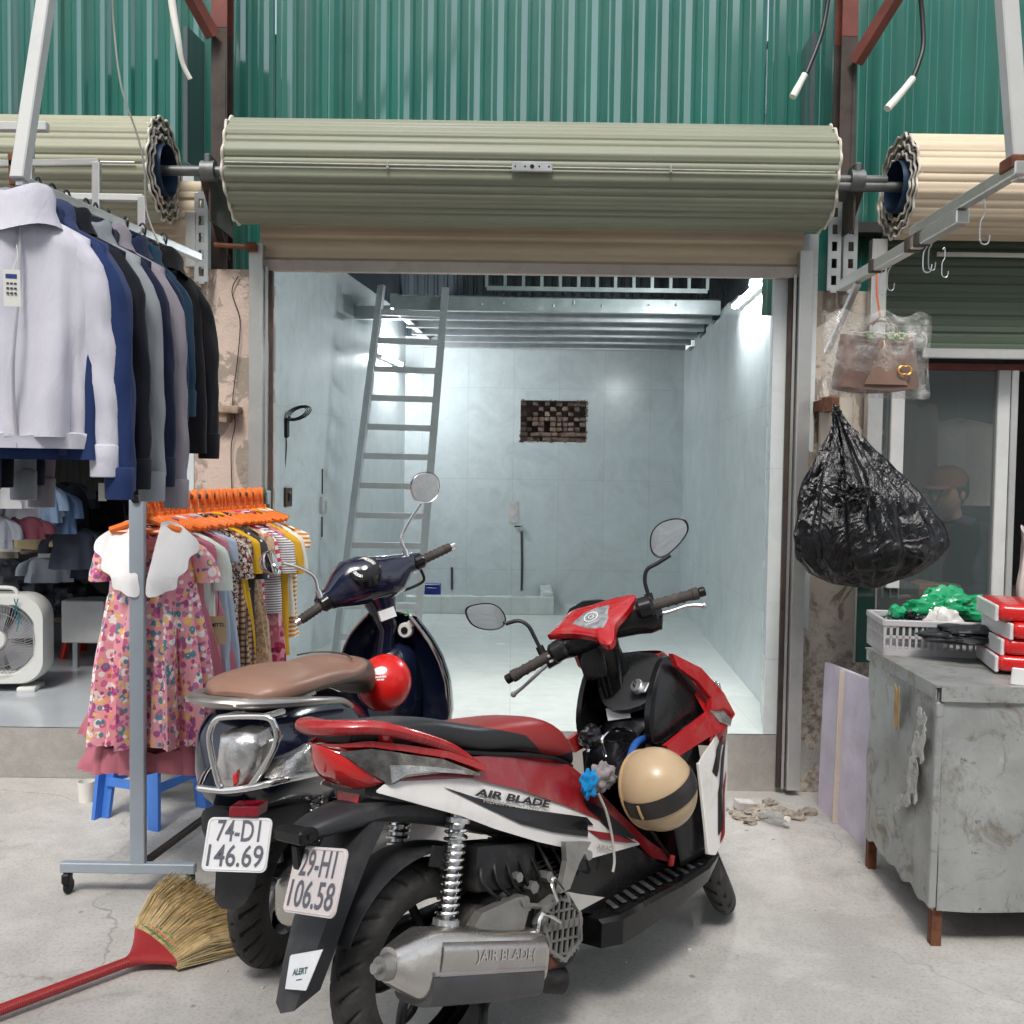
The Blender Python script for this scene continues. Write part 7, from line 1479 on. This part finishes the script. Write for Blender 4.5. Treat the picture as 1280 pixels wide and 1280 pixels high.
_al = M_FILM.ramp(M_FILM.noise(11, 6, .7, 1.5), [(.40, .07), (.56, .28), (.66, .65)]); M_FILM.L.new(_al, M_FILM.b.inputs['Alpha']); M_FILM = M_FILM.m
def film(sy):
    def fn(u, v):
        x = (u - .5) * .37; z = .125 - .28 * v; puff = .075 * math.sin(PI * u) ** .6 * math.sin(PI * min(v * 1.1 + .02, 1)) ** .5
        return (x * (1 + .02 * math.sin(v * 9)), sy * (puff + .012) + .014 * noise.noise(Vector((x * 16, z * 16, sy * 3))), z + .012 * math.sin(u * 17 + sy) * (1 - v))
    return grid(fn, 44, 34)
wr = thing('plastic_wrapper', 'crinkled clear plastic wrapper round the taupe handbag', 'wrapper', tuple(bag.location), (0, 0, R(6))); wm = MB(); wm.add(film(-1)); wm.add(film(1)); wm.build('film', M_FILM, wr, smooth=80)
tag(one(tube([hk_ + Vector((0, 0, .06)), hk_ + Vector((.0, 0, 0)), hk_ + Vector((.002, 0, -.05)), hb + Vector((.0, -.03, .11))], .0035, 6, 3), 'hanging_string', mat('orange_string', (.60, .14, .05), .6)), 'orange cord from the right rail holding the wrapped handbag', 'cord')

# black rubbish bag
M_BIN = NT('black_bin_bag'); n1 = M_BIN.noise(5, 7, .75, 1.6); M_BIN.set(Base_Color=(.003, .003, .004), Roughness=.14, Specular_IOR_Level=.5); M_BIN.bump(M_BIN.noise(1.0, 6, .7, .6, M_BIN.mapping((13, 13, 2))), .6, .02); M_BIN.bump(M_BIN.ramp(M_BIN.noise(4, 3, .5, 1.6, M_BIN.mapping((1, 1, .6))), [(.40, 0.0), (.5, 1.0), (.60, 0.0)]), .35, .03); M_BIN.bump(M_BIN.ramp(M_BIN.noise(9, 3, .5, 1.0, M_BIN.mapping((1, 1, .7), (3, 1, 2))), [(.43, 0.0), (.5, 1.0), (.57, 0.0)]), .14, .012); M_BIN.bump(n1, .25, .02); M_BIN = M_BIN.m
kn = W(1046, 516, 4.14); bc = W(1092, 660, 4.02); bagk = thing('bin_bag', 'big full black plastic bag hanging from the bracket on the right pillar', 'bag', kn)
cz_ = bc - kn; H_ = (W(1090, 735, 4.02).z - kn.z)
def bgfn(u, v):
    a = 2 * PI * u; z = H_ * v; t = v; c = Vector((cz_.x * (1 - (1 - t) ** 1.6) * 1.05, cz_.y * t, 0))
    w = float(np.interp(t, [0, .06, .12, .3, .48, .66, .8, .88, .95, 1.0], [.014, .030, .058, .145, .235, .290, .295, .26, .17, .02])); 
    pleat = (1 - t) ** 1.2 * .16 + .02; r_ = w * (1 + pleat * math.sin(a * 13 + t * 2) + pleat * .5 * math.sin(a * 29 + 1 + t * 3)) * (1 + .10 * noise.noise(Vector((math.cos(a) * 1.5, math.sin(a) * 1.5, t * 4 + 1)))) + .014 * noise.noise(Vector((math.cos(a) * 5, math.sin(a) * 5, t * 9)))
    return (c.x + r_ * math.cos(a), c.y + r_ * .62 * math.sin(a), z - .05 * math.cos(a + .4) * t * -1 * w / .3)
one(grid(bgfn, 160, 90, True), 'body', M_BIN, bagk, smooth=80)
kt = MB(); kt.add(lump((0, 0, .0), .022, (1, 1, .8), 2, .5, 20, 12)); kt.add(tube([(0, 0, 0), (-.01, -.0, .03), tuple(BRK - kn + Vector((0, 0, .012)))], .010, 8, 4)); kt.build('knot', M_BIN, bagk)
lo_ = MB(); q = W(1072, 618, 3.86) - kn; lo_.add(lump(q + Vector((0, .03, 0)), .06, (.9, .5, .7), 7, .7, 30, 20, 3.5, .8)); lo_.build('loose_fold', M_BIN, bagk)

# metal cabinet
c1, c2 = G(1168, 1186), G(1086, 1086); ztop_ = W(1178, 858, c1.y).z; zlow = .125
M_CAB = NT('battered_galvanised'); t = M_CAB; k = t.ramp(t.noise(2.2, 6, .65, .4), [(.3, (.29, .30, .29)), (.7, (.45, .465, .455))]); k = t.mix(t.ramp(t.noise(7, 9, .75, 1.0), [(.52, 0.0), (.64, .85)]), k, (.20, .17, .14)); k = t.mix(t.ramp(t.noise(3.1, 8, .7, 2.0, t.mapping(loc=(4, 1, 2))), [(.62, 0.0), (.70, .5)]), k, (.60, .60, .58)); k = t.mix(t.ramp(t.noise(21, 7, .8), [(.60, 0.0), (.68, .8)]), k, (.07, .06, .05)); t.color(k); t.rough(t.ramp(t.noise(5, 6), [(.3, .38), (.7, .7)])); t.set(Metallic=.45); t.bump(t.noise(3, 4), .5, .03); t.bump(t.noise(28, 7, .75), .25, .006); M_CAB = t.m
cb_ = thing('metal_cabinet', 'battered grey sheet-metal cabinet on short rusty legs at the right edge', 'cabinet', (c1.x, c1.y, 0), (0, 0, math.atan2(c2.y - c1.y, c2.x - c1.x) - PI / 2))
Dp = (c2 - c1).length + .02; Wd = 1.1; Hc = ztop_
def dent(p): return Vector((p[0] + .010 * noise.noise(Vector(p) * 3.1), p[1] + .012 * noise.noise(Vector(p) * 2.7 + Vector((5, 0, 0))), p[2]))
sideL = MB(); sideL.add(solid_grid(lambda u, v: Vector((.014 * noise.noise(Vector((u * 3, v * 4, 1))) - .012, Dp * (1 - u), zlow + (Hc - zlow) * v + (.02 * noise.noise(Vector((u * 9, 0, 4))) if v == 0 else 0))), 40, 40, (.004, 0, 0))); sideL.build('side_sheet', M_CAB, cb_, smooth=60)
fr_ = MB(); fr_.add(solid_grid(lambda u, v: Vector((Wd * u + .002, .012 * noise.noise(Vector((u * 5, v * 4, 9))) - .002, zlow + (Hc - zlow - .02) * v)), 60, 40, (0, .004, 0))); fr_.build('front_sheet', M_CAB, cb_, smooth=60)
tp_ = MB(); tp_.add(solid_grid(lambda u, v: Vector((-.025 + (Wd + .03) * u, -.012 + (Dp + .03) * v, Hc + .006 * noise.noise(Vector((u * 4, v * 3, 5))) + .004)), 30, 20, (0, 0, -.006))); tp_.add(box((Wd / 2, -.014, Hc - .02), (Wd + .02, .005, .05))); tp_.add(box((-.022, Dp / 2, Hc - .018), (.005, Dp + .01, .045))); tp_.build('top_sheet', M_CAB, cb_, smooth=60)
one(box((Wd / 2, Dp, (zlow + Hc) / 2), (Wd, .004, Hc - zlow)), 'back_sheet', M_CAB, cb_, smooth=None)
one(box((-.012, .002, (zlow + Hc) / 2 - .02), (.024, .022, Hc - zlow - .06), (0, .01, 0), .003), 'corner_angle', M_CAB, cb_, smooth=None); one(box((Wd / 2, Dp / 2, zlow + .02), (Wd - .02, Dp - .02, .01)), 'bottom_sheet', M_STEELD, cb_, smooth=None)
for x, y in ((.012, .02), (.012, Dp - .02), (Wd - .02, .02), (Wd - .02, Dp - .02)):
    l_ = MB(); l_.add(box((x, y, .10), (.032, .004, .2))); l_.add(box((x - .014, y + .014, .10), (.004, .03, .2))); l_.build('leg', M_RUST, cb_, smooth=None)
pp2 = MB()
for (y, z, w, h, a) in ((.10, .62, .10, .09, .3), (.14, .50, .08, .12, .1), (.08, .72, .07, .05, -.2), (.22, .40, .16, .05, .5)): pp2.add(solid_grid(lambda u, v: (-.030 - .006 * math.sin(u * 9 + v * 4) ** 2, y + (u - .5) * w * math.cos(a) - (v - .5) * h * math.sin(a) * .3, z + (v - .5) * h * (1 + .3 * math.sin(u * 11)) + (u - .5) * w * math.sin(a) * -1), 10, 8, (.002, 0, 0)))
pp2.build('torn_paper', mat('old_pasted_paper', (.50, .50, .48), .85, 0, .2, 30, .3, 90, dirt=.8, dirtc=(.12, .10, .08), dscale=22), cb_, smooth=60)
one(solid_grid(lambda u, v: (-.032, .30 + (u - .5) * .045, .70 + (v - .5) * .14 + .01 * math.sin(u * 8)), 6, 6, (.002, 0, 0)), 'tan_patch', mat('tan_patch', (.42, .27, .12), .8, 0, .3, 20), cb_, smooth=None)
# lavender board leaning on the far side of the cabinet
l1_, l2_ = G(1022, 1008), G(1082, 1060); lt1, lt2 = W(1031, 828, l1_.y + .02), W(1092, 852, l2_.y)
lb_ = thing('lavender_board', 'faded lavender panel with a pale batten standing behind the metal cabinet', 'board', l1_)
def lbf(u, v): a = l1_.lerp(l2_, u); b = lt1.lerp(lt2, u); return a.lerp(b, v) - l1_
one(solid_grid(lbf, 8, 8, (.02, .012, 0)), 'panel', mat('lavender_paint', (.62, .57, .68), .7, 0, .12, 5, .1, 60, dirt=.4, dirtc=(.36, .30, .28), dscale=4), lb_, smooth=None)
one(bar(lbf(.42, 0) + Vector((-.006, -.004, .0)), lbf(.42, 1) + Vector((-.006, -.004, 0)), .03, .012, .002), 'batten', mat('pale_batten', (.58, .50, .44), .7, 0, .1, 9, dirt=.3), lb_, smooth=None)
# narrow green glass strip
q0 = W(1070, 733, 4.44); q1 = W(1092, 828, 4.44); gs = thing('glass_strip', 'narrow green-tinted glass strip standing beside the right pillar', 'glass', ((q0.x + q1.x) / 2, 4.44, q1.z))
one(box((0, 0, (q0.z + .06 - q1.z) / 2), (q1.x - q0.x - .012, .006, q0.z + .06 - q1.z)), 'glass', mat('dark_green_glass', (.03, .085, .065), .08, 0, .3, 2, coat=.6), gs, smooth=None); [one(box((s_ * (q1.x - q0.x) / 2, 0, (q0.z + .06 - q1.z) / 2), (.008, .014, q0.z + .06 - q1.z)), 'edge_frame', M_ALU, gs, smooth=None) for s_ in (-1, 1)]

# stock on and behind the cabinet
Yk = c2.y + .12
cr0, cr1 = W(1103, 775, c2.y - .02), W(1165, 805, c2.y - .06)
cr_ = thing('plastic_crate', 'pale grey slotted plastic crate on the metal cabinet under the green bag', 'crate', ((cr0.x + cr1.x) / 2 + .10, c2.y - .02, ztop_ + .005), (0, 0, R(-8)))
M_CRT = mat('grey_crate_plastic', (.46, .45, .46), .45, 0, .08, 8, dirt=.2); cw_, cd2, ch2 = .40, .26, .13
for (cx_, cy_, ww, rz) in ((0, -cd2 / 2, cw_, 0), (0, cd2 / 2, cw_, 0), (-cw_ / 2, 0, cd2, PI / 2), (cw_ / 2, 0, cd2, PI / 2)):
    w_ = MB(); w_.add(box((0, 0, ch2 - .012), (ww + .01, .016, .024), None, .003)); w_.add(box((0, 0, .012), (ww, .008, .024))); w_.add(box((0, 0, ch2 * .52), (ww, .006, .010)))
    nb = int(ww / .022); [w_.add(box((-ww / 2 + ww * k / nb, 0, ch2 / 2), (.008, .006, ch2 - .02))) for k in range(nb + 1)]
    w_.v = [Matrix.Translation((cx_, cy_, 0)) @ Matrix.Rotation(rz, 4, 'Z') @ q for q in w_.v]; w_.build('wall', M_CRT, cr_, smooth=None)
one(box((0, 0, .006), (cw_, cd2, .008)), 'base', M_CRT, cr_, smooth=None)
def crumple(name, label, c, sx, sy, sz, m, seed, n=46, cat_='bag', amp=.5):
    def fn(u, v):
        a = 2 * PI * u; b = PI * (v - .5); d = Vector((math.cos(a) * math.cos(b), math.sin(a) * math.cos(b), math.sin(b))); k = 1 + amp * (noise.noise(d * 1.8 + Vector((seed, 0, 0))) + .6 * abs(noise.noise(d * 4.2 + Vector((0, seed, 0)))) - .35 * abs(noise.noise(d * 9 + Vector((0, 0, seed)))))
        p = Vector((d.x * sx, d.y * sy, d.z * sz)) * k; p.z = max(p.z, -sz * .92); return p
    return tag(one(grid(fn, n, n // 2, True), name, m, loc=c, smooth=35), label, cat_)
M_GRB = NT('green_poly_bag').set(Base_Color=(.01, .30, .12), Roughness=.2, Specular_IOR_Level=.7, Subsurface_Weight=.15, Subsurface_Radius=(.01, .05, .02)).m
zc_ = ztop_
crumple('green_bag', 'crumpled bright green plastic bag standing up in the crate', W(1185, 760, c2.y) , .125, .06, .065, M_GRB, 4, 64, amp=.55); crumple('green_bag', 'small green plastic scrap at the left end of the crate', W(1123, 768, c2.y), .035, .04, .035, M_GRB, 9, 30)
crumple('white_bag', 'white plastic bag crumpled in front of the green bag', W(1180, 778, c2.y - .10), .06, .04, .05, mat('white_poly', (.70, .69, .66), .3), 13, 30)
crumple('black_bag', 'black plastic bag lying in the left part of the crate', W(1145, 776, c2.y - .02), .09, .06, .035, M_BIN, 17, 40); M_NAVB = mat('dull_black_sheet', (.014, .016, .02), .5, 0, .2, 8)
crumple('black_sheet', 'dull black plastic sheet spread on the cabinet beside the red packs', W(1215, 793, c1.y + .40), .17, .10, .030, M_NAVB, 23, 50, 'sheet', .4)
# red packs
M_PKR = mat('red_glossy_pack', (.62, .012, .012), .28, 0, .06, 5, .15, 14, coat=.4); M_PKW = mat('white_pack_edge', (.74, .74, .74), .4)
for k in range(4):
    zz = ztop_ + .012 + k * .056; q = W(1238, 850, c1.y + .08)
    o = thing('red_pack', ('lowest', 'second', 'third', 'topmost')[k] + ' of the four stacked red plastic packs on the cabinet', 'pack', (q.x + .012 * ((k * 7) % 3 - 1) + .31, c1.y + .26 + .01 * (k % 2), zz), (0, 0, R(-14 + 3 * (k % 3))), 'red packs stacked on the cabinet')
    one(box((0, 0, .027), (.40, .30, .054), (0, .02, 0), .018, 3), 'pack', M_PKR, o, smooth=60); one(box((-.203, 0, .027), (.012, .28, .056), None, .004), 'end_seal', M_PKW, o)
    sm_ = MB(); [sm_.add(tube([(x, -.152, .002), (x + .004, -.1535, .022), (x - .002, -.151, .045)], .0012, 5, 4)) for x in (-.12, -.02, .09)]; sm_.build('seams', mat('pale_red_seam', (.75, .35, .33), .4), o)
o = thing('white_label_card', 'small white card with blue rings lying at the right edge on the red packs', 'card', W(1274, 846, c1.y + .02)); one(box((0, 0, 0), (.05, .012, .055), (0, .1, 0), .003), 'card', M_PKW, o)
# objects behind the window
q = W(1180, 728, 4.95); mb_ = thing('cardboard_box', 'brown cardboard box behind the window above the green bag', 'box', (q.x, 5.0, .9)); M_CARD = mat('cardboard', (.30, .18, .11), .8, 0, .12, 7)
hb_ = q.z - .9; one(box((0, 0, hb_ / 2), (.34, .3, hb_), None, .004), 'box', M_CARD, mb_, smooth=None); one(box((0, 0, hb_ + .003), (.05, .302, .003)), 'tape', mat('tape', (.35, .26, .16), .3), mb_, smooth=None)
tbl = thing('counter', 'dark counter behind the window carrying the cardboard box', 'table', (q.x + .2, 5.05, .24)); one(box((0, 0, .64), (1.3, .7, .04)), 'top', M_STEELD, tbl, smooth=None); [one(box((sx, sy, .31), (.05, .05, .62)), 'leg', M_STEELD, tbl, smooth=None) for sx in (-.6, .6) for sy in (-.3, .3)]
for i, (px, py, w, L, c, lb) in enumerate(((1150, 500, .09, .30, '#6b5347', 'brown'), (1140, 540, .07, .30, '#aab0c0', 'pale blue'), (1200, 520, .20, .30, '#c9c2ba', 'cream'), (1192, 640, .12, .2, '#4d6a86', 'slate blue'))):
    q = W(px, py, 4.95 + .12 * i); t = thing('hanging_garment', lb + ' garment hanging behind the shop window on the right', 'garment', q, (0, 0, R(rnd.uniform(-15, 15))), 'garments behind the right window'); one(torso(L * 1.6, w, w * 1.15, .03, .05, .25, .05, .01, 7, i + 90, nu=36, nv=14), 'body', fabric('win_' + c[1:], c, .1), t, smooth=80); one(tube([(0, 0, 0), (0, 0, .6)], .002, 5), 'hanging_cord', M_BLACKP, t)
q = W(1265, 690, 4.40); rag(W(1284, 660, 4.3), .22, .38, 'hanging_cloth', 'pale pinkish cloth hanging at the right edge beside the window post', fabric('pale_cloth', '#c9bab6', .06), 5, (0, 0, .9))

# person sitting behind the window, seen through the glass
def person(loc, rz):
    t = thing('person', 'person in a dark jacket and brown cap sitting behind the shop window, head bowed', 'person', loc, (0, 0, rz))
    V = {'pel': (0, 0, .47), 'sp': (0, -.02, .66), 'ch': (0, -.06, .86), 'nk': (0, -.10, 1.0), 'hd0': (0, -.13, 1.05),
         'sl': (-.17, -.05, .92), 'sr': (.17, -.05, .92), 'el': (-.23, -.14, .68), 'er': (.23, -.14, .68), 'wl': (-.10, -.34, .62), 'wr': (.10, -.34, .62),
         'hl': (-.09, -.02, .46), 'hr': (.09, -.02, .46), 'kl': (-.13, -.42, .48), 'kr': (.13, -.42, .48), 'al': (-.13, -.42, .08), 'ar': (.13, -.42, .08), 'tl': (-.13, -.56, .04), 'tr': (.13, -.56, .04)}
    E = [('pel', 'sp'), ('sp', 'ch'), ('ch', 'nk'), ('nk', 'hd0'), ('ch', 'sl'), ('sl', 'el'), ('el', 'wl'), ('ch', 'sr'), ('sr', 'er'), ('er', 'wr'), ('pel', 'hl'), ('hl', 'kl'), ('kl', 'al'), ('al', 'tl'), ('pel', 'hr'), ('hr', 'kr'), ('kr', 'ar'), ('ar', 'tr')]
    rad = {'pel': .13, 'sp': .125, 'ch': .14, 'nk': .06, 'hd0': .05, 'sl': .075, 'sr': .075, 'el': .05, 'er': .05, 'wl': .032, 'wr': .032, 'hl': .09, 'hr': .09, 'kl': .065, 'kr': .065, 'al': .04, 'ar': .04, 'tl': .035, 'tr': .035}
    ks = list(V)
    me = bpy.data.meshes.new('body'); me.from_pydata([V[k] for k in ks], [(ks.index(a), ks.index(b)) for a, b in E], []); o = bpy.data.objects.new('body', me); COL.objects.link(o); o.parent = t
    sk = o.modifiers.new('s', 'SKIN'); 
    for i, k in enumerate(ks): me.skin_vertices[0].data[i].radius = (rad[k], rad[k]); me.skin_vertices[0].data[i].use_root = (k == 'pel')
    sb = o.modifiers.new('u', 'SUBSURF'); sb.levels = 2; sb.render_levels = 2; me.materials.append(fabric('dark_jacket', '#151c2b', .1))
    M_SKIN = mat('skin', (.36, .20, .13), .5, 0, .06, 8); 
    hd = MB(); hd.add(lump((0, -.17, 1.15), .105, (.78, .92, 1.12), 1, .04, 28, 20)); hd.add(lump((0, -.275, 1.13), .018, (.7, 1, 1.3), 1, 0, 12, 8)); [hd.add(lump((s_ * .083, -.16, 1.14), .024, (.35, .8, 1.2), 1, 0, 12, 8)) for s_ in (-1, 1)]; hd.add(tube([(0, -.10, 1.0), (0, -.14, 1.08)], .05, 14)); hd.build('head', M_SKIN, t, smooth=80)
    ey = MB(); [ey.add(lump((s_ * .032, -.255, 1.155), .010, amp=0, n=10, m=8)) for s_ in (-1, 1)]; ey.add(box((0, -.262, 1.085), (.04, .008, .006), None, .002)); ey.build('eyes_and_mouth', M_INK, t)
    hr_ = MB(); hr_.add(lump((0, -.145, 1.17), .112, (.82, .95, 1.05), 4, .10, 28, 18)); hr_.build('hair', mat('black_hair', (.012, .01, .01), .6), t, smooth=80)
    cp = MB(); cp.add(lathe([(.108, 0), (.106, .04), (.085, .085), (.04, .105), (1e-3, .11)], 28, Matrix.Translation((0, -.16, 1.18)) @ Matrix.Diagonal((.86, 1.02, 1, 1)))); cp.add(solid_grid(lambda u, v: ((u - .5) * .15, -.24 - .08 * v * math.sin(PI * (u * .8 + .1)), 1.19 - .02 * v), 10, 4, (0, 0, -.004))); cp.build('cap', mat('brown_cap', (.16, .07, .04), .8), t)
    for s_ in (-1, 1):
        h = MB(); w0 = Vector((s_ * .09, -.36, .615)); h.add(loft([ell_ring(w0 + Vector((0, -y, 0)), (1, 0, 0), (0, 0, 1), a, .014, .8, 12) for y, a in ((-.02, .024), (.0, .03), (.04, .04), (.075, .038))]))
        for k in range(4): b = w0 + Vector(((k - 1.5) * .019, -.07, 0)); h.add(tube([b, b + Vector((0, -.03, .004)), b + Vector((0, -.052 + .006 * abs(k - 1.5), -.012))], [.0085, .008, .006], 8, 3))
        b = w0 + Vector((-s_ * .03, -.02, 0)); h.add(tube([b, b + Vector((-s_ * .025, -.02, .002)), b + Vector((-s_ * .03, -.045, -.004))], [.010, .009, .007], 8, 3)); h.build('hand', M_SKIN, t)
q = W(1215, 606, 4.86); pz = q.z - 1.19; person((q.x + .02, 4.98, max(pz, .24)), R(-55))
stl = thing('seat_stool', 'low dark stool under the person behind the window', 'stool', (q.x + .02, 4.98, .24)); hs_ = max(pz, .24) - .24 + .36; one(box((0, 0, hs_ - .02), (.34, .34, .04), None, .01), 'seat', M_STEELD, stl); [one(bar((sx * .12, sy * .12, hs_ - .04), (sx * .15, sy * .15, 0), .03), 'leg', M_STEELD, stl, smooth=None) for sx in (-1, 1) for sy in (-1, 1)]

# ---------------------------------------------------------------- rubble by the step and litter
rb_ = MB(); cR = G(955, 1020); M_RUB = mat('broken_concrete', (.30, .26, .22), .9, 0, .35, 20, .6, 60, dirt=.5, dirtc=(.12, .09, .07))
for k in range(46):
    p = cR + Vector((rnd.gauss(.02, .11), rnd.gauss(.02, .05), 0)); s_ = rnd.uniform(.008, .03); v, f = lump((p.x, min(p.y, 4.44), s_ * .4), s_, (1.3, 1, .6), k, .7, 8, 6); rb_.add((v, f))
tag(rb_.build('rubble', M_RUB, smooth=None, ), 'crumbled concrete rubble at the foot of the step near the right guide rail', 'rubble', kind='stuff')
q = G(930, 1012); tag(one(box((q.x, q.y, .022), (.085, .05, .04), (.1, .15, .3), .004), 'concrete_lump', mat('pale_broken_tile', (.50, .48, .46), .8, 0, .2, 20, .4)), 'pale broken block lying in the rubble by the step', 'rubble')
q = G(966, 1032); bt = thing('plastic_bottle', 'small clear plastic bottle lying in the rubble by the right guide rail', 'bottle', (q.x, q.y + .03, .028), (R(78), 0, R(30)))
M_BOT = NT('bottle_plastic').set(Base_Color=(.45, .47, .46), Roughness=.2, Alpha=.35, Specular_IOR_Level=.9).m
one(lathe([(1e-3, -.05), (.027, -.05), (.030, -.04), (.028, -.01), (.030, .02), (.028, .05), (.014, .075), (.011, .09)], 20), 'bottle', M_BOT, bt); one(cyl((0, 0, .088), (0, 0, .102), .013, 14), 'cap', M_WHITEP, bt)
lit = MB()
for k in range(60): p = Vector((rnd.uniform(-1.6, 1.7), rnd.uniform(2.4, 4.3), .003)); s_ = rnd.uniform(.002, .006); lit.add(lump(p, s_, (1, 1, .5), k, .6, 6, 4))
tag(lit.build('grit', mat('pale_grit', (.50, .48, .45), .8, 0, .4, 80), smooth=None), 'scattered pale grit on the concrete', 'grit', kind='stuff')
for (px, py) in ((862, 1189),): 
    q = G(px, py); tag(one(box((q.x, q.y, .004), (.012, .008, .006), (.3, .1, .6)), 'paper_scrap', M_WHITEP, smooth=None), 'tiny white scrap on the concrete right of the red scooter', 'scrap')

# ---------------------------------------------------------------- the row of stalls opposite, behind the viewer (seen in the mirrors and in glossy surfaces)
M_SHW = shutter_mat('white_shutter', (.82, .81, .78), (.6, .58, .54))
op = thing('opposite_stall', 'closed cream roller shutters of the stall across the lane', 'stall', (0, -4.2, 0)); 
one(box((0, -.6, 2.5), (16, .3, 5.0)), 'wall', mat('opposite_plaster', (.74, .72, .68), .8, 0, .1, 2), op, smooth=None); one(box((0, -.6, 7.2), (16, .3, 4.39)), 'added_dark_panel', mat('added_panel_dark', (.05, .09, .08), .7, 0, .1, 2), op, smooth=None)  # dark upper panel is added, out of view, to darken the green wall's reflections
for k in range(4): v, f = slats(-1.25, 1.25,   .1, 3.5, .09, 0); one(([Matrix.Rotation(PI, 4, 'Z') @ q + Vector((-4.2 + k * 2.8, -.42, 0)) for q in v], f), 'shutter', M_SHW, op, smooth=40)
